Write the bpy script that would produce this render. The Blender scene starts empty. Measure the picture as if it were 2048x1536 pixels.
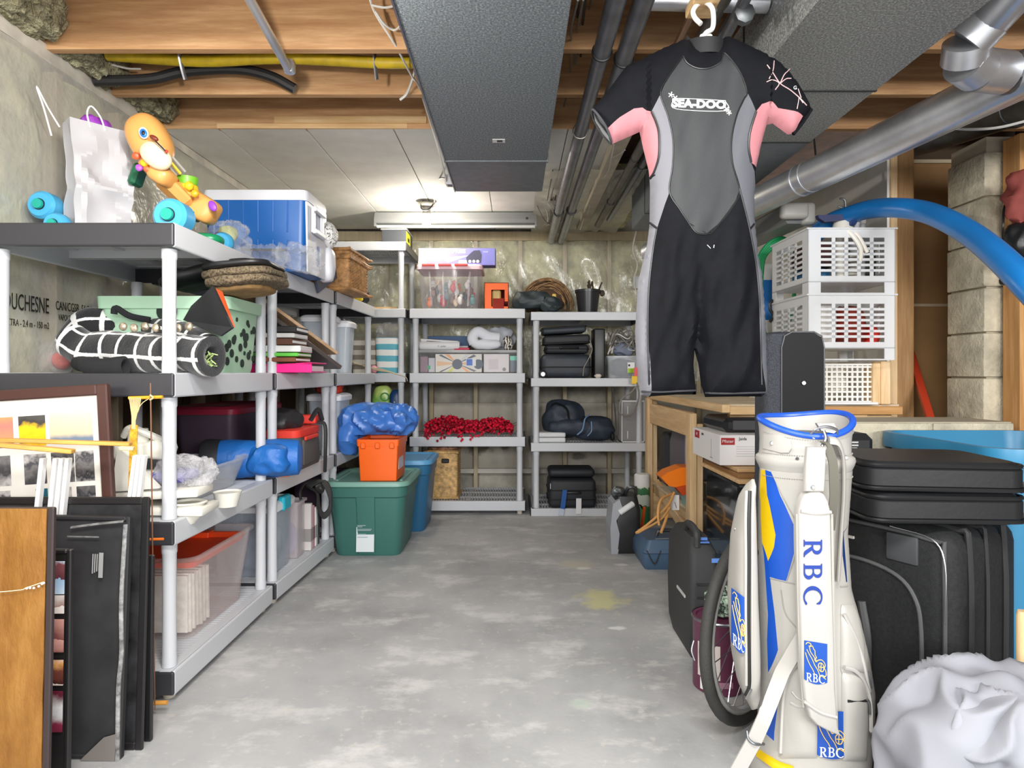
import bpy, bmesh, math, random
import numpy as np
from mathutils import Vector as V, Matrix, noise, geometry
PI = math.pi
SC = bpy.context.scene
COL = SC.collection
rnd = random.Random(7)

# ---------------------------------------------------------------- camera, world, lights, exposure
F, H, CX, CY = 1276.0, 1.085, 1030.0, 747.0      # focal length in px of a 2048 px frame, eye height, vanishing point
cam = bpy.data.cameras.new('camera'); cam_o = bpy.data.objects.new('camera', cam); COL.objects.link(cam_o)
cam.sensor_width = 36; cam.lens = 36 * F / 2048
cam.shift_x = -(CX - 1024) / 2048; cam.shift_y = -(768 - CY) / 2048
cam.clip_start = 0.02
cam_o.location = (0, 0, H); cam_o.rotation_euler = (PI / 2, 0, 0)
SC.camera = cam_o
W_ = bpy.data.worlds.new('world'); SC.world = W_; W_.use_nodes = True
W_.node_tree.nodes['Background'].inputs[0].default_value = (0.95, 0.97, 1.0, 1)
W_.node_tree.nodes['Background'].inputs[1].default_value = 0.75
def light(kind, loc, power, col=(1, 1, 1), size=.05, rot=None, size_y=None):
    l = bpy.data.lights.new('bulb_and_fill_light', kind); l.energy = power; l.color = col
    if kind == 'AREA':
        l.size = size
        if size_y: l.shape = 'RECTANGLE'; l.size_y = size_y
    else: l.shadow_soft_size = size
    o = bpy.data.objects.new('bulb_and_fill_light', l); COL.objects.link(o); o.location = loc
    if rot: o.rotation_euler = rot
    return o
light('AREA', (2.0, -2.9, 1.75), 120, (1, .985, .965), 2.4, (math.radians(88), 0, math.radians(22)), .7)  # wide fill light added far behind the viewer, evens out near and far
light('AREA', (-1.6, -2.9, 1.8), 60, (1, .985, .965), 1.6, (math.radians(88), 0, math.radians(-18)), .7)    # matching fill light added on the left, behind the viewer
light('POINT', (-.66, .95, 2.0), 4, (1, .96, .90), .05)                                   # extra point light added as fill, out of frame
light('POINT', (-.66, 1.45, 1.95), 22, (1, .95, .88), .035)                                 # bulb between the joists, just above the frame
light('POINT', (.35, .2, 2.25), 9, (1, .96, .90), .10)                                     # point light added over the aisle to brighten the left shelf fronts
light('AREA', (.0, .1, 2.3), 44, (1, .985, .96), 1.3, (math.radians(14), 0, 0), .5)             # overhead area light added as fill, mostly for the floor
vs = SC.view_settings
vs.view_transform = 'Standard'; vs.look = 'None'; vs.gamma = 1; vs.use_curve_mapping = False; vs.exposure = 0.72
SC.cycles.max_bounces = 10; SC.cycles.transparent_max_bounces = 16
SC.cycles.diffuse_bounces = 5; SC.cycles.glossy_bounces = 4; SC.cycles.caustics_reflective = False; SC.cycles.caustics_refractive = False

# ---------------------------------------------------------------- helpers: placing
def at(px, py, d): return V(((px - CX) / F * d, d, H - (py - CY) / F * d))
def X(px, d): return (px - CX) / F * d
def Z(py, d): return H - (py - CY) / F * d
def m_(n, d): return n / F * d

# ---------------------------------------------------------------- helpers: materials
def lin(c):
    f = lambda u: u / 12.92 if u <= .04045 else ((u + .055) / 1.055) ** 2.4
    return tuple(f(v / 255) for v in c[:3]) + (1,)
MATS = {}
def _new(name):
    m = bpy.data.materials.new(name); m.use_nodes = True; MATS[name] = m
    nt = m.node_tree
    return m, nt, nt.nodes['Principled BSDF'], nt.nodes['Material Output']
def _coord(nt, sc=(1, 1, 1), rot=(0, 0, 0)):
    tc = nt.nodes.new('ShaderNodeTexCoord'); mp = nt.nodes.new('ShaderNodeMapping')
    mp.inputs['Scale'].default_value = sc; mp.inputs['Rotation'].default_value = rot
    nt.links.new(tc.outputs['Object'], mp.inputs[0]); return mp.outputs[0]
def _noise(nt, vec, scale, detail=4, rough=.6):
    n = nt.nodes.new('ShaderNodeTexNoise'); n.inputs['Scale'].default_value = scale
    n.inputs['Detail'].default_value = detail; n.inputs['Roughness'].default_value = rough
    nt.links.new(vec, n.inputs['Vector']); return n.outputs['Fac']
def _ramp(nt, fac, stops, const=False):
    r = nt.nodes.new('ShaderNodeValToRGB'); e = r.color_ramp
    if const: e.interpolation = 'CONSTANT'
    while len(e.elements) < len(stops): e.elements.new(0.5)
    for el, (p, c) in zip(e.elements, stops): el.position = p; el.color = lin(c)
    nt.links.new(fac, r.inputs[0]); return r.outputs[0]
def _bump(nt, bs, fac, strength, dist=.01):
    b = nt.nodes.new('ShaderNodeBump'); b.inputs['Strength'].default_value = strength; b.inputs['Distance'].default_value = dist
    nt.links.new(fac, b.inputs['Height']); nt.links.new(b.outputs[0], bs.inputs['Normal'])
def mat(name, col, rough=.5, metal=0, var=0, vs=6, bump=0, bs=80, spec=.5, coat=0, bsc=(1, 1, 1), sheen=0, dist=.004):
    if name in MATS: return MATS[name]
    m, nt, b, out = _new(name)
    b.inputs['Base Color'].default_value = lin(col); b.inputs['Roughness'].default_value = rough
    b.inputs['Metallic'].default_value = metal; b.inputs['Specular IOR Level'].default_value = spec
    b.inputs['Coat Weight'].default_value = coat; b.inputs['Sheen Weight'].default_value = sheen
    if var:
        f = _noise(nt, _coord(nt), vs, 5)
        lo = tuple(max(0, c * (1 - var)) for c in col); hi = tuple(min(255, c * (1 + var * .6)) for c in col)
        nt.links.new(_ramp(nt, f, [(.3, lo), (.7, hi)]), b.inputs['Base Color'])
    if bump: _bump(nt, b, _noise(nt, _coord(nt, bsc), bs, 3), bump, dist)
    return m
def ramp(name, stops, axis=0, period=1.0, off=0., const=True, rough=.6, wob=0, wobs=6, bump=0, bs=200):
    """printed or woven bands along an object axis"""
    if name in MATS: return MATS[name]
    m, nt, b, out = _new(name); b.inputs['Roughness'].default_value = rough
    co = _coord(nt)
    sp = nt.nodes.new('ShaderNodeSeparateXYZ'); nt.links.new(co, sp.inputs[0]); val = sp.outputs[axis]
    def math_(op, a, bb):
        n = nt.nodes.new('ShaderNodeMath'); n.operation = op
        for i, v in enumerate((a, bb)):
            if v is None: continue
            if isinstance(v, (int, float)): n.inputs[i].default_value = v
            else: nt.links.new(v, n.inputs[i])
        return n.outputs[0]
    if wob: val = math_('ADD', val, math_('MULTIPLY', math_('SUBTRACT', _noise(nt, co, wobs, 4), .5), wob))
    val = math_('FRACT', math_('ADD', math_('DIVIDE', val, period), off), None)
    nt.links.new(_ramp(nt, val, stops, const), b.inputs['Base Color'])
    if bump: _bump(nt, b, _noise(nt, co, bs, 2), bump)
    return m
def wood(name, c1, c2, axis=0, rough=.6, sc=1.0):
    if name in MATS: return MATS[name]
    m, nt, b, out = _new(name); b.inputs['Roughness'].default_value = rough
    s = [14 * sc] * 3; s[axis] = 1.1 * sc
    f = _noise(nt, _coord(nt, s), 2.4, 7, .65)
    mid = tuple((a + c) / 2 for a, c in zip(c1, c2))
    nt.links.new(_ramp(nt, f, [(.28, c2), (.5, mid), (.68, c1)]), b.inputs['Base Color'])
    _bump(nt, b, f, .25, .003)
    return m
def clear(name, tint=(225, 230, 235), fac=.28, rough=.12, wr=0, wrs=20, coat=0, wsc=(1, 1, 1)):
    """see-through plastic: part of the light passes, part is reflected by a pale glossy surface"""
    if name in MATS: return MATS[name]
    m, nt, b, out = _new(name)
    b.inputs['Base Color'].default_value = lin(tint); b.inputs['Roughness'].default_value = rough
    t = nt.nodes.new('ShaderNodeBsdfTransparent'); mx = nt.nodes.new('ShaderNodeMixShader')
    fr = nt.nodes.new('ShaderNodeLayerWeight'); fr.inputs[0].default_value = .25
    a = nt.nodes.new('ShaderNodeMath'); a.operation = 'MULTIPLY_ADD'; a.use_clamp = True
    a.inputs[1].default_value = .4; a.inputs[2].default_value = fac
    nt.links.new(fr.outputs['Facing'], a.inputs[0]); nt.links.new(a.outputs[0], mx.inputs[0])
    nt.links.new(t.outputs[0], mx.inputs[1]); nt.links.new(b.outputs[0], mx.inputs[2]); nt.links.new(mx.outputs[0], out.inputs[0])
    if coat: b.inputs['Coat Weight'].default_value = coat; b.inputs['Coat Roughness'].default_value = rough * .6; b.inputs['Specular IOR Level'].default_value = 1
    if wr: _bump(nt, b, _noise(nt, _coord(nt, wsc, (0, .5, 0) if wsc != (1, 1, 1) else (0, 0, 0)), wrs, 4, .7), wr, .02)
    return m
def glow(name, col, st):
    m, nt, b, out = _new(name); b.inputs['Emission Color'].default_value = lin(col); b.inputs['Emission Strength'].default_value = st
    return m

# ---------------------------------------------------------------- helpers: meshes
def W(o):
    m = o.matrix_basis.copy()
    while o.parent: o = o.parent; m = o.matrix_basis @ m
    return m
def tag(o, label=None, cat=None, group=None, kind=None):
    if label: o['label'] = label
    if cat: o['category'] = cat
    if group: o['group'] = group
    if kind: o['kind'] = kind
    return o
def thing(name, label, cat, loc=(0, 0, 0), rz=0, group=None, rot=None):
    o = bpy.data.objects.new(name, None); COL.objects.link(o); o.empty_display_size = .05
    o.location = loc; o.rotation_euler = rot if rot else (0, 0, rz)
    o.matrix_basis = Matrix.LocRotScale(V(loc), o.rotation_euler, None)
    return tag(o, label, cat, group)
def copy_tree(o, parent=None):
    c = o.copy(); COL.objects.link(c)
    if parent: c.parent = parent
    for ch in o.children: copy_tree(ch, c)
    return c
def rrect(w, d, r, n=4):
    r = min(r, w / 2 - 1e-4, d / 2 - 1e-4); P = []
    for cx, cy, a0 in ((w/2-r, d/2-r, 0), (-w/2+r, d/2-r, PI/2), (-w/2+r, -d/2+r, PI), (w/2-r, -d/2+r, 1.5*PI)):
        for i in range(n + 1):
            a = a0 + PI / 2 * i / n; P.append((cx + r * math.cos(a), cy + r * math.sin(a)))
    return P
def catmull(P, k=6, closed=False):
    P = [V(p) for p in P]; n = len(P); out = []
    if n < 3 and not closed: return P
    for i in range(n if closed else n - 1):
        p0 = P[(i - 1) % n] if closed or i > 0 else P[0] * 2 - P[1]
        p1, p2 = P[i], P[(i + 1) % n]
        p3 = P[(i + 2) % n] if closed or i + 2 < n else P[-1] * 2 - P[-2]
        for j in range(k):
            t = j / k
            out.append(.5 * ((2 * p1) + (p2 - p0) * t + (2 * p0 - 5 * p1 + 4 * p2 - p3) * t * t + (3 * p1 - p0 - 3 * p2 + p3) * t ** 3))
    if not closed: out.append(P[-1])
    return out
class MB:
    def __init__(s, *mats):
        s.bm = bmesh.new(); s.mats = list(mats) or [None]; s.i = 0
    def use(s, m):
        if m not in s.mats: s.mats.append(m)
        s.i = s.mats.index(m); return s
    def face(s, vs):
        try: f = s.bm.faces.new(vs)
        except ValueError: return None
        f.material_index = s.i; return f
    def _merge(s, b, M=None):
        me = bpy.data.meshes.new('t'); b.to_mesh(me); b.free()
        if M is not None: me.transform(M)
        n0 = len(s.bm.faces); s.bm.from_mesh(me); bpy.data.meshes.remove(me)
        s.bm.faces.ensure_lookup_table()
        for f in s.bm.faces[n0:]: f.material_index = s.i
    def box(s, c, size, bev=0, rz=0, rot=None, seg=1):
        b = bmesh.new(); bmesh.ops.create_cube(b, size=1, matrix=Matrix.Diagonal((size[0], size[1], size[2], 1)))
        if bev: bmesh.ops.bevel(b, geom=b.edges[:], offset=min(bev, min(size) * .49), segments=seg, affect='EDGES', profile=.5)
        R = (rot if isinstance(rot, Matrix) else Matrix.Rotation(rz, 4, 'Z') if rot is None else Matrix.LocRotScale(None, __import__('mathutils').Euler(rot), None))
        s._merge(b, Matrix.Translation(V(c)) @ R); return s
    def b2(s, x0, x1, y0, y1, z0, z1, bev=0, seg=1):
        return s.box(((x0+x1)/2, (y0+y1)/2, (z0+z1)/2), (abs(x1-x0), abs(y1-y0), abs(z1-z0)), bev, seg=seg)
    def beam(s, p, q, w, h, bev=0, up=(0, 0, 1)):
        p, q = V(p), V(q); y = (q - p); L = y.length; y.normalize(); x = y.cross(V(up)).normalized(); z = x.cross(y)
        R = Matrix((x, y, z)).transposed().to_4x4()
        return s.box((p + q) / 2, (w, L, h), bev, rot=R)
    def rings(s, R, closed=True, cap0=True, cap1=True):
        rs = [[s.bm.verts.new(p) for p in r] for r in R]; n = len(rs[0])
        for a, b in zip(rs, rs[1:]):
            for j in range(n if closed else n - 1):
                s.face((a[j], a[(j+1) % n], b[(j+1) % n], b[j]))
        if cap0 and closed: s.face(rs[0][::-1])
        if cap1 and closed: s.face(rs[-1])
        return s
    def loft(s, secs, c=(0, 0, 0), cap0=True, cap1=True, n=4):
        """secs: (w, d, z, r[, dx, dy]) rounded rectangles"""
        R = []
        for q in secs:
            w, d, z, r = q[:4]; dx, dy = (q[4], q[5]) if len(q) > 4 else (0, 0)
            R.append([(c[0] + x + dx, c[1] + y + dy, c[2] + z) for x, y in rrect(w, d, r, n)])
        return s.rings(R, True, cap0, cap1)
    def lathe(s, prof, c=(0, 0, 0), n=24, axis='Z', cap0=True, cap1=True, M=None):
        R = []
        for r, z in prof:
            ring = []
            for i in range(n):
                a = 2 * PI * i / n; p = V((max(r, 1e-4) * math.cos(a), max(r, 1e-4) * math.sin(a), z))
                if axis == 'X': p = V((p.z, p.x, p.y))
                elif axis == 'Y': p = V((p.y, p.z, p.x))
                if M is not None: p = M @ p
                ring.append(p + V(c))
            R.append(ring)
        return s.rings(R, True, cap0, cap1)
    def tube(s, P, r, n=8, k=5, closed=False, smooth=True, flat=1.0):
        P = catmull(P, k, closed) if smooth else [V(p) for p in P]
        N = len(P); rr = r if isinstance(r, (list, tuple)) else None
        T = []
        for i in range(N):
            a = P[(i - 1) % N] if closed or i else P[0]; b = P[(i + 1) % N] if closed or i < N - 1 else P[-1]
            T.append((b - a).normalized() if (b - a).length > 1e-9 else V((0, 0, 1)))
        u = T[0].orthogonal().normalized(); R = []
        for i in range(N):
            u = (u - T[i] * u.dot(T[i])); u = u.normalized() if u.length > 1e-6 else T[i].orthogonal().normalized()
            v = T[i].cross(u)
            q = r if rr is None else rr[0] + (rr[-1] - rr[0]) * i / (N - 1) if len(rr) == 2 else np.interp(i / (N - 1), np.linspace(0, 1, len(rr)), rr)
            R.append([P[i] + (u * math.cos(2*PI*j/n) + v * math.sin(2*PI*j/n) * flat) * q for j in range(n)])
        if closed: R.append(R[0])
        return s.rings(R, True, not closed, not closed)
    def cyl(s, p, q, r, n=16, r2=None):
        p, q = V(p), V(q); t = (q - p).normalized(); u = t.orthogonal().normalized(); v = t.cross(u)
        return s.rings([[o + (u*math.cos(2*PI*j/n) + v*math.sin(2*PI*j/n)) * rr for j in range(n)] for o, rr in ((p, r), (q, r if r2 is None else r2))])
    def sheet(s, fn, nu, nv, thick=0):
        G = [[V(fn(i / nu, j / nv)) for j in range(nv + 1)] for i in range(nu + 1)]
        A = [[s.bm.verts.new(p) for p in r] for r in G]
        for i in range(nu):
            for j in range(nv): s.face((A[i][j], A[i+1][j], A[i+1][j+1], A[i][j+1]))
        if thick:
            B = []
            for i in range(nu + 1):
                r = []
                for j in range(nv + 1):
                    du = G[min(i+1, nu)][j] - G[max(i-1, 0)][j]; dv = G[i][min(j+1, nv)] - G[i][max(j-1, 0)]
                    n = du.cross(dv); n = n.normalized() if n.length > 1e-12 else V((0, 0, 1))
                    r.append(s.bm.verts.new(G[i][j] - n * thick))
                B.append(r)
            for i in range(nu):
                for j in range(nv): s.face((B[i][j], B[i][j+1], B[i+1][j+1], B[i+1][j]))
            for i in range(nu):
                s.face((A[i][0], B[i][0], B[i+1][0], A[i+1][0])); s.face((A[i][nv], A[i+1][nv], B[i+1][nv], B[i][nv]))
            for j in range(nv):
                s.face((A[0][j], A[0][j+1], B[0][j+1], B[0][j])); s.face((A[nu][j], B[nu][j], B[nu][j+1], A[nu][j+1]))
        return s
    def blob(s, c, size, p=3.0, amp=.1, sc=4, seed=0, cuts=14, ridge=.5, flat=None, M=None, shape=None, amp2=0):
        """cloth, bag or cushion: a rounded box pushed about by ridged noise"""
        b = bmesh.new(); bmesh.ops.create_cube(b, size=2)
        bmesh.ops.subdivide_edges(b, edges=b.edges[:], cuts=cuts, use_grid_fill=True)
        h = V(size) / 2; mn = min(size)
        for v in b.verts:
            q = v.co.copy(); q = V((math.sin(q.x*PI/4)*1.4142, math.sin(q.y*PI/4)*1.4142, math.sin(q.z*PI/4)*1.4142))
            l = (abs(q.x)**p + abs(q.y)**p + abs(q.z)**p) ** (1 / p); q /= l
            w = V((q.x*h.x, q.y*h.y, q.z*h.z))
            if shape: w = V(shape(w))
            nn = noise.noise(w * sc + V((seed*7.3, seed*3.1, seed))); rr = (1 - abs(noise.noise(w * sc * 1.7 + V((seed, seed*5, 2))))*2)
            k = amp * ((1 - ridge) * nn + ridge * (rr - .5)) + amp2 * noise.noise(w * sc * 5)
            w += q.normalized() * (k * mn)
            if flat is not None and w.z < -h.z * flat: w.z = -h.z * flat
            v.co = w
        s._merge(b, Matrix.Translation(V(c)) @ (M if M is not None else Matrix())); return s
    def prism(s, poly, fn, depth, both=True):
        """poly: 2D points; fn maps (u, v, w) to 3D with w the depth"""
        n = len(poly)
        a = [s.bm.verts.new(fn(p[0], p[1], 0)) for p in poly]; b = [s.bm.verts.new(fn(p[0], p[1], depth)) for p in poly]
        s.face(a); s.face(b[::-1])
        for i in range(n): s.face((a[i], b[i], b[(i+1) % n], a[(i+1) % n]))
        return s
    def out(s, name, parent=None, smooth=False, world=False, kind=None, ang=35, label=None, sub=0):
        bmesh.ops.recalc_face_normals(s.bm, faces=s.bm.faces[:]) if smooth != 'keep' else None
        if world and parent: s.bm.transform(W(parent).inverted())
        me = bpy.data.meshes.new(name); s.bm.to_mesh(me); s.bm.free()
        for m in s.mats: me.materials.append(m)
        if smooth:
            me.shade_smooth(); me.set_sharp_from_angle(angle=math.radians(ang))
        o = bpy.data.objects.new(name, me); COL.objects.link(o)
        if parent: o.parent = parent
        if sub:
            md = o.modifiers.new('s', 'SUBSURF'); md.levels = md.render_levels = sub
        if kind: o['kind'] = kind
        if label: o['label'] = label
        return o
def dup(o, parent, loc=None, rot=None):
    c = o.copy(); COL.objects.link(c); c.parent = parent
    if loc is not None: c.location = loc
    if rot is not None: c.rotation_euler = rot
    return c
def text(body, size, M, m, parent, name='lettering', sx=1.0, shear=0, ext=.0004, align='CENTER', label=None, warp=None, bold=0):
    """flat lettering; M takes the text plane (x right, y up) to the world"""
    cu = bpy.data.curves.new('t', 'FONT'); cu.body = body; cu.size = size; cu.extrude = ext; cu.shear = shear; cu.offset = bold
    cu.align_x = align; cu.align_y = 'CENTER'; cu.resolution_u = 3
    o = bpy.data.objects.new('t', cu); me = bpy.data.meshes.new_from_object(o); bpy.data.objects.remove(o)
    return _flatmesh(me, M @ Matrix.Diagonal((sx, 1, 1, 1)), m, parent, name, label, warp)
def _flatmesh(me, M, m, parent, name, label=None, warp=None):
    me.transform(M)
    if warp:
        for v in me.vertices: v.co = warp(v.co)
    if parent: me.transform(W(parent).inverted())
    me.name = name; me.materials.clear(); me.materials.append(m)
    r = bpy.data.objects.new(name, me); COL.objects.link(r); r.parent = parent
    if label: r['label'] = label
    return r
def shapes(polys, M, m, parent, name, warp=None, ext=.0004, label=None):
    """filled outlines (holes by overlap) as flat pieces"""
    cu = bpy.data.curves.new('t', 'CURVE'); cu.dimensions = '2D'; cu.fill_mode = 'BOTH'; cu.extrude = ext
    for P in polys:
        sp = cu.splines.new('POLY'); sp.points.add(len(P) - 1); sp.use_cyclic_u = True
        for q, p in zip(sp.points, P): q.co = (p[0], p[1], 0, 1)
    o = bpy.data.objects.new('t', cu); me = bpy.data.meshes.new_from_object(o); bpy.data.objects.remove(o)
    return _flatmesh(me, M, m, parent, name, label, warp)
def facing(p, yaw=0, pitch=0, roll=0):
    """matrix for a text plane at p that faces the -Y side"""
    return Matrix.Translation(V(p)) @ Matrix.Rotation(yaw, 4, 'Z') @ Matrix.Rotation(PI/2 + pitch, 4, 'X') @ Matrix.Rotation(roll, 4, 'Z')

# ---------------------------------------------------------------- shared materials
M_white = mat('white_plastic', (200, 203, 208), .42, spec=.4)
M_dark = mat('charcoal_plastic', (52, 52, 56), .38)
M_steel = mat('steel', (190, 192, 196), .3, 1)
M_black = mat('black_plastic', (22, 23, 25), .4)
M_pine = wood('pine_lumber', (240, 210, 166), (208, 168, 118), 1)
M_pinez = wood('pine_lumber_upright', (240, 212, 170), (210, 172, 122), 2)
M_pinex = wood('pine_lumber_across', (234, 202, 154), (200, 158, 106), 0)
M_joist = wood('joist_timber', (216, 174, 128), (170, 124, 82), 0, .7)
M_clear = clear('clear_plastic')
M_bag = clear('clear_bag', (235, 238, 242), .14, .08, .9, 28)
M_paper = mat('white_paper', (232, 232, 234), .75)
# ================================================================ the room
YB = 5.66; XL = -1.86; ZC = 2.36; XR = 1.93
def stains(nt, co, last, spots, ax=(0, 1)):
    """ragged elliptical stains mixed over a colour, in object coordinates"""
    for (cx, cy, rx, ry, c, k) in spots:
        mp = nt.nodes.new('ShaderNodeMapping'); mp.vector_type = 'TEXTURE'; L = [0, 0, 0]; S = [1e3] * 3
        L[ax[0]], L[ax[1]] = cx, cy; S[ax[0]], S[ax[1]] = rx, ry
        mp.inputs['Location'].default_value = L; mp.inputs['Scale'].default_value = S
        nt.links.new(co, mp.inputs[0])
        ln = nt.nodes.new('ShaderNodeVectorMath'); ln.operation = 'LENGTH'; nt.links.new(mp.outputs[0], ln.inputs[0])
        ad = nt.nodes.new('ShaderNodeMath'); ad.operation = 'ADD'; nt.links.new(ln.outputs['Value'], ad.inputs[0]); nt.links.new(_noise(nt, co, 9, 4), ad.inputs[1])
        r = _ramp(nt, ad.outputs[0], [(.75, (255, 255, 255)), (1.0, (0, 0, 0))])
        q = nt.nodes.new('ShaderNodeMath'); q.operation = 'MULTIPLY'; q.inputs[1].default_value = k; nt.links.new(r, q.inputs[0])
        mm = nt.nodes.new('ShaderNodeMix'); mm.data_type = 'RGBA'; mm.inputs[7].default_value = lin(c)
        nt.links.new(q.outputs[0], mm.inputs[0]); nt.links.new(last, mm.inputs[6]); last = mm.outputs[2]
    return last
def floor_mat():
    m, nt, b, out = _new('concrete_floor'); b.inputs['Roughness'].default_value = .62
    co = _coord(nt)
    base = _ramp(nt, _noise(nt, co, 1.6, 8, .62), [(.30, (142, 143, 144)), (.5, (166, 167, 168)), (.72, (184, 184, 183))])
    pat = _ramp(nt, _noise(nt, _coord(nt, (1.2, 1.9, 1)), 2.9, 10, .68), [(.52, (0, 0, 0)), (.64, (255, 255, 255))])
    sp = _ramp(nt, _noise(nt, co, 26, 3, .5), [(.62, (0, 0, 0)), (.70, (255, 255, 255))])
    mx = nt.nodes.new('ShaderNodeMix'); mx.data_type = 'RGBA'; mx.inputs[7].default_value = lin((212, 211, 207))
    mu = nt.nodes.new('ShaderNodeMath'); mu.operation = 'MULTIPLY'; mu.inputs[1].default_value = .55
    nt.links.new(pat, mu.inputs[0]); nt.links.new(mu.outputs[0], mx.inputs[0]); nt.links.new(base, mx.inputs[6])
    m2 = nt.nodes.new('ShaderNodeMix'); m2.data_type = 'RGBA'; m2.inputs[7].default_value = lin((205, 200, 190))
    mu2 = nt.nodes.new('ShaderNodeMath'); mu2.operation = 'MULTIPLY'; mu2.inputs[1].default_value = .35
    nt.links.new(sp, mu2.inputs[0]); nt.links.new(mu2.outputs[0], m2.inputs[0]); nt.links.new(mx.outputs[2], m2.inputs[6])
    # old pale yellow stain and pale paint marks on the slab
    # old pale yellow stain and pale paint marks on the slab
    last = stains(nt, co, m2.outputs[2], ((.42, 3.05, .26, .34, (206, 202, 148), .8), (.43, 2.72, .10, .05, (222, 226, 222), .8), (.36, 3.62, .22, .2, (198, 194, 172), .7),
                                   (.22, 2.10, .09, .07, (176, 190, 178), .7), (.98, 3.3, .05, .16, (222, 222, 220), .8), (.38, 3.55, .1, .05, (226, 226, 224), .8), (.6,3.62,.1,.05,(224,222,216),.8)))
    nt.links.new(last, b.inputs['Base Color'])
    _bump(nt, b, _noise(nt, co, 30, 6, .7), .25, .004)
    return m
MB(floor_mat()).b2(XL - .15, 2.9, -1.2, YB + .15, -.1, 0).out('floor', kind='structure')
# --- wall on the left: concrete below, stud wall with insulation behind poly sheet above
M_conc = mat('foundation_concrete', (176, 172, 160), .85, var=.2, vs=5, bump=.3, bs=40)
M_insul = mat('fibreglass_insulation', (192, 188, 150), .9, var=.28, vs=7, bump=.8, bs=22, dist=.02)
M_poly = clear('poly_sheet', (228, 229, 220), .27, .17, 1.0, 5, 1, (2.2, 2.2, .6))
M_stud = wood('wall_stud', (196, 182, 154), (172, 156, 126), 2)
M_brownwall = wood('brown_panel_board', (112, 92, 74), (82, 64, 50), 2)
M_osb = mat('subfloor_board', (96, 66, 42), .8, var=.3, vs=9)
wl = MB(M_conc).b2(XL - .15, XL - .10, -.6, YB + .1, 0, 2.62).out('wall_left', kind='structure')
wb = MB(M_conc).b2(XL - .1, 2.0, YB + .10, YB + .15, 0, 2.62).out('wall_back', kind='structure')
def wrinkle(u, v, s, k):
    q = V((u * 3.2 + s, v * 1.5, s * 2.1))
    return k * ((1 - abs(noise.noise(q * 1.6)) * 2) * .6 + (1 - abs(noise.noise(V((u*9 + v*5, v * 2.0 - u*2, s)))) * 2) * .4)
M_polyl = clear('poly_sheet_foggy', (216, 216, 210), .36, .24, .6, 5, .6)
ZI = 1.05      # where the insulated upper part begins
# left wall: bays along Y, 0.406 m apart
for k in range(14):
    y0 = -.2 + .406 * k; y1 = y0 + .368
    if y1 > YB + .1: y1 = YB + .08
    MB(M_insul).sheet(lambda u, v: (XL - .075 + .055 * math.sin(PI * u) ** .5 + .012 * noise.noise(V((u*4, v*9, k))), y0 + (y1 - y0) * u, ZI + (ZC - .04 - ZI) * v), 8, 24, .02).out('insulation_batt', wl, True, True)
    MB(M_stud).b2(XL - .10, XL - .012, y0 - .038, y0, 0, ZC - .04, .002).out('stud', wl, False, True)
MB(M_polyl).sheet(lambda u, v: (XL + .012 + wrinkle(u * 3, v, 2.2, .022), -.2 + (YB + .15) * u, ZI - .03 + (ZC - .05 - ZI + .03) * v), 90, 26).out('vapor_barrier', wl, True, True)
MB(M_stud).b2(XL - .10, XL + .0, -.2, YB + .1, ZI - .06, ZI - .015).out('sill_plate', wl, False, True)
MB(mat('plate_edge', (196, 190, 178), .7, var=.15)).b2(XL - .09, XL + .018, -.2, YB + .1, ZC - .045, ZC + .02).out('top_plate', wl, False, True)
for k in range(12):
    y0 = -.1 + .48 * k
    MB(M_brownwall).b2(XL - .10, XL - .085, y0, y0 + .474, .02, ZI - .06).out('board_panel', wl, False, True)
M_ink = mat('print_ink', (28, 28, 26), .6)
def left_text(s, size, y, z, sx=1): text(s, size, Matrix.Translation((XL + .035, y, z)) @ Matrix.Rotation(PI/2, 4, 'Z') @ Matrix.Rotation(PI/2, 4, 'X'), M_ink, wl, sx=sx, align='LEFT')
left_text('DUCHESNE', .086, 2.279, 1.345, .50); left_text('CAN/CGSB  51-34M', .05, 2.535, 1.355, .55); left_text('EXTRA - 2.4 m - 150 m2', .036, 2.28, 1.27, .6)
left_text('VAPOUR BARRIER', .034, 2.55, 1.31, .55)
# back wall
nb = 10
for k in range(nb):
    x0 = XL - .05 + .395 * k; x1 = x0 + .36
    MB(M_insul).sheet(lambda u, v: (x0 + (x1 - x0) * u, YB + .06 - .055 * math.sin(PI * u) ** .5 - .012 * noise.noise(V((u*4, v*9, k + 30))), ZI + (ZC - .10 - ZI) * v), 8, 22, -.02).out('insulation_batt', wb, True, True)
    MB(M_stud).b2(x0 - .036, x0, YB - .012, YB + .1, 0, ZC - .1, .002).out('stud', wb, False, True)
    px = x0 - .018
MB(M_poly).sheet(lambda u, v: (XL + (2.0 - XL) * u, YB - .022 - wrinkle(u * 3.4, v, 5.7, .026) - .02 * abs(math.sin(PI * (u * 3.79 / .395 + .05))) ** 2 * v, ZI - .03 + (ZC - .08 - ZI) * v), 200, 44).out('vapor_barrier', wb, True, True)
MB(M_stud).b2(XL, 2.0, YB - .02, YB + .1, ZC - .10, ZC - .02).out('top_plate', wb, False, True)
MB(mat('sill_timber', (176, 160, 132), .8, var=.2)).b2(XL, 2.0, YB - .0, YB + .1, ZI - .06, ZI - .02).out('sill_plate', wb, False, True)
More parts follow.
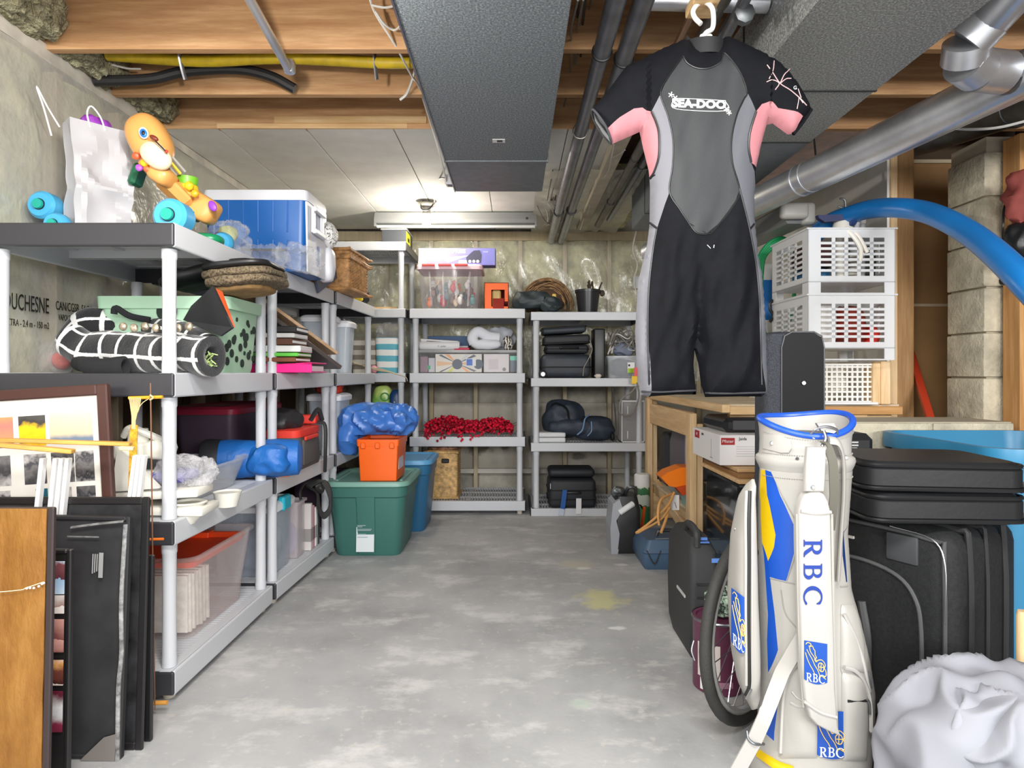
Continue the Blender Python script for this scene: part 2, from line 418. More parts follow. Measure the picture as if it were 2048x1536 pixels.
def band_mat():
    m, nt, b, out = _new('stained_concrete_band'); b.inputs['Roughness'].default_value = .9; co = _coord(nt)
    base = _ramp(nt, _noise(nt, co, 4, 6), [(.3, (176, 170, 156)), (.7, (202, 197, 184))])
    nt.links.new(stains(nt, co, base, ((X(955, YB), .40, .26, .14, (84, 78, 64), .85), (X(1010, YB), .44, .12, .12, (92, 86, 72), .8), (X(1210, YB), .42, .16, .18, (84, 80, 66), .85), (X(880, YB), .46, .10, .08, (92, 86, 72), .7), (X(1160, YB), .34, .16, .08, (92, 86, 72), .7)), (0, 2)), b.inputs['Base Color'])
    _bump(nt, b, _noise(nt, co, 40, 4), .3); return m
MB(band_mat()).b2(XL, 2.0, YB + .05, YB + .1, .2, .82).out('concrete_band', wb, False, True)
MB(mat('ledge_concrete', (196, 192, 182))).b2(XL, 2.0, YB + .0, YB + .1, .20, .24).out('ledge', wb, False, True)
# --- ceiling: subfloor, joists, white drywall panels
ce = MB(M_osb).b2(XL - .1, 2.9, -.2, YB + .1, 2.60, 2.64).out('ceiling', kind='structure')
J = []
for k, y in enumerate((1.70, 2.10, 2.507, 2.914, 3.322)):
    MB(M_joist).b2(XL - .05, 2.85, y, y + .038, ZC, 2.60, .002).out('joist', ce, False, True)
MB(M_pinex).b2(-1.25, -.46, 3.31, 3.322, 2.385, 2.42).b2(-1.55, -.56, 3.318, 3.322, 2.36, 2.385).out('nailer', ce, False, True)
M_dry = mat('painted_drywall', (238, 238, 232), .8, var=.06, vs=3)
M_seam = mat('drywall_paper_edge', (120, 112, 100), .9)
xs = [XL + .02, -1.545, -1.09, -.634, -.178, .278, .62]
for a, b in zip(xs, xs[1:]):
    MB(M_dry).b2(a + .002, b - .003, 3.326, YB - .02, ZC, ZC + .013, .002).out('drywall_panel', ce, False, True)
MB(M_seam).b2(XL, .63, 3.36, YB - .02, ZC + .013, ZC + .02).out('panel_backing', ce, False, True)
M_film = clear('ceiling_film', (226, 222, 208), .42, .25, .5, 5)
MB(M_insul).b2(.2, .95, 4.3, YB - .05, 2.36, 2.5).out('insulation_batt', ce, False, True)
MB(M_film).sheet(lambda u, v: (.14 + .75 * u, 3.9 + 1.72 * v, 2.345 - wrinkle(u * 2, v * 2, 9, .03)), 20, 40).out('plastic_film', ce, True, True)
# mineral wool stuffed between the joists above the left wall
for y0, y1 in ((1.74, 2.1), (2.14, 2.5), (2.55, 2.91), (2.96, 3.31)):
    MB(mat('mineral_wool', (158, 153, 124), .95, var=.35, vs=30, bump=1, bs=60, dist=.03)).blob((XL + .03, (y0 + y1) / 2, 2.47), (.20, y1 - y0, .20), 4, .16, 9, y0, 22, .3, amp2=.10).out('insulation_tuft', ce, True, True)
# --- right side: drywall partition end, recess board, block pier, pine framing
wr = MB(mat('partition_drywall', (244, 242, 236), .8, var=.05, vs=3)).b2(XR, XR + .013, 3.31, YB + .1, .02, 2.36).out('wall_right', kind='structure')
for a, b, m in ((0.013, .05, M_pinez), (.05, .135, wood('brown_stud', (176, 138, 92), (136, 98, 58), 2))):
    MB(m).b2(XR + a, XR + b, 3.30, 3.40, 0, 2.36, .003).out('stud', wr, False, True)
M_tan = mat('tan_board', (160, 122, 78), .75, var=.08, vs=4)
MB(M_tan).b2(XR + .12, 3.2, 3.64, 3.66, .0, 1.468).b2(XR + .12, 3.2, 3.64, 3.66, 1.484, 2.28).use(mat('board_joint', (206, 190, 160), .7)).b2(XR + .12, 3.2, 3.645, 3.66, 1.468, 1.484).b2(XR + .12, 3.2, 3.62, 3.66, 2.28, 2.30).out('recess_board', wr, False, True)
wq = MB(mat('dark_board', (84, 66, 48), .85)).b2(XR + .1, 3.2, 3.70, 3.72, 0, 2.62).out('wall_recess', kind='structure')  # plain dark brown board, one even colour
MB(mat('dark_board', (84, 66, 48))).b2(2.9, 2.95, -1.2, 3.72, 0, 2.62).out('wall_aisle', kind='structure')
pier = MB(mat('mortar', (176, 168, 148), .9, bump=.5, bs=60)).b2(2.12, 2.30, 2.87, 3.10, 0, 2.15).out('pillar', kind='structure')
M_block = mat('concrete_block', (196, 188, 166), .92, var=.16, vs=9, bump=.9, bs=46, dist=.008)
for k in range(10):
    z0 = .0 + .203 * k + .055
    MB(M_block).b2(2.10 + rnd.uniform(-.003, .004), 2.19, 2.855, 3.10, z0, min(z0 + .195, 2.15), .006, 2).out('block', pier, True, True)
    MB(M_block).b2(2.196, 2.32, 2.85 + rnd.uniform(-.003, .004), 3.10, z0, min(z0 + .195, 2.15), .006, 2).out('block', pier, True, True)
pw = MB(wood('pine_panel', (214, 166, 108), (172, 118, 64), 2)).b2(2.17, 2.205, 2.74, 2.84, 0, 2.12, .003).b2(2.205, 2.6, 2.80, 2.84, 0, 1.2, .003).b2(2.205, 2.6, 2.80, 2.84, 1.205, 2.12, .003).out('trim_1', kind='structure')
MB(wood('pine_ledge', (222, 178, 118), (186, 134, 76), 0)).b2(2.205, 2.6, 2.72, 2.84, 1.18, 1.205, .003).b2(2.205, 2.6, 2.72, 2.84, .78, .805, .003).out('ledge', pw, False, True)
# low block kerb behind the bench
kb = MB(mat('mortar', (176, 168, 148))).b2(1.42, 2.1, 2.70, 3.0, 0, .88).out('wall_kerb', kind='structure')
for k in range(2):
    for z0 in (.06, .265, .47, .675):
        MB(M_block).b2(1.415 + .35 * k, 1.755 + .35 * k, 2.69, 3.0, z0, z0 + .2, .006, 2).out('block', kb, True, True)
# ================================================================ plastic shelving units
def shelf_mesh(L, D, rim, key):
    m = MB(M_white); t = .012
    m.b2(0.002, L - .002, 0, t, -rim, 0, .006, 2).b2(0.002, L - .002, D - t, D, -rim, 0, .006, 2)      # long rails
    m.b2(.002, L - .002, t, .05, -.016, -.002).b2(.002, L - .002, D - .05, D - t, -.016, -.002)
    m.b2(.012, .06, t, D - t, -.016, -.002).b2(L - .06, L - .012, t, D - t, -.016, -.002)
    for f in (1 / 3, 2 / 3): m.b2(.06, L - .06, D * f - .018, D * f + .018, -.018, -.002)
    n = int((L - .12) / .0215)
    for i in range(n):
        x = .06 + (L - .12) * (i + .5) / n
        m.b2(x - .0068, x + .0068, .04, D - .04, -.012, -.003)
    m.b2(L / 2 - .02, L / 2 + .02, t, D - t, -.045, -.004)
    return m
def unit(name, label, tops, L, D, loc, rz, rim, feet=True):
    u = thing(name, label, 'shelving', loc, rz, 'plastic shelving units')
    deck = panel = post = None
    for k, z in enumerate(tops):
        if deck is None:
            deck = shelf_mesh(L, D, rim, name).out('shelf', u); s = deck
            pm = MB(M_dark); pm.box((0, 0, 0), (.014, D - .002, rim - .004), .006, seg=2)
            panel = pm.out('end_panel', s); panel.location = (.004, D / 2, -rim / 2)
            p2 = dup(panel, s, (L - .004, D / 2, -rim / 2))
        else:
            s = dup(deck, u)
            dup(panel, s, (.004, D / 2, -rim / 2)); dup(panel, s, (L - .004, D / 2, -rim / 2))
        s.location = (0, 0, z)
        if k:
            h = z - rim - tops[k - 1]
            for x in (.045, L - .045):
                for y in (.04, D - .04):
                    if k == 1 and post is None:
                        post = MB(M_white).lathe([(.0235, 0), (.0235, .03), (.0225, .034), (.0215, h * .5), (.0225, h - .034), (.0245, h - .03), (.0245, h)], n=20).out('post', u, True); q = post
                    else: q = dup(post, u); q.scale.z = h / post_h
                    if q is post: post_h = h
                    q.location = (x, y, tops[k - 1] - .001)
    for x in (.045, L - .045):
        for y in (.04, D - .04):
            MB(mat('beige_foot', (188, 180, 166), .6)).lathe([(.02, 0), (.022, tops[0] - rim + .002)], (x, y, 0), 14).out('foot', u, True)
    return u
T4 = [.104, .598, 1.088, 1.584]
XF = -1.122
unit('shelving_unit', 'white plastic shelving unit nearest the picture frames, toy and paper bag on top', T4, .86, .645, (XF, 2.10, 0), PI / 2, .082)
unit('shelving_unit', 'white plastic shelving unit carrying the blue cooler, second along the left wall', T4, .85, .60, (XF + .006, 2.985, 0), PI / 2 - .035, .08)
unit('shelving_unit', 'white plastic shelving unit with the wicker chest on top, third along the left wall', T4, .92, .58, (XF + .044, 3.86, 0), PI / 2 - .03, .078)
unit('shelving_unit', 'tallest white plastic shelving unit, five tiers, in the back left corner', T4 + [2.10], .88, .60, (X(812, 4.9) - .88, 4.90, 0), 0, .07)
unit('shelving_unit', 'white plastic shelving unit at the back wall holding the red berry garland', T4, .895, .60, (X(818, 4.9), 4.90, 0), 0, .075)
unit('shelving_unit', 'white plastic shelving unit at the back wall full of dark luggage', [.055, .555, 1.05, 1.555], .88, .60, (X(1061, 4.86), 4.86, 0), 0, .065)
# ================================================================ ducts, pipes, wires, lamps under the ceiling
M_duct = mat('coated_duct_metal', (84, 90, 95), .55, .25, var=.12, vs=60, bump=.25, bs=300, dist=.001)
def duct_speck(name, c):
    m, nt, b, out = _new(name); b.inputs['Roughness'].default_value = .5; b.inputs['Metallic'].default_value = .2
    co = _coord(nt)
    nt.links.new(_ramp(nt, _noise(nt, co, 160, 2, .7), [(.3, tuple(k * .72 for k in c)), (.5, c), (.75, tuple(min(255, k * 1.45) for k in c))]), b.inputs['Base Color'])
    _bump(nt, b, _noise(nt, _coord(nt, (1, .25, 1)), 90, 2), .2, .002); return m
M_dk = duct_speck('dark_duct_facing', (122, 129, 134)); M_gy = duct_speck('grey_duct_facing', (140, 142, 140))
M_duct_end = mat('duct_bare_metal', (124, 130, 136), .4, .25, var=.08, vs=20)
ZD = 2.09; dB = 1.005
d1 = thing('supply_duct', 'dark grey rectangular duct hanging under the joists, left of the black pipes', 'duct', (-.09, 2.4, ZD))
x0, x1 = -.330, .152
MB(M_dk).b2(x0, x1, .9, 3.02, ZD, ZD + .24, .003).out('duct_section', d1, False, True)
MB(M_duct_end).b2(x0 + .002, x1 - .002, 3.026, 3.53, ZD + .001, ZD + .24, .003).out('duct_section', d1, False, True)
MB(M_duct_end).b2(x0 - .006, x1 + .006, 3.012, 3.034, ZD - .004, ZD + .24, .002).out('drive_joint', d1, False, True)
MB(M_steel).b2(x0 - .004, x0 + .002, .9, 3.53, ZD - .003, ZD + .004).out('edge_seam', d1, False, True)
p = at(997, 281, 2.75); MB(mat('tag_white', (226, 226, 226))).b2(X(985, 2.755), X(1010, 2.755), 2.735, 2.775, ZD - .0015, ZD + .001).use(M_black).b2(X(994, 2.755), X(1005, 2.755), 2.745, 2.765, ZD - .0025, ZD).out('damper_tag', d1, False, True)
d2 = thing('return_duct', 'wide grey rectangular duct behind the wetsuit sleeve, running to the back', 'duct', (1.05, 2.6, ZD))
xa, xb = .815, 1.283
for a, b in ((.9, 2.266), (2.272, 2.77), (2.776, 4.0), (4.006, 4.45)):
    MB(M_gy if b < 3 else M_duct_end).b2(xa, xb, a, b, ZD, ZD + .25, .003).out('duct_section', d2, False, True)
for y in (2.269, 2.773, 4.003): MB(mat('dark_gap', (40, 42, 42), .7)).b2(xa - .003, xb + .003, y - .006, y + .006, ZD - .003, ZD + .25, .002).out('drive_joint', d2, False, True)
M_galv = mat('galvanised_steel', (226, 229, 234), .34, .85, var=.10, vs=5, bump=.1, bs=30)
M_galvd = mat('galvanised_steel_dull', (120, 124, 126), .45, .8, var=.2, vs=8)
r1 = thing('round_duct', 'shiny galvanised round duct crossing the right side below the grey duct', 'duct', (1.5, 2.7, 2.0))
A, B = at(2110, 118, 2.0), at(1300, 505, 4.2)
dr = (B - A); Ld = dr.length; dr.normalize()
jn = (at(1604, 372, 3.0) - A).length
for a, b, r in ((0, jn, .073), (jn - .03, Ld, .070)):
    MB(M_galv).cyl(A + dr * a, A + dr * b, r, 28).out('duct_section', r1, True, True)
MB(M_galv).cyl(A + dr * (jn - .02), A + dr * (jn - .012), .077, 28).cyl(A + dr * (jn - .07), A + dr * (jn - .062), .076, 28).out('joint_ring', r1, True, True)
sd = dr.cross(V((0, 0, 1))).normalized(); lo = sd.cross(dr)
MB(M_galv).beam(A + (sd * .045 - lo * .058), A + dr * jn + (sd * .045 - lo * .058), .006, .01).out('lock_seam', r1, False, True)
tp = at(1620, 285, 2.95); MB(M_steel).beam(tp + V((0, 0, .24)), tp - V((-.03, 0, .09)), .018, .003).out('hanger_strap', r1, False, True)
# elbow duct upper right
r2 = thing('elbow_duct', 'galvanised duct elbow in the upper right corner', 'duct', at(2000, 60, 1.9))
pts = [at(2150, -150, 1.65), at(2040, -20, 1.8), at(1992, 24, 1.93)]
MB(M_galv).tube([at(2180, -190, 1.62), at(1976, 40, 1.95)], .064, 24, smooth=False).out('duct_section', r2, True, True)
c0 = at(1976, 40, 1.95)
pp = [c0, c0 + V((-.035, .04, -.045)), c0 + V((-.015, .08, -.085)), c0 + V((.05, .11, -.10)), c0 + V((.15, .13, -.10))]
for i in range(4): MB(M_galv).tube([pp[i], pp[i + 1]], .068 - .001 * (i % 2), 24, smooth=False).out('elbow_gore', r2, True, True)
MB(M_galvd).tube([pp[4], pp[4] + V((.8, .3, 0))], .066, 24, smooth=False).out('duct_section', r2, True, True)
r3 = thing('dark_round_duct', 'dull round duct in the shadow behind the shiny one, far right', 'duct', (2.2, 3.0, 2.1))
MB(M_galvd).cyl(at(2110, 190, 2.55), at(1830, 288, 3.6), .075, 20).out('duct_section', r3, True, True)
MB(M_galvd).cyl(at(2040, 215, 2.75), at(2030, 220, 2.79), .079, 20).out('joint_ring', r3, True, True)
# black iron pipes
M_pipe = mat('black_iron_pipe', (138, 140, 146), .33, .6, var=.12, vs=12)
def pipe(label, x, z, y0, y1, r, rings=(), m=M_pipe, name='waste_pipe', grp=None):
    t = thing(name, label, 'pipe', (x, (y0 + y1) / 2, z))
    ys = [y0] + [y for y in rings] + [y1]
    for i, (a, b) in enumerate(zip(ys, ys[1:])):
        MB(m).cyl((x, a, z), (x, b, z), r * (1 if i % 2 == 0 else .9), 20).out('pipe_section', t, True, True)
    for y in rings: MB(M_black).lathe([(r * .95, -.006), (r * 1.14, -.004), (r * 1.14, .004), (r * .95, .006)], (x, y, z), 20, 'Y').out('coupling', t, True, True)
    return t
pA = pipe('black iron pipe nearest the dark duct, running to the back wall', .315, 2.25, .9, 5.60, .033, (2.31, 4.6))
pB = pipe('black iron pipe, second one beside the dark duct', .402, 2.25, .9, 5.58, .033, (2.36, 4.55))
pC = pipe('thin grey pipe passing behind the wetsuit shoulder', .66, 2.27, 1.2, 5.1, .024, (3.5, 4.4), m=mat('grey_pipe', (120, 116, 108), .45, .4, var=.15))
pD = pipe('thin dark pipe passing behind the wetsuit shoulder, furthest right', .735, 2.29, 1.2, 5.0, .021, (3.7,), m=M_pipe)
MB(mat('wire_metal', (170, 168, 160), .4, .8)).tube([(.345, 3.05, 2.34), (.28, 3.05, 2.26), (.29, 3.05, 2.215), (.33, 3.05, 2.212), (.35, 3.05, 2.25), (.36, 3.05, 2.34)], .0025, 6).out('hanger_wire', pA, True, True)
t = thing('hollow_beam_cover', 'pale boxed strip along the ceiling beside the thin pipes', 'cover', (.55, 4, 2.3))
MB(mat('cover_board', (196, 186, 166), .7, var=.1)).b2(.52, .60, 3.0, 5.4, 2.30, 2.36, .004).out('board', t, False, True)
t = thing('copper_pipe', 'thin copper coloured pipe right above the hanger hook', 'pipe', (.55, 1.9, 2.2))
MB(mat('old_copper', (178, 140, 110), .35, .8)).cyl(at(1412, -30, 1.75), at(1352, 92, 2.25), .013, 12).out('pipe_section', t, True, True)
t = thing('conduit_pipe', 'grey metal pipe with a union fitting right of the hanger hook', 'pipe', at(1470, 40, 2.0))
MB(M_pipe).cyl(at(1510, -40, 1.8), at(1440, 95, 2.2), .018, 14).use(M_galvd).lathe([(.02, 0), (.031, .006), (.031, .03), (.022, .036)], at(1492, 22, 1.92), 8, 'Y').out('pipe_section', t, True, True)
t = thing('flexible_duct', 'silver duct crossing above the wetsuit hanger at the top edge', 'duct', at(1400, 5, 1.9))
MB(M_galv).cyl(at(1300, 2, 2.05), at(1535, 8, 2.05), .028, 20).out('duct_section', t, True, True)
# gas pipe, hose and drain between the joists
t = thing('gas_line', 'yellow coated gas line strapped between two ceiling joists', 'gas line', (-1, 2.72, 2.43))
M_yel = mat('yellow_coating', (196, 168, 30), .5, var=.14, vs=14)
yy = 2.70
MB(M_yel).tube([at(215, 110, yy), at(400, 122, yy), at(560, 116, yy), at(760, 125, yy), at(860, 124, yy)], .024, 14).out('pipe_section', t, True, True)
for px in (366, 752):
    MB(M_steel).tube([at(px, 100, yy) + V((0, -.026, .03)), at(px, 112, yy) + V((0, -.03, 0)), at(px, 134, yy) + V((0, -.01, 0)), at(px, 150, yy) + V((0, .02, -.01))], .009, 6, flat=.3).out('strap', t, True, True)
t = thing('black_hose', 'sagging black hose running along the second joist', 'hose', (-1, 2.8, 2.4))
MB(mat('black_rubber', (34, 33, 34), .55)).tube([at(190, 162, 2.78), at(300, 158, 2.78), at(370, 143, 2.78), at(470, 138, 2.80), at(540, 152, 2.82), at(590, 178, 2.84)], .022, 10).out('hose_body', t, True, True)
t = thing('drain_pipe', 'thin galvanised pipe hanging down between the joists, upper left', 'pipe', at(540, 80, 2.3))
MB(M_galv).cyl(at(478, -40, 2.03), at(578, 140, 2.5), .017, 14).use(M_galv).lathe([(.02, 0), (.024, .01), (.024, .035), (.016, .05)], at(579, 146, 2.5), 10, 'Z').out('pipe_section', t, True, True)
# loose wires
M_wire = mat('white_wire', (214, 212, 206), .5); M_wireg = mat('grey_wire', (120, 117, 110), .5); M_wirek = mat('black_wire', (42, 42, 42), .5)
def wire(label, P, r, m, name='cable', cat='cable', grp=None):
    t = tag(MB(m).tube([at(*p) for p in P], r, 6, 5).out(name, None, True), label, cat, grp); return t
wire('white cable hanging from the joists down the left edge of the dark duct', [(738, -6, 2.35), (752, 30, 2.4), (790, 90, 2.5), (822, 150, 2.72), (838, 175, 2.9), (862, 250, 3.2), (880, 310, 3.3), (895, 372, 3.5)], .0045, M_wire)
wire('looped white cable touching the left side of the dark duct', [(742, 10, 2.36), (770, 15, 2.36), (800, 12, 2.3), (806, 40, 2.36), (790, 60, 2.45), (768, 48, 2.42), (750, 22, 2.38)], .0045, M_wire)
wire('short split end of white cable below the second joist', [(832, 105, 2.7), (830, 140, 2.75), (815, 185, 2.88), (800, 200, 2.9)], .006, M_wire)
wire('pale cable ending on the first joist, upper left', [(60, -10, 2.3), (92, 20, 2.4), (120, 44, 2.5)], .005, M_wire)
wire('pale cable hanging above the left wall at the black hose', [(178, 98, 2.72), (205, 122, 2.75), (250, 136, 2.78), (282, 138, 2.79)], .004, M_wire)
wire('white cable stretched across the top right below the round duct', [(1878, 250, 2.5), (1920, 258, 2.45), (1990, 256, 2.3), (2060, 240, 2.2)], .005, M_wire)
grp = 'cables between the dark duct and the black pipes'
labs = ['outermost grey cable touching the right edge of the dark duct', 'second grey cable from the dark duct edge', 'black cable between the dark duct and the first black pipe', 'thick black cable hugging the right edge of the dark duct', 'thin grey cable nearest the first black pipe']
wb0 = [(1152, 0), (1146, 60), (1140, 120), (1138, 180), (1122, 250), (1112, 320), (1096, 400)]
for i, (dx, m, r) in enumerate(((0, M_wireg, .004), (12, M_wireg, .004), (22, M_wirek, .005), (6, M_wirek, .006), (28, M_wireg, .0035))):
    P = [(px + dx * (1 - k * .06) + rnd.uniform(-4, 4), py, 2.0 + .38 * k + .1 * i) for k, (px, py) in enumerate(wb0)]
    wire(labs[i], P, r, m, grp=grp)
for k in range(9):
    a = rnd.uniform(1085, 1150); P = [(1092 + rnd.uniform(-8, 12), 330, 4.2), (a - 20, 380 + rnd.uniform(-15, 15), 4.6), (a, 430 + rnd.uniform(-10, 10), 4.9), (1105 + rnd.uniform(-25, 15), 452, 5.2)]
    wire('thin loose cable in the tangle at the end of the black pipes', P, .003, M_wire if k % 3 else M_wireg, grp='tangled cables at the end of the black pipes')
for k, P in enumerate(([(1228, 290, 3.2), (1222, 320, 3.4), (1215, 345, 3.8), (1195, 370, 4.2)], [(1250, 300, 3.3), (1200, 340, 4.0), (1175, 430, 4.8)], [(1160, 460, 5.0), (1175, 425, 5.0), (1215, 400, 4.8), (1240, 430, 4.8)])):
    wire(('short cable drooping below the plastic film nearest the wetsuit sleeve', 'long cable crossing the plastic film lengthwise', 'cable curling across the far end of the plastic film')[k], P, .003, M_wire, grp='cables below the plastic film')
wire('white cable hanging down the back wall beside the wetsuit', [(1272, 462, 5.3), (1266, 500, 5.35), (1275, 530, 5.4), (1268, 560, 5.45), (1274, 590, 5.5)], .006, M_wire)
t = thing('outlet_box', 'white surface outlet box on the back wall beside the wetsuit leg', 'outlet', at(1275, 565, 5.55)); MB(M_white).box((0, 0, 0), (.07, .05, .11), .006, seg=2).out('cover', t)
# bare bulb in porcelain holder, wire and box
by = 4.72
b1 = thing('bare_bulb_fitting', 'glowing bare bulb in a round ceiling holder above the train box', 'light', (X(853, by), by, ZC - .02))
MB(mat('porcelain', (150, 146, 138), .4)).lathe([(.066, 0), (.070, -.008), (.060, -.020), (.034, -.028), (.030, -.06), (.036, -.078), (.028, -.082)], (0, 0, 0), 24).out('holder', b1, True)
M_bulb = glow('lit_bulb_glass', (255, 246, 228), 250)
MB(M_bulb).lathe([(.013, 0), (.015, -.02), (.026, -.045), (.030, -.065), (.026, -.085), (.013, -.096), (.001, -.098)], (0, 0, -.075), 20).out('bulb', b1, True)
wire('dark cable looping from the duct end to the bulb holder', [(893, 356, 3.9), (878, 358, 4.2), (872, 380, 4.5), (868, 405, 4.66), (855, 420, 4.66), (842, 416, 4.66), (846, 402, 4.7)], .005, M_wirek)
t = thing('junction_box', 'small metal junction box at the end of the dark duct', 'junction box', at(901, 362, 3.5)); MB(M_galvd).box((0, 0, 0), (.05, .06, .05), .004).use(M_steel).box((0, -.031, 0), (.055, .003, .055)).out('box_body', t)
# fluorescent strips
def strip(label, loc, L, rz, rot=None):
    t = thing('strip_light', label, 'light', loc, rz, rot=rot)
    MB(mat('enamel_white', (138, 140, 141), .4)).loft([(L, .11, 0, .004), (L, .11, .03, .004), (L - .01, .09, .085, .004)]).out('housing', t)
    MB(mat('enamel_white', (138, 140, 141))).b2(-L/2, -L/2 + .018, -.055, .055, -.028, 0, .003).b2(L/2 - .018, L/2, -.055, .055, -.028, 0, .003).out('lamp_socket', t)
    MB(mat('unlit_tube', (222, 224, 224), .25)).cyl((-L/2 + .01, 0, -.016), (L/2 - .01, 0, -.016), .013, 12).out('tube', t, True)
    return t
s1 = strip('white strip light under the ceiling at the back, behind the bare bulb', (X(911, 5.0), 5.05, 2.265), X(1075, 5.0) - X(748, 5.0), 0)
MB(M_dark).lathe([(.010, 0), (.010, .003)], (.56, -.058, .035), 12, 'Y').out('knockout', s1)
A, B = at(1600, 425, 3.3), at(1440, 505, 4.5)
s2 = thing('wall_strip_light', 'white strip light with grey end cap right of the wetsuit hip', 'light', A)
MB(mat('enamel_white', (138, 140, 141))).beam(A, B, .14, .11, .012).out('housing', s2, False, True)
MB(mat('cap_grey', (172, 170, 164), .45)).box(A + V((-.045, -.03, .0)), (.145, .05, .085), .022, seg=3).box(A + V((.045, .015, -.005)), (.075, .05, .12), .022, seg=3).out('end_cap', s2, True, True)
# ================================================================ things on the left shelves
def hook(nm): pass
TOP, T2, T3, T1 = 1.584, 1.088, .598, .104
# ---- open-top or lidded storage bins
def bin_(name, label, cat, loc, w, d, h, m, lid=None, rz=0, taper=.88, r=.04, wall=.004, grp=None, lidh=.03, lip=.018, rib=0, rib_m=None, grip=False):
    t = thing(name, label, cat, loc, rz, grp)
    s0 = (w * taper, d * taper, 0, r * .8); s1 = (w, d, h, r)
    b = MB(m)
    b.loft([s0, (w * (taper + .02), d * (taper + .02), h * .1, r), (w * .985, d * .985, h * .88, r), s1, (w + lip, d + lip, h, r), (w + lip, d + lip, h - .012, r),
            ], (0, 0, 0), True, False)
    b.loft([(w + lip, d + lip, h, r), (w - wall * 2, d - wall * 2, h, r), (w * taper - wall * 2, d * taper - wall * 2, wall, r * .8)], (0, 0, 0), False, True)
    b.out('bin_body', t, True)
    if rib:
        ro = None
        for i in range(rib):
            x = (-.5 + (i + .5) / rib) * w * .86
            for sy in (-1, 1):
                rm = MB(rib_m or m).beam((x * taper, sy * d * taper / 2, .02), (x, sy * d * .99 / 2, h * .9), .012, .008); rm.out('rib', t)
    if lid:
        MB(lid).loft([(w + lip + .006, d + lip + .006, h - .014, r + .004), (w + lip + .008, d + lip + .008, h + lidh * .4, r), (w + lip * .4, d + lip * .4, h + lidh * .8, r), (w * .9, d * .88, h + lidh, r), (w * .86, d * .82, h + lidh * .72, r * .9)]).out('lid', t, True)
    if grip:
        MB(lid or m).box((0, -(d + lip) / 2 - .012, h * .86), (w * .3, .03, .02), .006, seg=2).box((0, (d + lip) / 2 + .012, h * .86), (w * .3, .03, .02), .006, seg=2).out('handle', t)
    return t
def book(parent_label, loc, w, d, h, m, rz=0, rot=None, pages=None, name='book', cat='book', grp=None):
    t = thing(name, parent_label, cat, loc, rz, grp, rot)
    c = MB(m).b2(-w/2, w/2, -d/2, d/2, 0, .004, .0015).b2(-w/2, w/2, -d/2, d/2, h - .004, h, .0015).b2(-w/2, w/2, -d/2, -d/2 + .004, 0, h, .0015)
    c.out('cover', t)
    MB(pages or M_paper).b2(-w/2 + .004, w/2 - .004, -d/2 + .004, d/2 - .006, .004, h - .004).out('pages', t)
    return t
def board(name, label, cat, loc, w, d, h, m, rot=(0, 0, 0), grp=None, bev=.003):
    t = thing(name, label, cat, loc, 0, grp, rot)
    MB(m).b2(-w/2, w/2, -d/2, d/2, 0, h, bev).out('panel', t); return t
# ---- top of unit 1: paper bag, toy
pb = thing('paper_bag', 'white paper carrier bag with twisted handles standing beside the toy walker', 'bag', (X(198, 2.42) - .028, 2.45, TOP), .87)
bw, bd, bh = .185, .12, .445
def bagp(side):
    def f(u, v):
        a = u; z = v * bh
        w2, d2 = bw / 2 * (1.0 + .07 * v), bd / 2 * (1 - .25 * v)
        per = [(-w2, -d2), (w2, -d2), (w2 + .012 * math.sin(v * 5) - .02 * v, 0), (w2, d2), (-w2, d2), (-w2 + .028 * math.sin(PI * v), 0), (-w2, -d2)]
        k = a * 6; i = min(int(k), 5); tt = k - i
        x = per[i][0] * (1 - tt) + per[i+1][0] * tt; y = per[i][1] * (1 - tt) + per[i+1][1] * tt
        n = noise.noise(V((x * 16, z * 9, y * 14))) ; r = 1 - 2 * abs(noise.noise(V((x * 9 + z * 5, z * 7, 3.3))))
        y += -.05 * r * math.sin(PI * min(1, v * 1.05)) + .006 * n
        return (x + .006 * n, y, z)
    return f
MB(mat('bag_paper', (182, 182, 186), .7)).sheet(bagp(0), 60, 40, .0012).b2(-bw/2, bw/2, -bd/2, bd/2, 0, .002).out('bag_body', pb, True, ang=16)
M_cord = mat('paper_cord', (240, 240, 240), .7)
MB(M_cord).tube([(-.035, -.045, bh - .02), (-.045, -.045, bh + .03), (-.03, -.04, bh + .062), (.0, -.04, bh + .03), (.015, -.045, bh - .02)], .003, 6).out('handle', pb, True)
MB(M_cord).tube([(-.135, .04, bh - .06), (-.16, .04, bh + .04), (-.185, .02, bh + .10), (-.15, .03, bh + .04), (-.11, .04, bh - .02)], .003, 6).out('handle', pb, True)
MB(mat('purple_tissue', (150, 60, 180), .6)).blob((.0, .02, bh + .01), (.10, .07, .07), 2.5, .2, 20, 3, 8).out('tissue', pb, True)
# toy walker: tan animal on a sloping tray, blue wheels
tw = thing('toy_walker', 'tan animal shaped baby walker toy with blue wheels and green feet on the top shelf', 'toy', (X(330, 2.55), 2.62, TOP))
M_tanp = mat('tan_toy_plastic', (226, 164, 92), .35); M_blue = mat('sky_blue_plastic', (72, 168, 214), .35); M_grn = mat('green_toy_plastic', (20, 140, 92), .35); M_teal = mat('teal_hub', (30, 164, 146), .4)
M_dgrn = mat('dark_green_toy', (12, 92, 60), .4)
def wheel(p, r, w, parent, name='wheel'):
    MB(M_blue).lathe([(r * .82, -w/2), (r, -w/2 + .012), (r, w/2 - .012), (r * .82, w/2), (r * .6, w/2 + .002)], p, 28, 'Y').out(name, parent, True, True)
    MB(M_teal).lathe([(r * .34, -w/2 - .014), (r * .36, -w/2 - .008), (r * .36, -w/2 + .02)], p, 20, 'Y').use(M_black).lathe([(r * .41, -w/2 - .004), (r * .41, -w/2 + .01)], p, 20, 'Y').out('hub', parent, True, True)
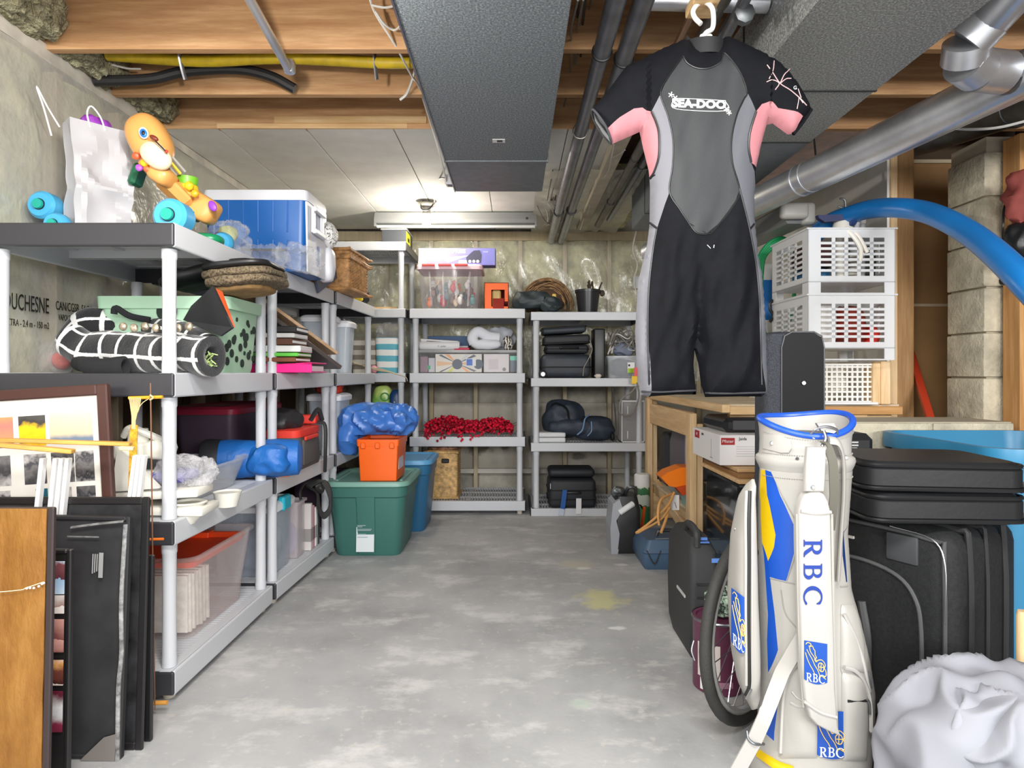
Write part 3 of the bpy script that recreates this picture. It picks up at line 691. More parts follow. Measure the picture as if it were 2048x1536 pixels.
wheel(at(92, 413, 2.40) , .052, .07, tw); wheel(V((X(116, 2.33), 2.33, TOP + .043)), .043, .05, tw)
wheel(V((X(343, 2.25), 2.27, TOP + .056)), .060, .085, tw)
wheel(V((X(436, 2.62), 2.66, TOP + .044)), .045, .045, tw)
# head: slanted, facing right/front
hd = at(300, 282, 2.42)
RM = Matrix.Rotation(math.radians(-38), 4, 'Y')
MB(M_tanp).blob(hd, (.145, .13, .21), 2.4, 0, cuts=12, M=Matrix.Rotation(math.radians(-28), 4, 'Y')).out('head', tw, True, True)
MB(mat('cream_toy_plastic', (240, 222, 186), .35)).blob(at(312, 312, 2.345), (.125, .06, .085), 2.2, 0, cuts=10, M=Matrix.Rotation(math.radians(38), 4, 'Y')).out('muzzle', tw, True, True)
ey = at(287, 266, 2.345)
MB(mat('white_paint', (240, 240, 240))).blob(ey + V((0, .0, 0)), (.034, .012, .046), 2, 0, cuts=6, M=Matrix.Rotation(-.4, 4, 'Y')).use(mat('blue_paint', (40, 120, 200), .3)).blob(ey + V((.002, -.004, -.002)), (.026, .012, .034), 2, 0, cuts=6, M=Matrix.Rotation(-.4, 4, 'Y')).use(M_black).blob(ey + V((.004, -.008, -.003)), (.013, .01, .018), 2, 0, cuts=5).out('eye', tw, True, True)
MB(mat('brown_paint', (120, 50, 34), .4)).blob(at(308, 276, 2.325), (.035, .02, .018), 2, 0, cuts=6, M=Matrix.Rotation(.5, 4, 'Y')).out('nose', tw, True, True)
MB(M_black).tube([at(311, 282, 2.312), at(325, 296, 2.312), at(334, 306, 2.316), at(330, 300, 2.314)], .0025, 6).use(mat('red_paint', (200, 50, 40), .4)).blob(at(333, 303, 2.315), (.012, .008, .012), 2, 0, cuts=4).out('mouth', tw, True, True)
# sloping arms and tray
def seg(a, b, w, h, m, nm, bev=.02): MB(m).beam(a, b, w, h, bev).out(nm, tw, True, True)
seg(at(285, 312, 2.40), at(318, 352, 2.42), .09, .06, M_tanp, 'arm', .022)
seg(at(318, 350, 2.42), at(380, 412, 2.5), .10, .055, M_tanp, 'arm', .022)
MB(M_tanp).blob(at(325, 352, 2.40), (.09, .10, .07), 3, 0, cuts=8, M=Matrix.Rotation(.6, 4, 'Y')).out('arm_joint', tw, True, True)
MB(M_tanp).blob(at(408, 418, 2.52), (.115, .09, .10), 4, 0, cuts=8, M=Matrix.Rotation(.55, 4, 'Y')).out('knee', tw, True, True)
MB(M_tanp).blob(at(372, 388, 2.50), (.10, .08, .085), 4, 0, cuts=8, M=Matrix.Rotation(.65, 4, 'Y')).out('knee', tw, True, True)
MB(mat('purple_toy', (140, 60, 190), .4)).blob(at(425, 412, 2.455), (.03, .014, .045), 2, 0, cuts=6, M=Matrix.Rotation(-.5, 4, 'Y')).out('button', tw, True, True)
for (px, py, c, sz) in ((272, 312, (226, 90, 50), .028), (290, 325, (232, 196, 40), .032), (278, 336, (170, 90, 200), .026), (294, 338, (230, 110, 60), .026), (352, 362, (180, 40, 40), .025), (378, 372, (232, 190, 40), .035), (390, 388, (232, 170, 40), .03)):
    MB(mat('toy_%d' % c[0] + str(c[1]), c, .4)).blob(at(px, py, 2.36 if px < 300 else 2.44), (sz, sz * .8, sz), 2, .2, 30, px, 6).out('bead', tw, True, True)
MB(mat('lime_toy', (120, 190, 50), .4)).lathe([(.038, -.03), (.042, -.005), (.042, 0)], at(374, 356, 2.5), 18).use(mat('yellow_toy', (240, 200, 40), .4)).lathe([(.036, -.05), (.040, -.03), (.036, -.012)], at(376, 366, 2.49), 18).out('spinner', tw, True, True)
for k in range(3): MB(mat('toy_yellow_bar', (238, 206, 70), .4) if k == 1 else mat('toy_grey_bar', (170, 170, 166), .4)).beam(at(328 + 8 * k, 322 - 4 * k, 2.40), at(352 + 9 * k, 352 - 4 * k, 2.44), .008, .008).out('abacus_bar', tw, False, True)
MB(M_dgrn).beam(at(283, 330, 2.46), at(268, 372, 2.46), .07, .03, .01).out('upper_frame', tw, True, True); MB(M_dgrn).beam(at(375, 420, 2.5), at(410, 432, 2.55), .09, .05, .01).out('lower_frame', tw, True, True)
MB(M_grn).blob(V((X(400, 2.5), 2.52, TOP + .028)), (.16, .11, .05), 2.6, 0, cuts=8).out('foot', tw, True, True)
# clear bag behind toy + blue cooler
MBg = thing('plastic_bag', 'crumpled clear plastic bag behind the toy walker', 'bag', (X(440, 2.75), 2.78, TOP))
MB(M_bag).blob((0, .06, .08), (.17, .14, .18), 2.6, .25, 14, 5, 20, .8, .92).out('bag_body', MBg, True)
m2 = mat('red_ball', (190, 30, 50), .4); MB(m2).blob((-.02, .0, .10), (.035, .035, .035), 2, 0, cuts=6).use(mat('lime_bits', (190, 196, 130), .5)).blob((.0, .05, .12), (.08, .06, .07), 2.4, .2, 18, 2, 8).out('contents', MBg, True)
co = thing('cooler', 'blue and white picnic cooler on top of the second unit', 'cooler', (X(538, 3.16) , 3.26, TOP))
M_cb = mat('cooler_blue', (20, 96, 172), .35); M_cw = mat('cooler_white', (226, 228, 234), .4)
cw, cd, chh = .50, .33, .375
cx0 = X(612, 3.10)
co.location.x = cx0 - cw / 2; co.location.y = 3.10 + cd / 2; co.matrix_basis = Matrix.LocRotScale(co.location, None, None)
MB(M_cb).loft([(cw * .94, cd * .92, 0, .03), (cw, cd, chh - .03, .035)]).out('cooler_body', co, True)
MB(M_cw).loft([(cw + .012, cd + .012, chh - .032, .036), (cw + .016, cd + .016, chh, .036), (cw + .006, cd + .006, chh + .018, .03)]).out('lid', co, True)
g = MB(mat('cooler_groove', (70, 120, 196), .4))
for i in range(6):
    x = -cw * .40 + i * cw * .145
    for z0, z1 in ((.03, .15), (.19, .34)) if i > 1 else ((.03, .34),): g.beam((x * .97, -cd * .965 / 2 - .003 - .0, z0), (x, -cd * .99 / 2 - .003, z1), .004, .005)
g.out('grooves', co)
MB(M_cw).loft([(.008, cd * .86, .0, .003), (.012, cd * .95, chh - .035, .003)], (cw / 2 - .002, 0, 0)).out('side_panel', co)
MB(M_cw).b2(cw/2 + .006, cw/2 + .022, -.11, -.08, .20, .33, .005, 2).b2(cw/2 + .006, cw/2 + .022, .03, .06, .20, .33, .005, 2).b2(cw/2 + .014, cw/2 + .034, -.11, .06, .305, .33, .005, 2).b2(cw/2 + .014, cw/2 + .034, -.11, .06, .195, .22, .005, 2).out('handle', co)
MB(mat('cooler_slot', (60, 90, 150))).b2(cw/2 + .002, cw/2 + .006, .0, .03, .05, .15).out('drain', co)
bg = thing('plastic_bag', 'crumpled clear plastic bag lying in front of the blue cooler', 'bag', (X(545, 2.98), 3.0, TOP))
MB(clear('clear_bag_heavy', (235, 238, 242), .12, .07, 1.0, 30, 1)).blob((-.08, .03, .045), (.26, .10, .12), 2.6, .35, 16, 9, 26, .85, .8).blob((.10, .03, .04), (.22, .11, .13), 2.6, .4, 15, 4, 26, .85, .8, Matrix.Rotation(.25, 4, 'Y')).out('bag_body', bg, True)
MB(M_dark).beam((-.16, .01, .085), (.05, .02, .085), .006, .012).out('zip_rim', bg)
h = thing('patterned_cap', 'black and white patterned cloth cap behind the cooler handle', 'cap', (X(648, 3.3) - .035, 3.46, TOP))
M_bwp = ramp('black_white_scraps', [(0, (238, 238, 236)), (.52, (32, 32, 34)), (.72, (230, 230, 228))], 2, .05, wob=.25, wobs=30)
MB(M_bwp).blob((0, 0, .25), (.12, .14, .14), 2.2, .15, 12, 2, 10).use(M_cw).blob((0, 0, .09), (.09, .1, .19), 3, .1, 10, 3, 8).out('cap_body', h, True)
# wicker chest on unit 3
def wicker(name, label, loc, w, d, h, rz, col, lid=True, hole=False, n=22):
    t = thing(name, label, 'basket', loc, rz)
    mw = mat('wicker_%d' % col[0], col, .6, var=.3, vs=30)
    b = MB(mw); P = rrect(w, d, .02, 3)
    per = [V((p[0], p[1], 0)) for p in P]; pts = []
    for i, p in enumerate(per):
        q = per[(i + 1) % len(per)]; L = (q - p).length; k = max(1, int(L / .012))
        pts += [p + (q - p) * (j / k) for j in range(k)]
    rows = int(h / .009); N = len(pts); R = []
    for r in range(rows + 1):
        z = h * r / rows; ring = []
        for i, p in enumerate(pts):
            nn = V((p.x / w, p.y / d, 0)).normalized(); s = .0045 * (1 if ((i // 2 + r) % 2) else -1)
            ring.append(p * (1 + .02 * z / h) + nn * s + V((0, 0, z)))
        R.append(ring)
    b.rings(R, True).out('weave', t, True, ang=60)
    rim = MB(mw)
    for zz in ((0.01, h - .012) if not lid else (.01, h * .80, h * .84, h)):
        rim.tube([(p.x * 1.03, p.y * 1.03, zz) for p in per[::2]], .011, 6, 2, True)
    rim.out('rim', t, True)
    if hole:
        MB(M_black).b2(hole[0], hole[1], -d/2 - .012, -d/2 + .01, hole[2], hole[3], .006).out('handle_hole', t)
    return t
wicker('wicker_chest', 'lidded brown wicker chest on the third left unit, below the ceiling', (X(676, 3.9) - .07, 4.02, TOP), .34, .40, .245, -.04, (188, 140, 88))
board('framed_board', 'dark framed board leaning between the cooler and the wicker chest', 'picture', (X(655, 3.55) - .02, 3.62, TOP), .30, .012, .24, mat('dark_blue_board', (62, 74, 92), .4), (.0, math.radians(-24), PI/2 - .1))
by = thing('black_bag', 'small black bag with a yellow lining at the far end of the third unit', 'bag', (X(712, 4.55) - .03, 4.62, TOP))
MB(mat('black_nylon', (40, 41, 44), .55)).blob((0, 0, .055), (.20, .16, .12), 2.5, .25, 9, 3, 12, .5, .9).use(mat('yellow_cloth', (226, 204, 30), .6)).blob((.045, -.07, .035), (.07, .05, .05), 2.4, .2, 20, 8, 8).out('bag_body', by, True)
st = thing('wood_sticks', 'loose wooden slat lying across the corner of the tall unit', 'slat', (X(768, 4.95), 5.0, TOP)); MB(M_pinex).b2(-.12, .12, -.01, .02, 0, .022, .002).b2(-.04, .12, .03, .05, 0, .02, .002).out('slat', st)
MB(M_wirek).tube([at(735, 608, 4.9), at(737, 625, 4.88), at(738, 640, 4.88)], .004, 6).out('tie', st, True, True)
# ---- unit 1, second tier
bk = thing('folded_blanket', 'black fleece blanket with white grid lines rolled up on the second shelf', 'blanket', (X(285, 2.35), 2.40, T2))
def grid_mat():
    m, nt, b, out = _new('blanket_fleece'); b.inputs['Roughness'].default_value = .95; b.inputs['Sheen Weight'].default_value = .3
    uv = nt.nodes.new('ShaderNodeUVMap'); sp = nt.nodes.new('ShaderNodeSeparateXYZ'); nt.links.new(uv.outputs[0], sp.inputs[0])
    nz = _noise(nt, _coord(nt), 70, 2); last = None
    for ax, fr, th in ((0, 1, .17), (1, 1, .15)):
        w = nt.nodes.new('ShaderNodeMath'); w.operation = 'MULTIPLY_ADD'; w.inputs[1].default_value = .05; nt.links.new(nz, w.inputs[0]); nt.links.new(sp.outputs[ax], w.inputs[2])
        f = nt.nodes.new('ShaderNodeMath'); f.operation = 'FRACT'; nt.links.new(w.outputs[0], f.inputs[0])
        l = nt.nodes.new('ShaderNodeMath'); l.operation = 'LESS_THAN'; l.inputs[1].default_value = th; nt.links.new(f.outputs[0], l.inputs[0])
        if last is None: last = l.outputs[0]
        else:
            mx = nt.nodes.new('ShaderNodeMath'); mx.operation = 'MAXIMUM'; nt.links.new(last, mx.inputs[0]); nt.links.new(l.outputs[0], mx.inputs[1]); last = mx.outputs[0]
    nt.links.new(_ramp(nt, last, [(0, (30, 31, 34)), (1, (226, 226, 224))], True), b.inputs['Base Color'])
    _bump(nt, b, _noise(nt, _coord(nt), 160, 2), .6, .004); return m
M_blk = grid_mat()
def roll(path, ra, parent, mtl, nu=60, nv=28, su=.092, sv=.088, hollow=True, k=6, seed=0, amp=.012):
    """a rolled cloth along a path, with cloth coordinates as UV in the given cell sizes"""
    P = catmull(path, k); N = len(P); bm = bmesh.new(); uvl = bm.loops.layers.uv.new('UVMap'); R = []
    u = None; L = [0]
    for i in range(1, N): L.append(L[-1] + (P[i] - P[i-1]).length)
    for i in range(N):
        T = (P[min(i+1, N-1)] - P[max(i-1, 0)]).normalized()
        u = T.orthogonal().normalized() if u is None else (u - T * u.dot(T)).normalized(); v = T.cross(u)
        r0 = np.interp(i / (N - 1), np.linspace(0, 1, len(ra)), ra); ring = []
        for j in range(nv):
            a = 2 * PI * j / nv; q = P[i] + (u * math.cos(a) + v * math.sin(a)) * r0
            nn = noise.noise(q * 9 + V((seed, 0, 0))); q += (u * math.cos(a) + v * math.sin(a)) * amp * nn * 1.5
            ring.append(bm.verts.new(q))
        R.append(ring)
    for i in range(N - 1):
        for j in range(nv):
            jj = (j + 1) % nv; f = bm.faces.new((R[i][j], R[i][jj], R[i+1][jj], R[i+1][j]))
            rr = 2 * PI * .07
            for l, (uu, vv) in zip(f.loops, ((L[i], j), (L[i], j + 1), (L[i+1], j + 1), (L[i+1], j))): l[uvl].uv = (uu / su, vv / nv * rr / sv)
    for ring, nx, sgn in ((R[0], R[1], 1), (R[-1], R[-2], -1)):
        c = sum((v.co for v in ring), V()) / nv; d = (sum((v.co for v in nx), V()) / nv - c).normalized()
        prev = ring
        for f_, dep in ((.75, -.006), (.5, .0), (.42, .03), (.1, .05)):
            nr = [bm.verts.new(c + (v.co - c) * f_ + d * dep) for v in ring]
            for j in range(nv): bm.faces.new((prev[j], prev[(j+1) % nv], nr[(j+1) % nv], nr[j]))
            prev = nr
        bm.faces.new(prev)
    for f in bm.faces:
        if all(l[uvl].uv.length < 1e-6 for l in f.loops):
            for l in f.loops: l[uvl].uv = (.5, .5)
    bmesh.ops.recalc_face_normals(bm, faces=bm.faces[:])
    return bm
def fin(bm, name, parent, mtl):
    mb = MB(mtl); mb.bm.free(); mb.bm = bm; return mb.out(name, parent, True, True, ang=60)
y = 2.34
fin(roll([at(142, 680, y + .06), at(185, 700, y + .05), at(260, 704, y + .02), at(340, 708, y - .06), at(428, 712, y - .13)], [.062, .07, .074, .070, .066], bk, M_blk), 'rolled_layer', bk, M_blk)
fin(roll([at(135, 690, y + .2), at(160, 655, y + .2), at(215, 648, y + .22), at(300, 660, y + .24), at(420, 690, y + .05)], [.045, .06, .065, .07, .05], bk, M_blk, seed=4), 'rolled_layer', bk, M_blk)
fin(roll([at(250, 733, y - .10), at(190, 733, y - .09), at(160, 722, y + .0)], [.032, .034, .03], bk, mat('black_fleece', (30, 31, 34), .95, bump=.5, bs=200), seed=4), 'rolled_layer', bk, mat('black_fleece', (30, 31, 34)))
MB(mat('black_fleece', (30, 31, 34))).tube([at(228, 628, y + .1), at(232, 616, y + .1), at(260, 632, y + .12), at(300, 640, y + .14)], .012, 8).out('cord', bk, True, True)
M_disc = mat('fancy_disc', (170, 158, 138), .35, .5, var=.4, vs=60)
be = MB(M_disc)
for i in range(7): be.blob(at(246 + 22 * i, 653 + (i % 2) * 3, 2.22 - .004 * i), (.028, .018, .030), 2, .1, 40, i, 6)
tag(be.out('bell_string', None, True), 'row of small tarnished round bells lying on the rolled blanket', 'decoration')
gr = thing('shredded_grass', 'tuft of pale green shredded paper sticking out of the blanket roll', 'paper shred', at(412, 722, 2.20))
g = MB(mat('shred_green', (166, 190, 120), .7))
for i in range(60):
    p0 = V((rnd.uniform(-.02, .02), rnd.uniform(-.01, .02), rnd.uniform(-.03, .03))); p1 = p0 + V((rnd.uniform(-.02, .02), rnd.uniform(-.02, .005), rnd.uniform(-.02, .02)))
    g.tube([p0, p1], .0022, 4, smooth=False)
g.out('shreds', gr, kind='stuff')
# green laundry basket with round holes
gb = thing('laundry_basket', 'pale green plastic basket with round holes behind the rolled blanket', 'basket', (X(420, 2.66), 2.62, T2))
M_mint = mat('mint_plastic', (168, 204, 176), .45)
gx0, gx1, gy0, gy1, gh = X(262, 2.72) , X(500, 2.72), 2.50, 2.84, .30
gc = V(((gx0 + gx1) / 2, (gy0 + gy1) / 2, 0)); gw, gd = gx1 - gx0, gy1 - gy0
gb.location = (gc.x, gc.y, T2); gb.matrix_basis = Matrix.Translation(gb.location)
MB(M_mint).loft([(gw * .88, gd * .88, 0, .03), (gw * .90, gd * .90, .02, .03), (gw * .97, gd * .97, gh * .84, .03), (gw * 1.03, gd * 1.03, gh * .84, .03), (gw * 1.04, gd * 1.04, gh, .03), (gw * .96, gd * .96, gh, .03), (gw * .86, gd * .86, .01, .03)], cap1=True).out('basket_body', gb, True)
ho = MB(mat('hole_dark', (30, 44, 38), .9))
for i in range(26):
    y_ = rnd.uniform(-gd * .40, gd * .40); z_ = .04 + (gh * .84 - .07) * ((i * .618) % 1); r = rnd.choice((.009, .013, .017))
    x_ = gw / 2 * (.90 + .07 * z_ / (gh * .84)) + .0015
    ho.lathe([(r, -.002), (r, .001)], (x_, y_, z_), 16, 'X')
ho.lathe([(.04, -.002), (.04, .002)], (0.02, -gd/2 * .99 - .004, gh * .80), 18, 'Y').out('holes', gb)
fo = thing('document_folder', 'black expanding folder with an orange inside leaning on the green basket', 'folder', at(420, 660, 2.40))
A = [at(382, 612, 2.42), at(425, 572, 2.30), at(464, 655, 2.32), at(440, 672, 2.32), at(366, 640, 2.46)]
f = MB(mat('folder_black', (44, 45, 48), .6)); f.prism([(0, 0)] * 0 or [(i, 0) for i in range(5)], lambda u, v, w: A[int(u)] + V((0, w, 0)), .018)
f.out('cover', fo, False, True)
B_ = [at(428, 576, 2.32), at(440, 582, 2.36), at(466, 654, 2.34)]
MB(mat('folder_orange', (240, 100, 50), .6)).prism([(i, 0) for i in range(3)], lambda u, v, w: B_[int(u)] + V((0, w, 0)), .02).out('divider', fo, False, True)
# towel / fleece roll under the top shelf, sitting on the basket
fl = thing('rolled_mat', 'black coat with speckled fleece lining bulging out under the top shelf', 'coat', at(460, 570, 2.6))
M_fleece = mat('speckled_fleece', (96, 84, 66), .95, var=.75, vs=120, bump=1, bs=150)
M_coat = mat('black_coat', (30, 30, 33), .45)
RC = Matrix.Rotation(-.10, 4, 'Y')
MB(M_coat).blob(at(430, 552, 2.64), (.40, .30, .06), 3.4, .22, 6, 2, 16, .5, M=Matrix.Rotation(-.22, 4, 'Y')).blob(at(490, 538, 2.52), (.26, .30, .030), 4, .25, 7, 5, 14, .5, M=RC).out('coat_body', fl, True, True)
MB(M_fleece).blob(at(493, 553, 2.53), (.27, .29, .040), 4, .2, 8, 6, 16, amp2=.12, M=RC).blob(at(497, 567, 2.53), (.265, .28, .044), 4, .2, 8, 9, 16, amp2=.12, M=RC).out('lining', fl, True, True)
MB(mat('tan_suede', (148, 116, 72), .8, var=.2, vs=20)).blob(at(488, 582, 2.55), (.22, .24, .036), 3, .12, 9, 3, 12, M=RC).out('underside', fl, True, True)
ps = thing('clear_pouch', 'half full clear pouch with red contents left of the rolled blanket', 'bag', (X(112, 2.55), 2.55, T2))
MB(M_bag).blob((0, 0, .065), (.15, .08, .14), 2.2, .25, 10, 4, 12, .6, .95).use(mat('red_sweets', (186, 70, 56), .6)).blob((.02, .0, .05), (.08, .05, .07), 2, .2, 12, 2, 8).out('pouch_body', ps, True)
# ---- unit 1, third tier: clear lid and white moulded parts
M_ivory = mat('ivory_plastic', (226, 224, 214), .45)
cl = thing('clear_bin_lid', 'large shallow clear plastic tray on the third shelf', 'tray', (X(400, 2.6), 2.62, T3))
cl.location = (-1.45, 2.575, T3); cl.matrix_basis = Matrix.Translation(cl.location)
MB(clear('smoky_clear', (222, 224, 226), .18, .2)).loft([(.44, .50, 0, .05), (.52, .58, .12, .06), (.54, .60, .125, .06), (.54, .60, .115, .06)], cap1=False).loft([(.515, .575, .12, .06), (.435, .495, .004, .05)], cap0=False).out('tray_body', cl, True)
sm = thing('machine_base', 'white moulded plastic machine base leaning over the edge of the third shelf', 'machine part', (-1.27, 2.22, T3))
MB(M_ivory).box((.05, .0, .075), (.28, .14, .028), .008, seg=2, rot=(0, -.04, .08)).box((.05, .02, .018), (.30, .16, .03), .01, seg=2, rot=(0, .04, .08)).box((-.04, .02, .115), (.10, .10, .06), .01, seg=2).out('base', sm, True)
MB(M_ivory).prism([(-.09, .09), (-.06, .09), (.07, .10), (-.07, .24)], lambda u, v, w: V((u, -.07 + w, v)), .02).b2(-.10, .0, -.05, .09, .19, .25, .01, 2).out('bracket', sm)
MB(M_ivory).lathe([(.03, 0), (.034, .01), (.03, .05)], (-.04, .0, .245), 14).tube([(-.09, .0, .27), (-.05, -.03, .30), (.0, -.02, .28), (.03, .03, .25)], .012, 8).blob((.02, .03, .22), (.10, .08, .07), 3, .2, 16, 2, 8).out('fittings', sm, True)
MB(mat('violet_box', (96, 92, 168), .5)).box((.045, .05, .125), (.15, .12, .035), .006).out('purple_insert', sm)
MB(clear('clear_wrap', (240, 240, 242), .3, .08, .9, 40)).blob((.10, .05, .14), (.20, .14, .10), 2.6, .3, 16, 7, 16, .8).out('plastic_wrap', sm, True)
MB(M_ivory).lathe([(.055, 0), (.06, .004), (.052, .008), (.045, -.04), (.02, -.07)], (.135, .0, .035), 18).out('knob', sm, True); MB(M_ivory).lathe([(.05, 0), (.052, .006), (.036, -.05)], (.17, .22, .03), 18).out('knob', sm, True)
MB(M_steel).lathe([(.009, -.003), (.009, .003)], (.10, -.075, .078), 10, 'Y').out('screw', sm)
# ---- unit 1, bottom: clear bin with orange lid holding papers
ob = bin_('storage_bin', 'clear storage bin with an orange lid holding papers on the bottom shelf', 'bin', (-1.38, 2.58, T1), .43, .54, .31, clear('rosy_clear', (230, 214, 210), .07, .10), None, 0, .84, .05, rib=0, lip=.02)
MB(mat('orange_lid', (232, 72, 26), .4)).loft([(.38, .44, .26, .03), (.40, .48, .285, .03), (.36, .44, .285, .03), (.34, .40, .268, .03)]).b2(-.05, .05, -.245, -.19, .262, .29, .006, 2).b2(-.05, .05, .19, .245, .262, .29, .006, 2).out('lid', ob)
pg = MB(mat('paper_stack', (224, 220, 212), .8, var=.08, vs=40))
for i in range(9): pg.box((.03 + .004 * (i % 3), -.21 + .018 * i, .125), (.27, .010, .21 + .01 * (i % 2)), rot=(.02 * (i % 3), 0, 0))
pg.box((-.11, -.19, .13), (.02, .16, .24), rot=(0, .45, 0)); pg.out('papers', ob)
MB(mat('cardboard_brown', (110, 64, 48), .8)).b2(-.15, -.13, -.2, .2, .01, .24).out('card_sheet', ob)
# ---- second unit, tier 2: boards, binders
def on2(px, d): return X(px, d)
pk = thing('ring_binder', 'hot pink ring binder at the bottom of the pile on the second unit', 'binder', (-1.115, 3.15, T2), 0)
MB(mat('pink_cover', (236, 30, 130), .45)).box((0, -.0, .004), (.30, .24, .005), .001).box((0, 0, .040), (.30, .24, .005), .001, rot=(0, -.05, 0)).box((-.0, -.12, .022), (.30, .005, .04), .001).out('cover', pk); MB(M_paper).box((.0, .01, .021), (.27, .21, .025)).out('pages', pk)
lay = [('brown notebook above the pink binder', (120, 70, 44), .022, 'notebook'), ('bright green folder in the pile', (96, 190, 70), .018, 'folder'), ('white boxed frame in the pile', (226, 226, 224), .03, 'picture frame'),
       ('dark brown box frame in the pile', (96, 62, 46), .03, 'picture frame'), ('thin white edged frame near the top of the pile', (210, 208, 204), .022, 'picture frame'), ('black framed picture on top of the pile', (38, 36, 36), .03, 'picture frame')]
zz = T2 + .052
for i, (l, c, hh, ct) in enumerate(lay):
    t = thing(ct.replace(' ', '_'), l + ' on the second unit', ct, (-1.165 + .012 * (i % 3) - .008 * i, 3.13 + .006 * i, zz), .03 * (i % 3))
    MB(mat('stack_%d_%d' % (c[0], c[1]), c, .5)).b2(-.13, .13, -.12, .10, 0, hh, .003).out('frame', t); MB(M_paper).b2(-.115, .131, -.112, .09, hh * .3, hh * .7).out('pages', t); zz += hh + .004
bx = X(553, 3.05)
def lean(label, p0, p1, wy, th, m, name='wood_board'):
    t = thing(name, label, 'board', p0); a = p1 - p0; b = MB(m)
    b.beam(p0, p1, wy, th, .002, (0, 0, 1)); b.out('panel', t, False, True); return t
lean('brown edged dark board sloping down from the pile on the second unit', V((-1.35, 3.30, 1.395)), V((-1.07, 3.66, T2 + .03)), .24, .022, mat('dark_veneer', (84, 76, 74), .35))
lean('pale wooden board sloping down behind the dark board', V((-1.40, 3.34, 1.485)), V((-1.10, 3.72, 1.20)), .22, .018, wood('pale_board', (208, 176, 142), (178, 142, 108), 1))
M_bluec = clear('blue_clear', (120, 160, 214), .4, .15)
bin_('storage_bin', 'blue tinted clear bin full of bags behind the sloping boards', 'bin', (-1.56, 3.52, T2), .26, .40, .34, M_bluec, M_bluec, PI/2 - 1.57, rib=2)
# ---- second unit, tier 3
sb = thing('sleeping_bag', 'rolled blue sleeping bag with a black end on the third shelf', 'sleeping bag', (-1.30, 2.95, T3 + .0))
zc = Z(852, 2.88)
roll_m = mat('blue_nylon', (30, 104, 184), .5, bump=.3, bs=14, dist=.02)
MB(roll_m).lathe([(.06, -.2), (.085, -.19), (.092, -.1), (.085, .0), (.09, .1), (.082, .2), (.05, .215)], (0, 0, 0), 24, 'X', M=Matrix.Translation((0, .12, .092)) @ Matrix.Rotation(.25, 4, 'Z')).use(mat('black_nylon', (40, 41, 44))).lathe([(.02, -.222), (.088, -.215), (.097, -.195), (.094, -.14)], (0, 0, 0), 24, 'X', M=Matrix.Translation((0, .12, .092)) @ Matrix.Rotation(.25, 4, 'Z')).out('bag_body', sb, True)
MB(mat('blue_nylon', (22, 92, 190))).blob((.09, .07, .095), (.19, .13, .14), 2.6, .16, 9, 5, 16, .6).out('loose_end', sb, True)
sb.location = (X(505, 2.95) + .0, 2.84, T3 + .0); sb.matrix_basis = Matrix.Translation(sb.location)
gp = thing('grey_pouch', 'grey quilted pouch between the sleeping bag and the tool bag', 'pouch', (X(565, 3.05) - .02, 3.05, T3 + .055)); MB(mat('grey_nylon', (96, 96, 104), .7)).blob((0, 0, .05), (.11, .13, .11), 2.3, .2, 12, 2, 12).out('pouch_body', gp, True)
oc = thing('orange_case', 'flat orange plastic case on the edge of the second unit', 'case', (X(575, 3.1) - .05, 3.08, T3)); MB(mat('orange_plastic', (238, 120, 20), .4)).loft([(.17, .15, 0, .012), (.18, .16, .01, .014), (.18, .16, .04, .014), (.15, .13, .052, .012)]).b2(.03, .088, -.083, -.07, .015, .03, .003).out('case_body', oc, True)
tb = thing('tool_bag', 'black and grey tool bag with red trim on the third shelf', 'tool bag', (X(612, 3.3) - .10, 3.36, T3))
M_tg = mat('grey_canvas', (82, 80, 80), .8, bump=.2, bs=300); M_tr = mat('red_trim', (226, 60, 46), .6)
MB(M_tg).loft([(.20, .36, 0, .03), (.215, .38, .03, .04), (.20, .36, .17, .04)]).box((.106, -.02, .085), (.02, .22, .13), .008, seg=2).out('bag_body', tb, True)
MB(M_tr).loft([(.205, .365, .165, .04), (.21, .37, .20, .04), (.19, .34, .205, .04)]).box((.118, -.03, .157), (.012, .20, .02), .004).box((.02, .17, .235), (.14, .07, .05), .012, seg=2).out('trim', tb, True)
MB(mat('black_nylon', (40, 41, 44))).blob((-.02, -.03, .24), (.16, .26, .12), 2.2, .2, 8, 1, 12).tube([(.09, .16, .22), (.13, .17, .20), (.135, .16, .05), (.12, .20, -.06)], .010, 6).tube([(.06, .14, .23), (.10, .14, .29), (.11, .18, .23)], .014, 6).out('straps', tb, True)
bin_('storage_bin', 'dark purple bin with a red lid at the back of the third shelf', 'bin', (-1.52, 3.42, T3), .30, .62, .30, mat('plum_plastic', (66, 52, 66), .45), mat('dark_red_lid', (130, 26, 48), .4), 0)
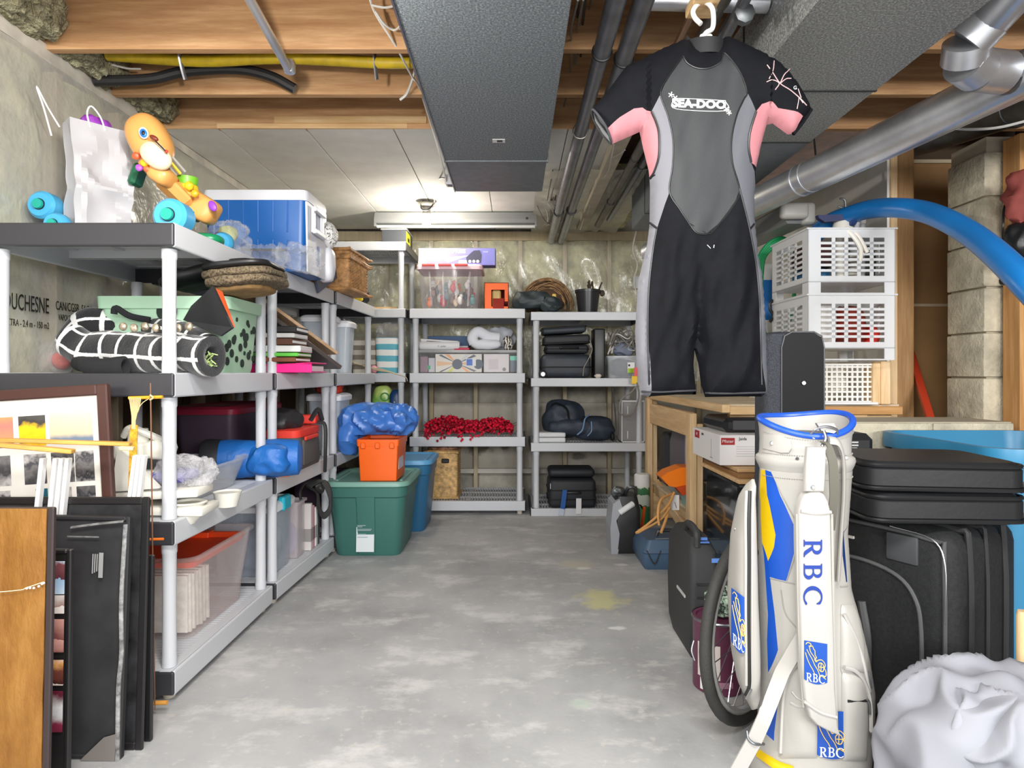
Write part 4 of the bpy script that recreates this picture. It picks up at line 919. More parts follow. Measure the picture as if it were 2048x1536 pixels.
# ---- second unit, bottom
lb = bin_('storage_bin', 'clear latch bin with a white lid and turquoise latch on the bottom shelf', 'bin', (-1.31, 3.20, T1), .30, .27, .325, clear('grey_blue_clear', (196, 206, 220), .25, .16), mat('bin_lid_white', (228, 230, 234), .45), 0, .9, .025)
MB(mat('turquoise', (40, 176, 200), .4)).b2(.135, .172, -.05, .05, .30, .372, .012, 3).out('latch', lb)
MB(mat('grey_cloth', (128, 136, 148), .9, var=.2, vs=12)).blob((0, 0, .12), (.24, .21, .22), 4, .1, 8, 3, 10).out('contents', lb, True)
bin_('storage_bin', 'narrow clear bin with blue items behind the turquoise latched bin', 'bin', (-1.26, 3.44, T1), .22, .13, .30, clear('pink_clear', (220, 210, 214), .3, .14), None, 0, .95, .015)
tt = thing('blue_cloth', 'folded blue cloth in the narrow clear bin', 'cloth', (-1.26, 3.44, T1 + .006)); MB(mat('denim_blue', (76, 104, 156), .9)).blob((0, 0, .09), (.18, .10, .17), 3, .15, 10, 2, 10).out('cloth_body', tt, True)
for i, (c, w) in enumerate((((214, 208, 206), .03), ((170, 120, 130), .02), ((226, 226, 224), .035), ((60, 60, 64), .02))):
    t = thing('box_file', ('pale box', 'dusty pink box', 'white box', 'dark box')[i] + ' standing on edge below the coiled black cable', 'box', (-1.22, 3.545 + .045 * i, T1)); MB(mat('boxf_%d' % i, c, .6)).b2(-.09, .09, -w/2, w/2, 0, .26 - .02 * i, .003).use(mat('boxf_band%d' % i, tuple(k * .7 for k in c), .6)).b2(-.05, .091, -w/2 - .001, w/2 + .001, .05, .12).out('box_body', t)
cb = thing('coiled_cable', 'coil of thick black cable hanging over the bottom shelf of the second unit', 'cable', (X(640, 3.6), 3.62, T1 + .28))
c = MB(M_wirek)
for i in range(4): c.tube([at(612 + 3*i, 968 + 2*i, 3.55), at(640 + 3*i, 962, 3.6), at(656 + 2*i, 985, 3.6), at(662 - i, 1015, 3.6), at(648, 1036 - 3*i, 3.6), at(636 + i, 1015, 3.6), at(634, 985, 3.6)], .008, 6, closed=True)
c.tube([at(610, 965, 3.55), at(600, 985, 3.5), at(605, 1010, 3.5)], .008, 6).blob(at(640, 975, 3.6), (.06, .06, .06), 2, .3, 20, 2, 8); c.out('cable_coil', cb, True, True)
# ---- third unit
M_cl2 = clear('frosted_clear', (222, 230, 238), .42, .22)
for (nm, x, y_, z_, w, d, h, lab) in (('storage_bin', -1.19, 4.00, T2, .20, .13, .33, 'tall frosted bin at the near end of the third unit, second shelf'), ('storage_bin', -1.14, 4.20, T2, .20, .16, .31, 'tall frosted bin with a black latch, second in line on the third unit')):
    t = bin_(nm, lab, 'bin', (x - .03, y_, z_), w, d, h, M_cl2, mat('bin_lid_white', (228, 230, 234)), 0, .84, .03)
    MB(M_dark).tube([(.0, 0, h + .03), (.02, 0, h + .055), (.05, 0, h + .04), (.08, .03, h + .035)], .008, 6).out('latch', t, True)
t = bin_('storage_bin', 'white bin with red cloth on top, third shelf of the third unit', 'bin', (-1.20, 4.13, T3), .20, .28, .33, M_cl2, mat('bin_lid_white', (228, 230, 234)), 0, .84, .03)
t2 = thing('red_cloth', 'crumpled red cloth on top of the white bin', 'cloth', (-1.20, 4.12, T3 + .358)); MB(mat('red_fabric', (206, 62, 40), .8, var=.3, vs=20)).blob((0, 0, .035), (.16, .20, .09), 2.4, .35, 14, 2, 14, .7, .8).out('cloth_body', t2, True)
bin_('storage_bin', 'dark purple bin low on the third unit behind the green tote', 'bin', (-1.28, 4.25, T1), .28, .40, .30, mat('plum_plastic', (66, 52, 66)), mat('plum_plastic', (66, 52, 66)), 0)
bin_('storage_bin', 'white lidded bin behind the blue tarp on the third unit', 'bin', (-1.14, 4.46, T3), .20, .2, .17, M_cl2, mat('bin_lid_white', (228, 230, 234)), 0, .84, .03)
# ================================================================ back wall shelves
YF = 4.90
def bx_(name, label, cat, x0, x1, y0, y1, z0, z1, m, bev=.003, part='box_body', grp=None):
    t = thing(name, label, cat, ((x0+x1)/2, (y0+y1)/2, z0), 0, grp)
    MB(m).b2(x0, x1, y0, y1, z0, z1, bev).out(part, t, False, True); return t
def xr(px, d=YF): return X(px, d)
# tall corner unit
ZT = 2.10
t = bx_('shallow_box', 'dark grey shallow box with a yellow label on the tallest unit', 'box', xr(758), xr(808), 5.0, 5.3, ZT, ZT + .11, mat('slate_card', (70, 74, 80), .6))
MB(mat('lid_grey', (150, 154, 158), .5)).b2(xr(756), xr(810), 4.99, 5.31, ZT + .108, ZT + .122, .003).out('lid', t, False, True)
MB(mat('yellow_label', (226, 220, 40), .6)).b2(xr(808), xr(808) + .003, 5.0, 5.18, ZT - .0, ZT + .10).use(M_ink).b2(xr(808) + .003, xr(808) + .004, 5.05, 5.13, ZT + .03, ZT + .06).out('label', t, False, True)
# striped tote bags, string with pink ball
def tote_bag(label, x0, x1, y, z, h, m, tilt=0):
    t = thing('tote_bag', label, 'bag', ((x0+x1)/2, y, z)); w = x1 - x0
    MB(m).loft([(w * .86, .13, 0, .03), (w * .93, .15, h * .4, .04), (w, .16, h, .04), (w * .96, .145, h, .035), (w * .84, .12, .02, .03)], (0, 0, 0), True, True).out('bag_body', t, True)
    return t
t = tote_bag('taupe and cream striped fabric bag on the corner unit', xr(694), xr(748), 5.06, T2, .27, ramp('taupe_stripes', [(0, (226, 220, 208)), (.5, (150, 140, 128))], 2, .075, .1))
MB(M_dark).tube([(.09, -.02, .0), (.115, -.07, .1), (.10, -.05, .2), (.06, -.07, .26)], .008, 6).out('strap', t, True)
t = tote_bag('white and aqua striped fabric bag on the corner unit', xr(746), xr(796), 5.02, T2, .275, ramp('aqua_stripes', [(0, (92, 172, 190)), (.5, (232, 232, 228))], 2, .09, .0, wob=.02, wobs=4))
t = thing('plastic_bag', 'clear crinkled bag standing in the aqua striped bag', 'bag', (xr(775), 5.04, T2 + .28)); MB(M_bag).blob((0, 0, .04), (.20, .13, .14), 2.3, .3, 14, 3, 16, .8).out('bag_body', t, True)
t = thing('pink_ball', 'small pink ball on the corner unit beside a tangle of string', 'ball', at(748, 730, 4.93)); t.location.z = T2 + .03; t.matrix_basis = Matrix.Translation(t.location)
MB(mat('pink_foam', (240, 160, 176), .7)).lathe([(.03 * math.sin(PI*i/10), -.03 * math.cos(PI*i/10)) for i in range(11)], (0, 0, 0), 18).out('ball_body', t, True)
st = MB(mat('twine', (196, 180, 150), .8))
for i in range(7):
    st.tube([at(690 + 6*i, 715 + 3*i, 4.86) + V((0, 0, rnd.uniform(-.01, .01))), at(715 + 4*i, 728 + i, 4.9), at(745 + 3*i, 738 + i % 3, 4.895), at(770 + 4*i, 742 + i, 4.893)], .004, 5)
st.tube([at(760, 740, 4.893), at(800, 750, 4.89), at(812, 755, 4.885), at(815, 762, 4.885)], .003, 5)
tag(st.out('string_tangle', None, True), 'loose tan string lying along the corner unit rail', 'string')
# snack bag and blue bag on the lower tier
t = thing('snack_bag', 'bright green and yellow printed food bag on the corner unit', 'bag', (xr(757), 5.06, T3))
def chips():
    m, nt, b, out = _new('printed_food_bag'); b.inputs['Roughness'].default_value = .3
    co = _coord(nt); sp = nt.nodes.new('ShaderNodeSeparateXYZ'); nt.links.new(co, sp.inputs[0])
    a = nt.nodes.new('ShaderNodeMath'); a.operation = 'MULTIPLY_ADD'; a.inputs[1].default_value = .22; nt.links.new(_noise(nt, co, 16, 4), a.inputs[0]); nt.links.new(sp.outputs[2], a.inputs[2])
    nt.links.new(_ramp(nt, a.outputs[0], [(0, (96, 50, 24)), (.16, (150, 96, 52)), (.24, (224, 206, 170)), (.32, (190, 214, 60)), (.40, (120, 180, 90)), (.46, (196, 220, 120))]), b.inputs['Base Color']); return m
MB(chips()).blob((0, 0, .19), (.17, .10, .40), 3.2, .1, 8, 2, 14, .5, .96).out('bag_body', t, True)
text('O', .10, facing((xr(764), 5.005, T3 + .30)), mat('bag_green', (70, 140, 60), .5), t)
t = thing('blue_pouch', 'dark blue printed standing bag beside the green food bag', 'bag', (xr(787), 5.0, T3)); MB(mat('navy_bag', (24, 62, 110), .4)).blob((0, 0, .18), (.10, .11, .37), 3.2, .1, 8, 5, 12, .5, .96).out('bag_body', t, True)
text('i', .09, facing((xr(787), 4.935, T3 + .24)), M_paper, t); text('8', .07, facing((xr(787), 4.935, T3 + .12)), M_paper, t)
# middle unit, top
tb_x0, tb_x1 = xr(836), xr(962)
t = bin_('storage_bin', 'clear bin of toys with a pink and red lid on the middle back unit', 'bin', ((tb_x0 + tb_x1)/2, 5.08, T4[3]), (tb_x1 - tb_x0), .36, .315, clear('lilac_clear', (226, 222, 232), .06, .1), mat('pale_pink_lid', (232, 196, 206), .4), 0, .9, .03, rib=4, rib_m=clear('lilac_clear_rib', (232, 230, 238), .2, .2))
for i in range(3): MB(mat('lid_red_clip', (226, 70, 66), .4)).b2(-.21 + .125*i, -.11 + .125*i, -.215, -.19, .322, .34, .004).out('lid_clip', t)
tc = (tb_x0 + tb_x1) / 2
toyc = [((232, 230, 226), 6), ((200, 60, 60), 3), ((96, 110, 116), 3), ((240, 140, 90), 2), ((150, 130, 120), 5), ((90, 140, 140), 2), ((222, 196, 160), 2)]
i = 0; TC = {232: 'white', 200: 'red', 96: 'slate grey', 240: 'orange', 150: 'brown', 90: 'teal', 222: 'tan'}
for c, n in toyc:
    for k in range(n):
        i += 1; gx = tc + ((i * .618) % 1 - .5) * .36; gz = T4[3] + .04 + rnd.random() ** 1.3 * .17
        t = thing('figurine', TC[c[0]] + ' toy figure inside the clear bin on the middle back unit', 'figurine', (gx, 4.975 + .05 * (i % 3), gz), 0, 'toys in the clear bin')
        s = rnd.uniform(.035, .06)
        MB(mat('toy_col_%d' % c[0], c, .5)).blob((0, 0, 0), (s, s * .8, s * 1.5), 2, .25, 18, i, 6).blob((rnd.uniform(-.01, .01), 0, s * .85), (s * .7, s * .7, s * .7), 2, .15, 20, i, 5).out('figure_body', t, True)
t = bx_('train_set_box', 'long blue printed train set box lying on the toy bin', 'box', xr(833), xr(990), 5.0, 5.14, T4[3] + .349, T4[3] + .349 + .135, mat('box_lilac', (122, 122, 196), .5), .003)
zb = T4[3] + .349; yb = 4.9985
MB(mat('box_pale', (214, 212, 232), .5)).b2(xr(833) + .002, xr(850), yb, yb + .001, zb + .004, zb + .13).out('print_panel', t, False, True)
MB(mat('box_white', (236, 236, 240), .5)).prism([(xr(893), zb + .02), (xr(935), zb + .075), (xr(880), zb + .06)], lambda u, v, w: V((u, yb - w, v)), .001).b2(xr(915), xr(932), yb - .001, yb, zb + .012, zb + .04).out('print_panel', t, False, True)
text('EXPRESS', .042, facing((xr(910), yb - .002, zb + .108)), M_paper, t, sx=.95, bold=.001)
MB(mat('train_grey', (60, 62, 84), .5)).prism([(xr(932), zb + .02), (xr(930), zb + .06), (xr(938), zb + .09), (xr(946), zb + .115), (xr(958), zb + .118), (xr(962), zb + .08), (xr(960), zb + .02)], lambda u, v, w: V((u, yb - w, v)), .002).out('train_print', t, False, True)
for k in range(3): MB(mat('train_white', (214, 214, 224), .5)).lathe([(.012, -.003), (.012, 0)], (xr(938 + 8*k), yb - .001, zb + .03), 14, 'Y').out('wheel_print', t, False, True)
text('SCALE', .014, facing((xr(970), yb - .002, zb + .105)), M_paper, t)
t = thing('orange_box', 'open orange cardboard box with a cut out front beside the toy bin', 'box', (xr(993), 5.0, T4[3]))
M_or = mat('orange_card', (238, 104, 44), .6); M_ord = mat('red_card', (168, 50, 34), .6)
ox0, ox1, oy0, oy1, oh = xr(968), xr(1017), 4.94, 5.13, .205; z0 = T4[3]
b = MB(M_or).b2(ox0, ox0 + .055, oy0, oy0 + .004, z0, z0 + oh).b2(ox0 + .055, ox1 - .03, oy0, oy0 + .004, z0 + .15, z0 + oh).b2(ox1 - .03, ox1, oy0, oy0 + .004, z0 + .06, z0 + oh).b2(ox0 + .055, ox1, oy0, oy0 + .004, z0, z0 + .02)
b.use(M_ord).b2(ox0, ox0 + .004, oy0, oy1, z0, z0 + oh).b2(ox1 - .004, ox1, oy0, oy1, z0, z0 + oh).b2(ox0, ox1, oy1 - .004, oy1, z0, z0 + oh).b2(ox0, ox1, oy0, oy1, z0, z0 + .004).use(M_or).b2(ox0, ox1, oy0, oy1, z0 + oh - .004, z0 + oh).out('carton', t, False, True)
MB(M_ord).box((ox0 + .11, oy0 - .025, z0 + .04), (.085, .004, .085), rot=(.5, 0, 0)).out('flap', t, False, True)
MB(mat('gold_ornament', (206, 176, 106), .5)).b2(ox0 + .06, ox1 - .06, oy0 + .02, oy1 - .04, z0 + .02, z0 + .15, .01).out('contents', t, False, True)
# twig ball, black bag, bucket of sticks
t = thing('twig_wreath', 'round brown bundle of woven twigs on the middle back unit', 'wreath', (xr(1098), 5.2, T4[3]))
tw_ = MB(mat('twig_brown', (150, 116, 82), .8, var=.4, vs=30))
for i in range(150):
    a0 = rnd.uniform(-.2, PI + .2); z_ = rnd.uniform(-.10, .10); r = .215 * math.sqrt(max(.05, 1 - (z_ / .13) ** 2)) * rnd.uniform(.86, 1.03)
    P = [V((r * 1.05 * math.cos(a0 + s * .25) + .0, z_ + rnd.uniform(-.012, .012), .25 * math.sin(a0 + s * .25) / .215 * r + .03)) for s in range(5)]
    P = [V((q.x, q.y, max(.012, q.z))) for q in P]
    tw_.tube(P, .0035, 5, 2)
tw_.use(mat('twig_dark', (84, 62, 44), .9)).blob((0, 0, .12), (.36, .17, .24), 2, .1, 12, 2, 10); tw_.out('twigs', t, True, kind='stuff')
t = thing('black_bag', 'limp black bag in front of the twig bundle, hanging over the shelf edge', 'bag', (xr(1070), 4.96, T4[3]))
MB(mat('black_ripstop', (38, 48, 52), .5)).blob((-.02, 0, .065), (.30, .16, .15), 3.2, .18, 7, 12, 16, .8, .85).blob((.12, -.06, .03), (.16, .10, .12), 2.4, .25, 9, 3, 12, .7).out('bag_body', t, True)
MB(mat('yellow_tag', (224, 190, 90), .5)).box((.15, -.02, .10), (.03, .02, .035), .005).out('tag', t)
MB(mat('pearl_bits', (236, 236, 232), .3)).lathe([(.001, -.008), (.008, 0), (.001, .008)], (.20, -.05, .02), 8).out('bead', t)
zr = 1.555
t = thing('plant_pot', 'black plastic bucket holding dark sticks on the right back unit', 'bucket', (xr(1176, 5.0), 5.02, zr))
MB(mat('black_pot', (38, 38, 42), .3)).lathe([(.075, 0), (.095, .165), (.102, .165), (.104, .185), (.096, .187), (.09, .16), (.07, .01)], (0, 0, 0), 28).out('pot_body', t, True)
s_ = MB(mat('dark_stick', (72, 60, 46), .8, var=.3))
for i in range(7): s_.tube([(rnd.uniform(-.03, .06), rnd.uniform(-.03, .03), .10), (rnd.uniform(-.0, .12), rnd.uniform(-.05, .05), .25 + rnd.uniform(-.03, .02))], .007, 6, smooth=False)
s_.blob((.115, 0, .16), (.04, .04, .05), 2, .1, 20, 1, 6); s_.out('sticks', t, True)
# middle unit, tier 2
t = bin_('storage_bin', 'long clear under bed bin with printed boxes inside on the middle back unit', 'bin', ((xr(832) + xr(1036))/2, 5.19, T2), xr(1036) - xr(832), .40, .165, clear('clear_plain', (230, 232, 236), .05, .1), None, 0, .96, .03, lip=.03)
MB(clear('lid_clear', (232, 234, 236), .4, .2)).loft([(xr(1036) - xr(832) + .036, .43, .160, .03), (xr(1036) - xr(832) + .036, .43, .180, .03)]).out('lid', t, True)
yq = 5.01
def inbin(name, label, x0, x1, h, c, extra=None):
    t = bx_(name, label, 'box', x0, x1, yq, yq + .28, T2 + .006, T2 + h, mat('inbin_%d%d' % (c[0], c[2]), c, .6))
    return t
inbin('craft_box', 'mauve craft box at the left end of the long clear bin', xr(836), xr(852), .13, (150, 122, 136))
t = inbin('craft_box', 'white and grey box with a green mark in the long clear bin', xr(853), xr(866), .12, (196, 196, 204)); MB(mat('green_mark', (50, 170, 120))).b2(xr(851), xr(857), yq - .002, yq, T2 + .03, T2 + .06).out('label', t, False, True)
t = inbin('paint_box', 'box printed with coloured rays and a dark disc in the long clear bin', xr(867), xr(962), .15, (226, 222, 214))
for k, (a, c) in enumerate(((0.0, (232, 180, 130)), (.5, (96, 98, 108)), (1.0, (206, 208, 214)), (2.1, (236, 170, 110)), (2.6, (92, 94, 104)), (3.14, (232, 190, 150)), (3.7, (84, 86, 96)), (4.3, (214, 216, 120)), (5.3, (240, 180, 130)), (5.8, (120, 122, 130)))):
    cx, cz = xr(912), T2 + .075; L = .16
    P = [(cx, cz)] + [(max(xr(868), min(xr(961), cx + L * math.cos(a + q))), max(T2 + .01, min(T2 + .146, cz + L * math.sin(a + q)))) for q in (-.13, .13)]
    MB(mat('ray_%d' % k, c, .6)).prism(P, lambda u, v, w: V((u, yq - w, v)), .0012).out('ray_print', t, False, True)
for cx, r in ((912, .040), (955, .038)): MB(mat('disc_slate', (74, 88, 104), .5)).lathe([(r, -.003), (r, 0)], (xr(cx), yq, T2 + .07), 24, 'Y').out('disc_print', t, False, True)
MB(M_paper).b2(xr(930), xr(950), yq - .005, yq - .003, T2 + .055, T2 + .115).use(mat('label_blue', (30, 100, 196))).b2(xr(931), xr(943), yq - .006, yq - .005, T2 + .06, T2 + .11).out('label', t, False, True)
t = inbin('small_appliance_box', 'plain white box at the right of the long clear bin', xr(966), xr(1018), .15, (222, 216, 218)); MB(mat('knob_grey', (130, 128, 130))).lathe([(.014, -.003), (.014, 0)], (xr(1008), yq, T2 + .03), 14, 'Y').use(mat('panel_mauve', (206, 196, 202))).b2(xr(976), xr(996), yq - .002, yq, T2 + .03, T2 + .11).out('print_panel', t, False, True)
t = inbin('teal_box', 'grey and mint box at the right end of the long clear bin', xr(1020), xr(1034), .13, (110, 122, 134)); MB(mat('mint_mark', (110, 206, 180))).b2(xr(1020), xr(1034), yq - .002, yq, T2 + .10, T2 + .135).out('label', t, False, True)
zt = T2 + .182
t = thing('paper_roll', 'rolled white printed banner on the long clear bin', 'roll', (xr(874), 5.06, zt), .05)
MB(mat('banner_white', (228, 228, 230), .6)).lathe([(.03, -.16), (.036, -.15), (.036, .15), (.03, .16)], (0, 0, .036), 16, 'X').box((0, .03, .06), (.30, .10, .02), .006, rot=(-.3, .06, 0)).use(mat('banner_dark', (52, 56, 62), .6)).box((.02, -.0, .074), (.24, .04, .004), rot=(.5, .06, 0)).out('roll_body', t, True)
text('C  polar', .02, facing((xr(880), 5.018, zt + .03)), mat('grey_ink', (130, 130, 134)), t)
t = bx_('blue_book', 'dark blue book lying behind the white banner roll', 'book', xr(845), xr(932), 5.2, 5.42, zt, zt + .12, mat('navy_cover', (24, 74, 122), .5)); MB(M_paper).b2(xr(846), xr(930), 5.199, 5.2, zt + .02, zt + .04).out('pages', t, False, True)
t = bx_('red_booklet', 'thin crimson booklet under the white stuffed cushion', 'book', xr(905), xr(936), 5.04, 5.2, zt, zt + .02, mat('crimson', (190, 30, 70), .5))
t = thing('white_cushion', 'white plush cushion with a draped sheet on the long clear bin', 'cushion', (xr(975), 5.06, zt))
M_plush = mat('white_plush', (228, 230, 236), .9, bump=.3, bs=60)
MB(M_plush).tube([(-.11, -.02, .05), (-.125, -.02, .10), (-.08, -.02, .145), (.0, 0, .11), (.08, .02, .10)], .042, 14).blob((-.02, -.01, .045), (.24, .12, .085), 2.3, .12, 9, 3, 14).use(mat('sheet_grey', (186, 190, 198), .85)).blob((.09, .10, .10), (.24, .16, .17), 2.2, .2, 8, 7, 14, .7).out('cushion_body', t, True)
MB(ramp('zebra_print', [(0, (226, 220, 208)), (.55, (40, 36, 34))], 0, .022, wob=.05, wobs=40)).blob((.155, -.02, .055), (.08, .09, .11), 2.2, .15, 14, 2, 10).out('printed_cuff', t, True)
# middle unit, tier 3: berries
t = thing('berry_garland', 'heap of red berry garland hanging over the rail of the middle back unit', 'garland', (xr(935), 5.0, T3))
def berry_mesh(n, fn, r=.0108):
    b = MB(mat('red_berry', (214, 28, 58), .2, coat=.3), mat('dark_red_berry', (140, 12, 34), .25, coat=.3))
    ico = bmesh.new(); bmesh.ops.create_icosphere(ico, subdivisions=1, radius=1); V0 = [v.co.copy() for v in ico.verts]; F0 = [[v.index for v in f.verts] for f in ico.faces]; ico.free()
    for i in range(n):
        b.i = int(rnd.random() < .4); c = fn(i); rr = r * rnd.uniform(.8, 1.15); vs = [b.bm.verts.new(c + q * rr) for q in V0]
        for f in F0: b.face([vs[k] for k in f])
    return b
def bp(i):
    u = rnd.random(); x = (xr(845) + (xr(1026) - xr(845)) * u); env = .35 + .65 * math.sin(PI * min(1, max(0, u * .98 + .02))) ** .5
    h = (.14 + .03 * math.sin(u * 9)) * env; a = rnd.random() ** .7
    y = 4.915 + rnd.uniform(0, .26); z = .012 + a * h * (1 - .35 * abs(y - 5.02) / .2)
    if y < 4.94 and u < .68: y = 4.882; z -= rnd.uniform(0, .06)
    return V((x - xr(935), y - 5.0, z))
berry_mesh(1250, bp).out('berries', t, True, kind='stuff')
lf = MB(mat('dark_stem', (96, 30, 36), .7))
for i in range(90):
    p0 = bp(i); lf.tube([p0, p0 + V((rnd.uniform(-.05, .05), rnd.uniform(-.03, .03), rnd.uniform(-.01, .035)))], .0018, 4, smooth=False)
lf.out('stems', t, kind='stuff')
# bottom: wicker basket on the middle unit, tuft on the shelf under berries
wicker('wicker_basket', 'honey coloured wicker basket with a handle hole on the bottom of the middle back unit', (xr(884, 5.02), 5.13, T1), xr(917) - xr(853), .28, .375, 0, (206, 168, 112), False, (.0, .06, .28, .315))
t = thing('scrap_wrap', 'scraps of wrapping bulging from the top of the wicker basket', 'paper', (xr(880), 5.12, T1 + .375)); MB(mat('mixed_scrap', (150, 110, 90), .8, var=.6, vs=40)).blob((0, 0, .012), (.24, .2, .05), 2.2, .35, 16, 4, 14).out('scraps', t, True)
# right unit
YR = 4.86
def case(name, label, cat, c, size, m, rz=0, bev=.03, wheels=0, handle=None, piping=None, rot=None, tagc=None):
    t = thing(name, label, cat, (c[0], c[1], c[2]), rz, rot=rot); w, d, h = size
    MB(m).box((0, 0, h / 2), size, bev, seg=3).out('case_body', t, True)
    if piping is not None:
        for zz in piping: MB(mat('piping_black', (20, 21, 23), .5)).tube([(p[0], p[1], h * zz) for p in rrect(w + .004, d + .004, bev, 3)], .005, 6, 1, True, False).out('piping', t, True)
    if handle: 
        x0, x1, z_ = handle; MB(M_black).tube([(x0, -d/2 - .002, z_), (x0 + .01, -d/2 - .025, z_ + .004), (x1 - .01, -d/2 - .025, z_ + .004), (x1, -d/2 - .002, z_)], .009, 8).out('handle', t, True)
    for i in range(wheels): MB(M_black).lathe([(.024, -.01), (.03, -.006), (.03, .006), (.024, .01)], (-w/2 + .015 , -d/2 - .005 + .0 * i, .03), 18, 'Y').use(M_steel).lathe([(.016, -.014), (.016, -.012)], (-w/2 + .015, -d/2 - .005, .03), 14, 'Y').out('wheel', t, True)
    return t
M_lug = mat('dark_luggage', (44, 50, 58), .55, bump=.25, bs=200, var=.12)
M_lug2 = mat('black_luggage', (32, 35, 40), .6, bump=.2, bs=240)
cxl = (xr(1085, YR) + xr(1180, YR)) / 2
case('suitcase', 'dark suitcase lying flat at the bottom of the luggage stack, right back unit', 'suitcase', (cxl, 5.02, 1.05), (.385, .30, .185), M_lug, 0, .045, 1, None, (.45,))
case('suitcase', 'second dark bag up in the luggage stack, with a small white tag', 'suitcase', (cxl + .01, 5.04, 1.05 + .188), (.335, .28, .07), M_lug2, 0, .025, 0, (-.05, .08, .04), (.5,))
case('suitcase', 'third black bag up in the luggage stack', 'suitcase', (cxl + .01, 5.04, 1.05 + .262), (.36, .29, .07), M_lug2, 0, .022, 0, None, (.1,), rot=(0, -.04, 0))
case('suitcase', 'topmost thin black case of the luggage stack', 'suitcase', (cxl - .01, 5.04, 1.05 + .345), (.34, .28, .05), M_lug, 0, .02, 0, None, (.9,), rot=(0, -.06, 0))
wire('grey strap cord hanging over the luggage stack', [(1180, 680, 4.87), (1184, 700, 4.86), (1176, 720, 4.86), (1168, 735, 4.86), (1166, 752, 4.86)], .004, M_wireg, name='strap', cat='strap')
case('black_speaker', 'upright narrow black case between the luggage and the cable bin', 'case', (xr(1200, YR), 4.98, 1.05), (.085, .2, .38), M_black, 0, .012)
t = bx_('white_cup', 'pale rounded object lying at the foot of the luggage stack', 'ornament', xr(1188), xr(1203), 4.87, 4.95, 1.05, 1.085, mat('bone_white', (216, 206, 194), .6), .014)
t = bin_('storage_bin', 'clear bin full of grey cables on the right back unit', 'bin', (xr(1248, YR), 5.0, 1.05), .24, .22, .17, clear('grey_clear', (214, 220, 226), .25, .1), None, 0, .92, .02)
MB(mat('dark_cables', (70, 74, 84), .6)).blob((0, 0, .08), (.20, .18, .13), 3, .2, 12, 2, 10).out('contents', t, True)
MB(M_paper).b2(.03, .085, -.119, -.117, .04, .12).use(mat('lime_print', (160, 200, 30))).b2(.032, .083, -.121, -.119, .04, .075).use(M_ink).b2(.036, .05, -.121, -.119, .09, .105).out('label', t)
t = thing('cable_heap', 'heap of loose grey and white cables piled on the clear bin', 'cable', (xr(1248, YR), 5.0, 1.23)); c = MB(M_wireg, M_wire)
for i in range(26):
    c.use(M_wire if i % 3 == 0 else M_wireg); a = rnd.uniform(0, 6.3)
    c.tube([(rnd.uniform(-.12, -.05), rnd.uniform(-.09, .05), rnd.uniform(.0, .18)), (rnd.uniform(-.06, .0), rnd.uniform(-.11, .05), rnd.uniform(.04, .2)), (rnd.uniform(0, .08), rnd.uniform(-.11, .05), rnd.uniform(.02, .2)), (rnd.uniform(.06, .12), rnd.uniform(-.09, .05), rnd.uniform(0, .18))], .005, 5, 4)
c.use(mat('blue_grey_cloth', (120, 130, 150), .7)).blob((.02, .03, .07), (.18, .14, .15), 2.3, .2, 10, 4, 10); c.out('cables', t, True, kind='stuff')
# tier 3 right
t = thing('duffel_bag', 'dark blue wheeled duffel bag slumped on the third shelf of the right back unit', 'bag', (xr(1150, YR), 5.05, .555))
M_duf = mat('duffel_navy', (44, 52, 66), .6, bump=.2, bs=160, var=.15)
MB(M_duf).blob((-.08, 0, .17), (.32, .26, .30), 2.3, .16, 5, 3, 16, .5).blob((.16, -.02, .10), (.34, .24, .19), 2.5, .14, 6, 5, 16, .5).blob((-.02, -.10, .115), (.36, .12, .13), 2.3, .14, 7, 8, 14).out('bag_body', t, True)
MB(mat('blue_piping', (110, 140, 176), .5)).tube([(.02, -.16, .06), (.06, -.165, .10), (.08, -.15, .18), (.12, -.10, .21)], .006, 6).tube([(.10, -.15, .05), (.13, -.155, .09), (.13, -.14, .16)], .005, 6).out('piping', t, True)
MB(M_black).tube([(-.18, -.06, .25), (-.14, -.10, .30), (-.06, -.12, .26), (-.04, -.13, .18)], .018, 8, flat=.4).lathe([(.03, -.012), (.036, 0), (.03, .012)], (.30, -.10, .04), 16, 'X').out('strap', t, True)
for i in range(2):
    bx_('grey_binder', ('lower', 'upper')[i] + ' of two thin white cases under the duffel bag', 'case', xr(1078, YR), xr(1132, YR), 4.90, 5.1, .556 + .04 * i, .556 + .036 + .04 * i, mat('case_white%d' % i, (208, 210, 212), .45), .006)
t = thing('drawer_unit', 'clear fronted plastic drawer box on the third shelf next to the bench', 'drawer unit', (xr(1268, YR), 4.98, .555))
MB(mat('drawer_frame', (206, 206, 206), .45)).b2(-.09, -.08, -.09, .10, 0, .32, .003).b2(.08, .09, -.09, .10, 0, .32, .003).b2(-.09, .09, -.09, .10, .31, .325, .003).b2(-.09, .09, -.09, .10, 0, .012, .003).out('frame', t)
MB(mat('grey_translucent', (140, 140, 142), .25)).b2(-.078, .078, -.086, -.08, .014, .308, .003).out('drawer_front', t); MB(mat('bright_edge', (226, 226, 226))).b2(-.045, -.04, -.09, -.086, .03, .09).b2(-.045, -.04, -.09, -.086, .22, .28).b2(.04, .045, -.09, -.086, .03, .09).b2(.04, .045, -.09, -.086, .22, .28).out('ribs', t)
wire('black cable hanging beside the clear drawer box', [(1225, 775, 4.95), (1230, 820, 4.94), (1232, 860, 4.94), (1228, 880, 4.93)], .005, M_wirek)
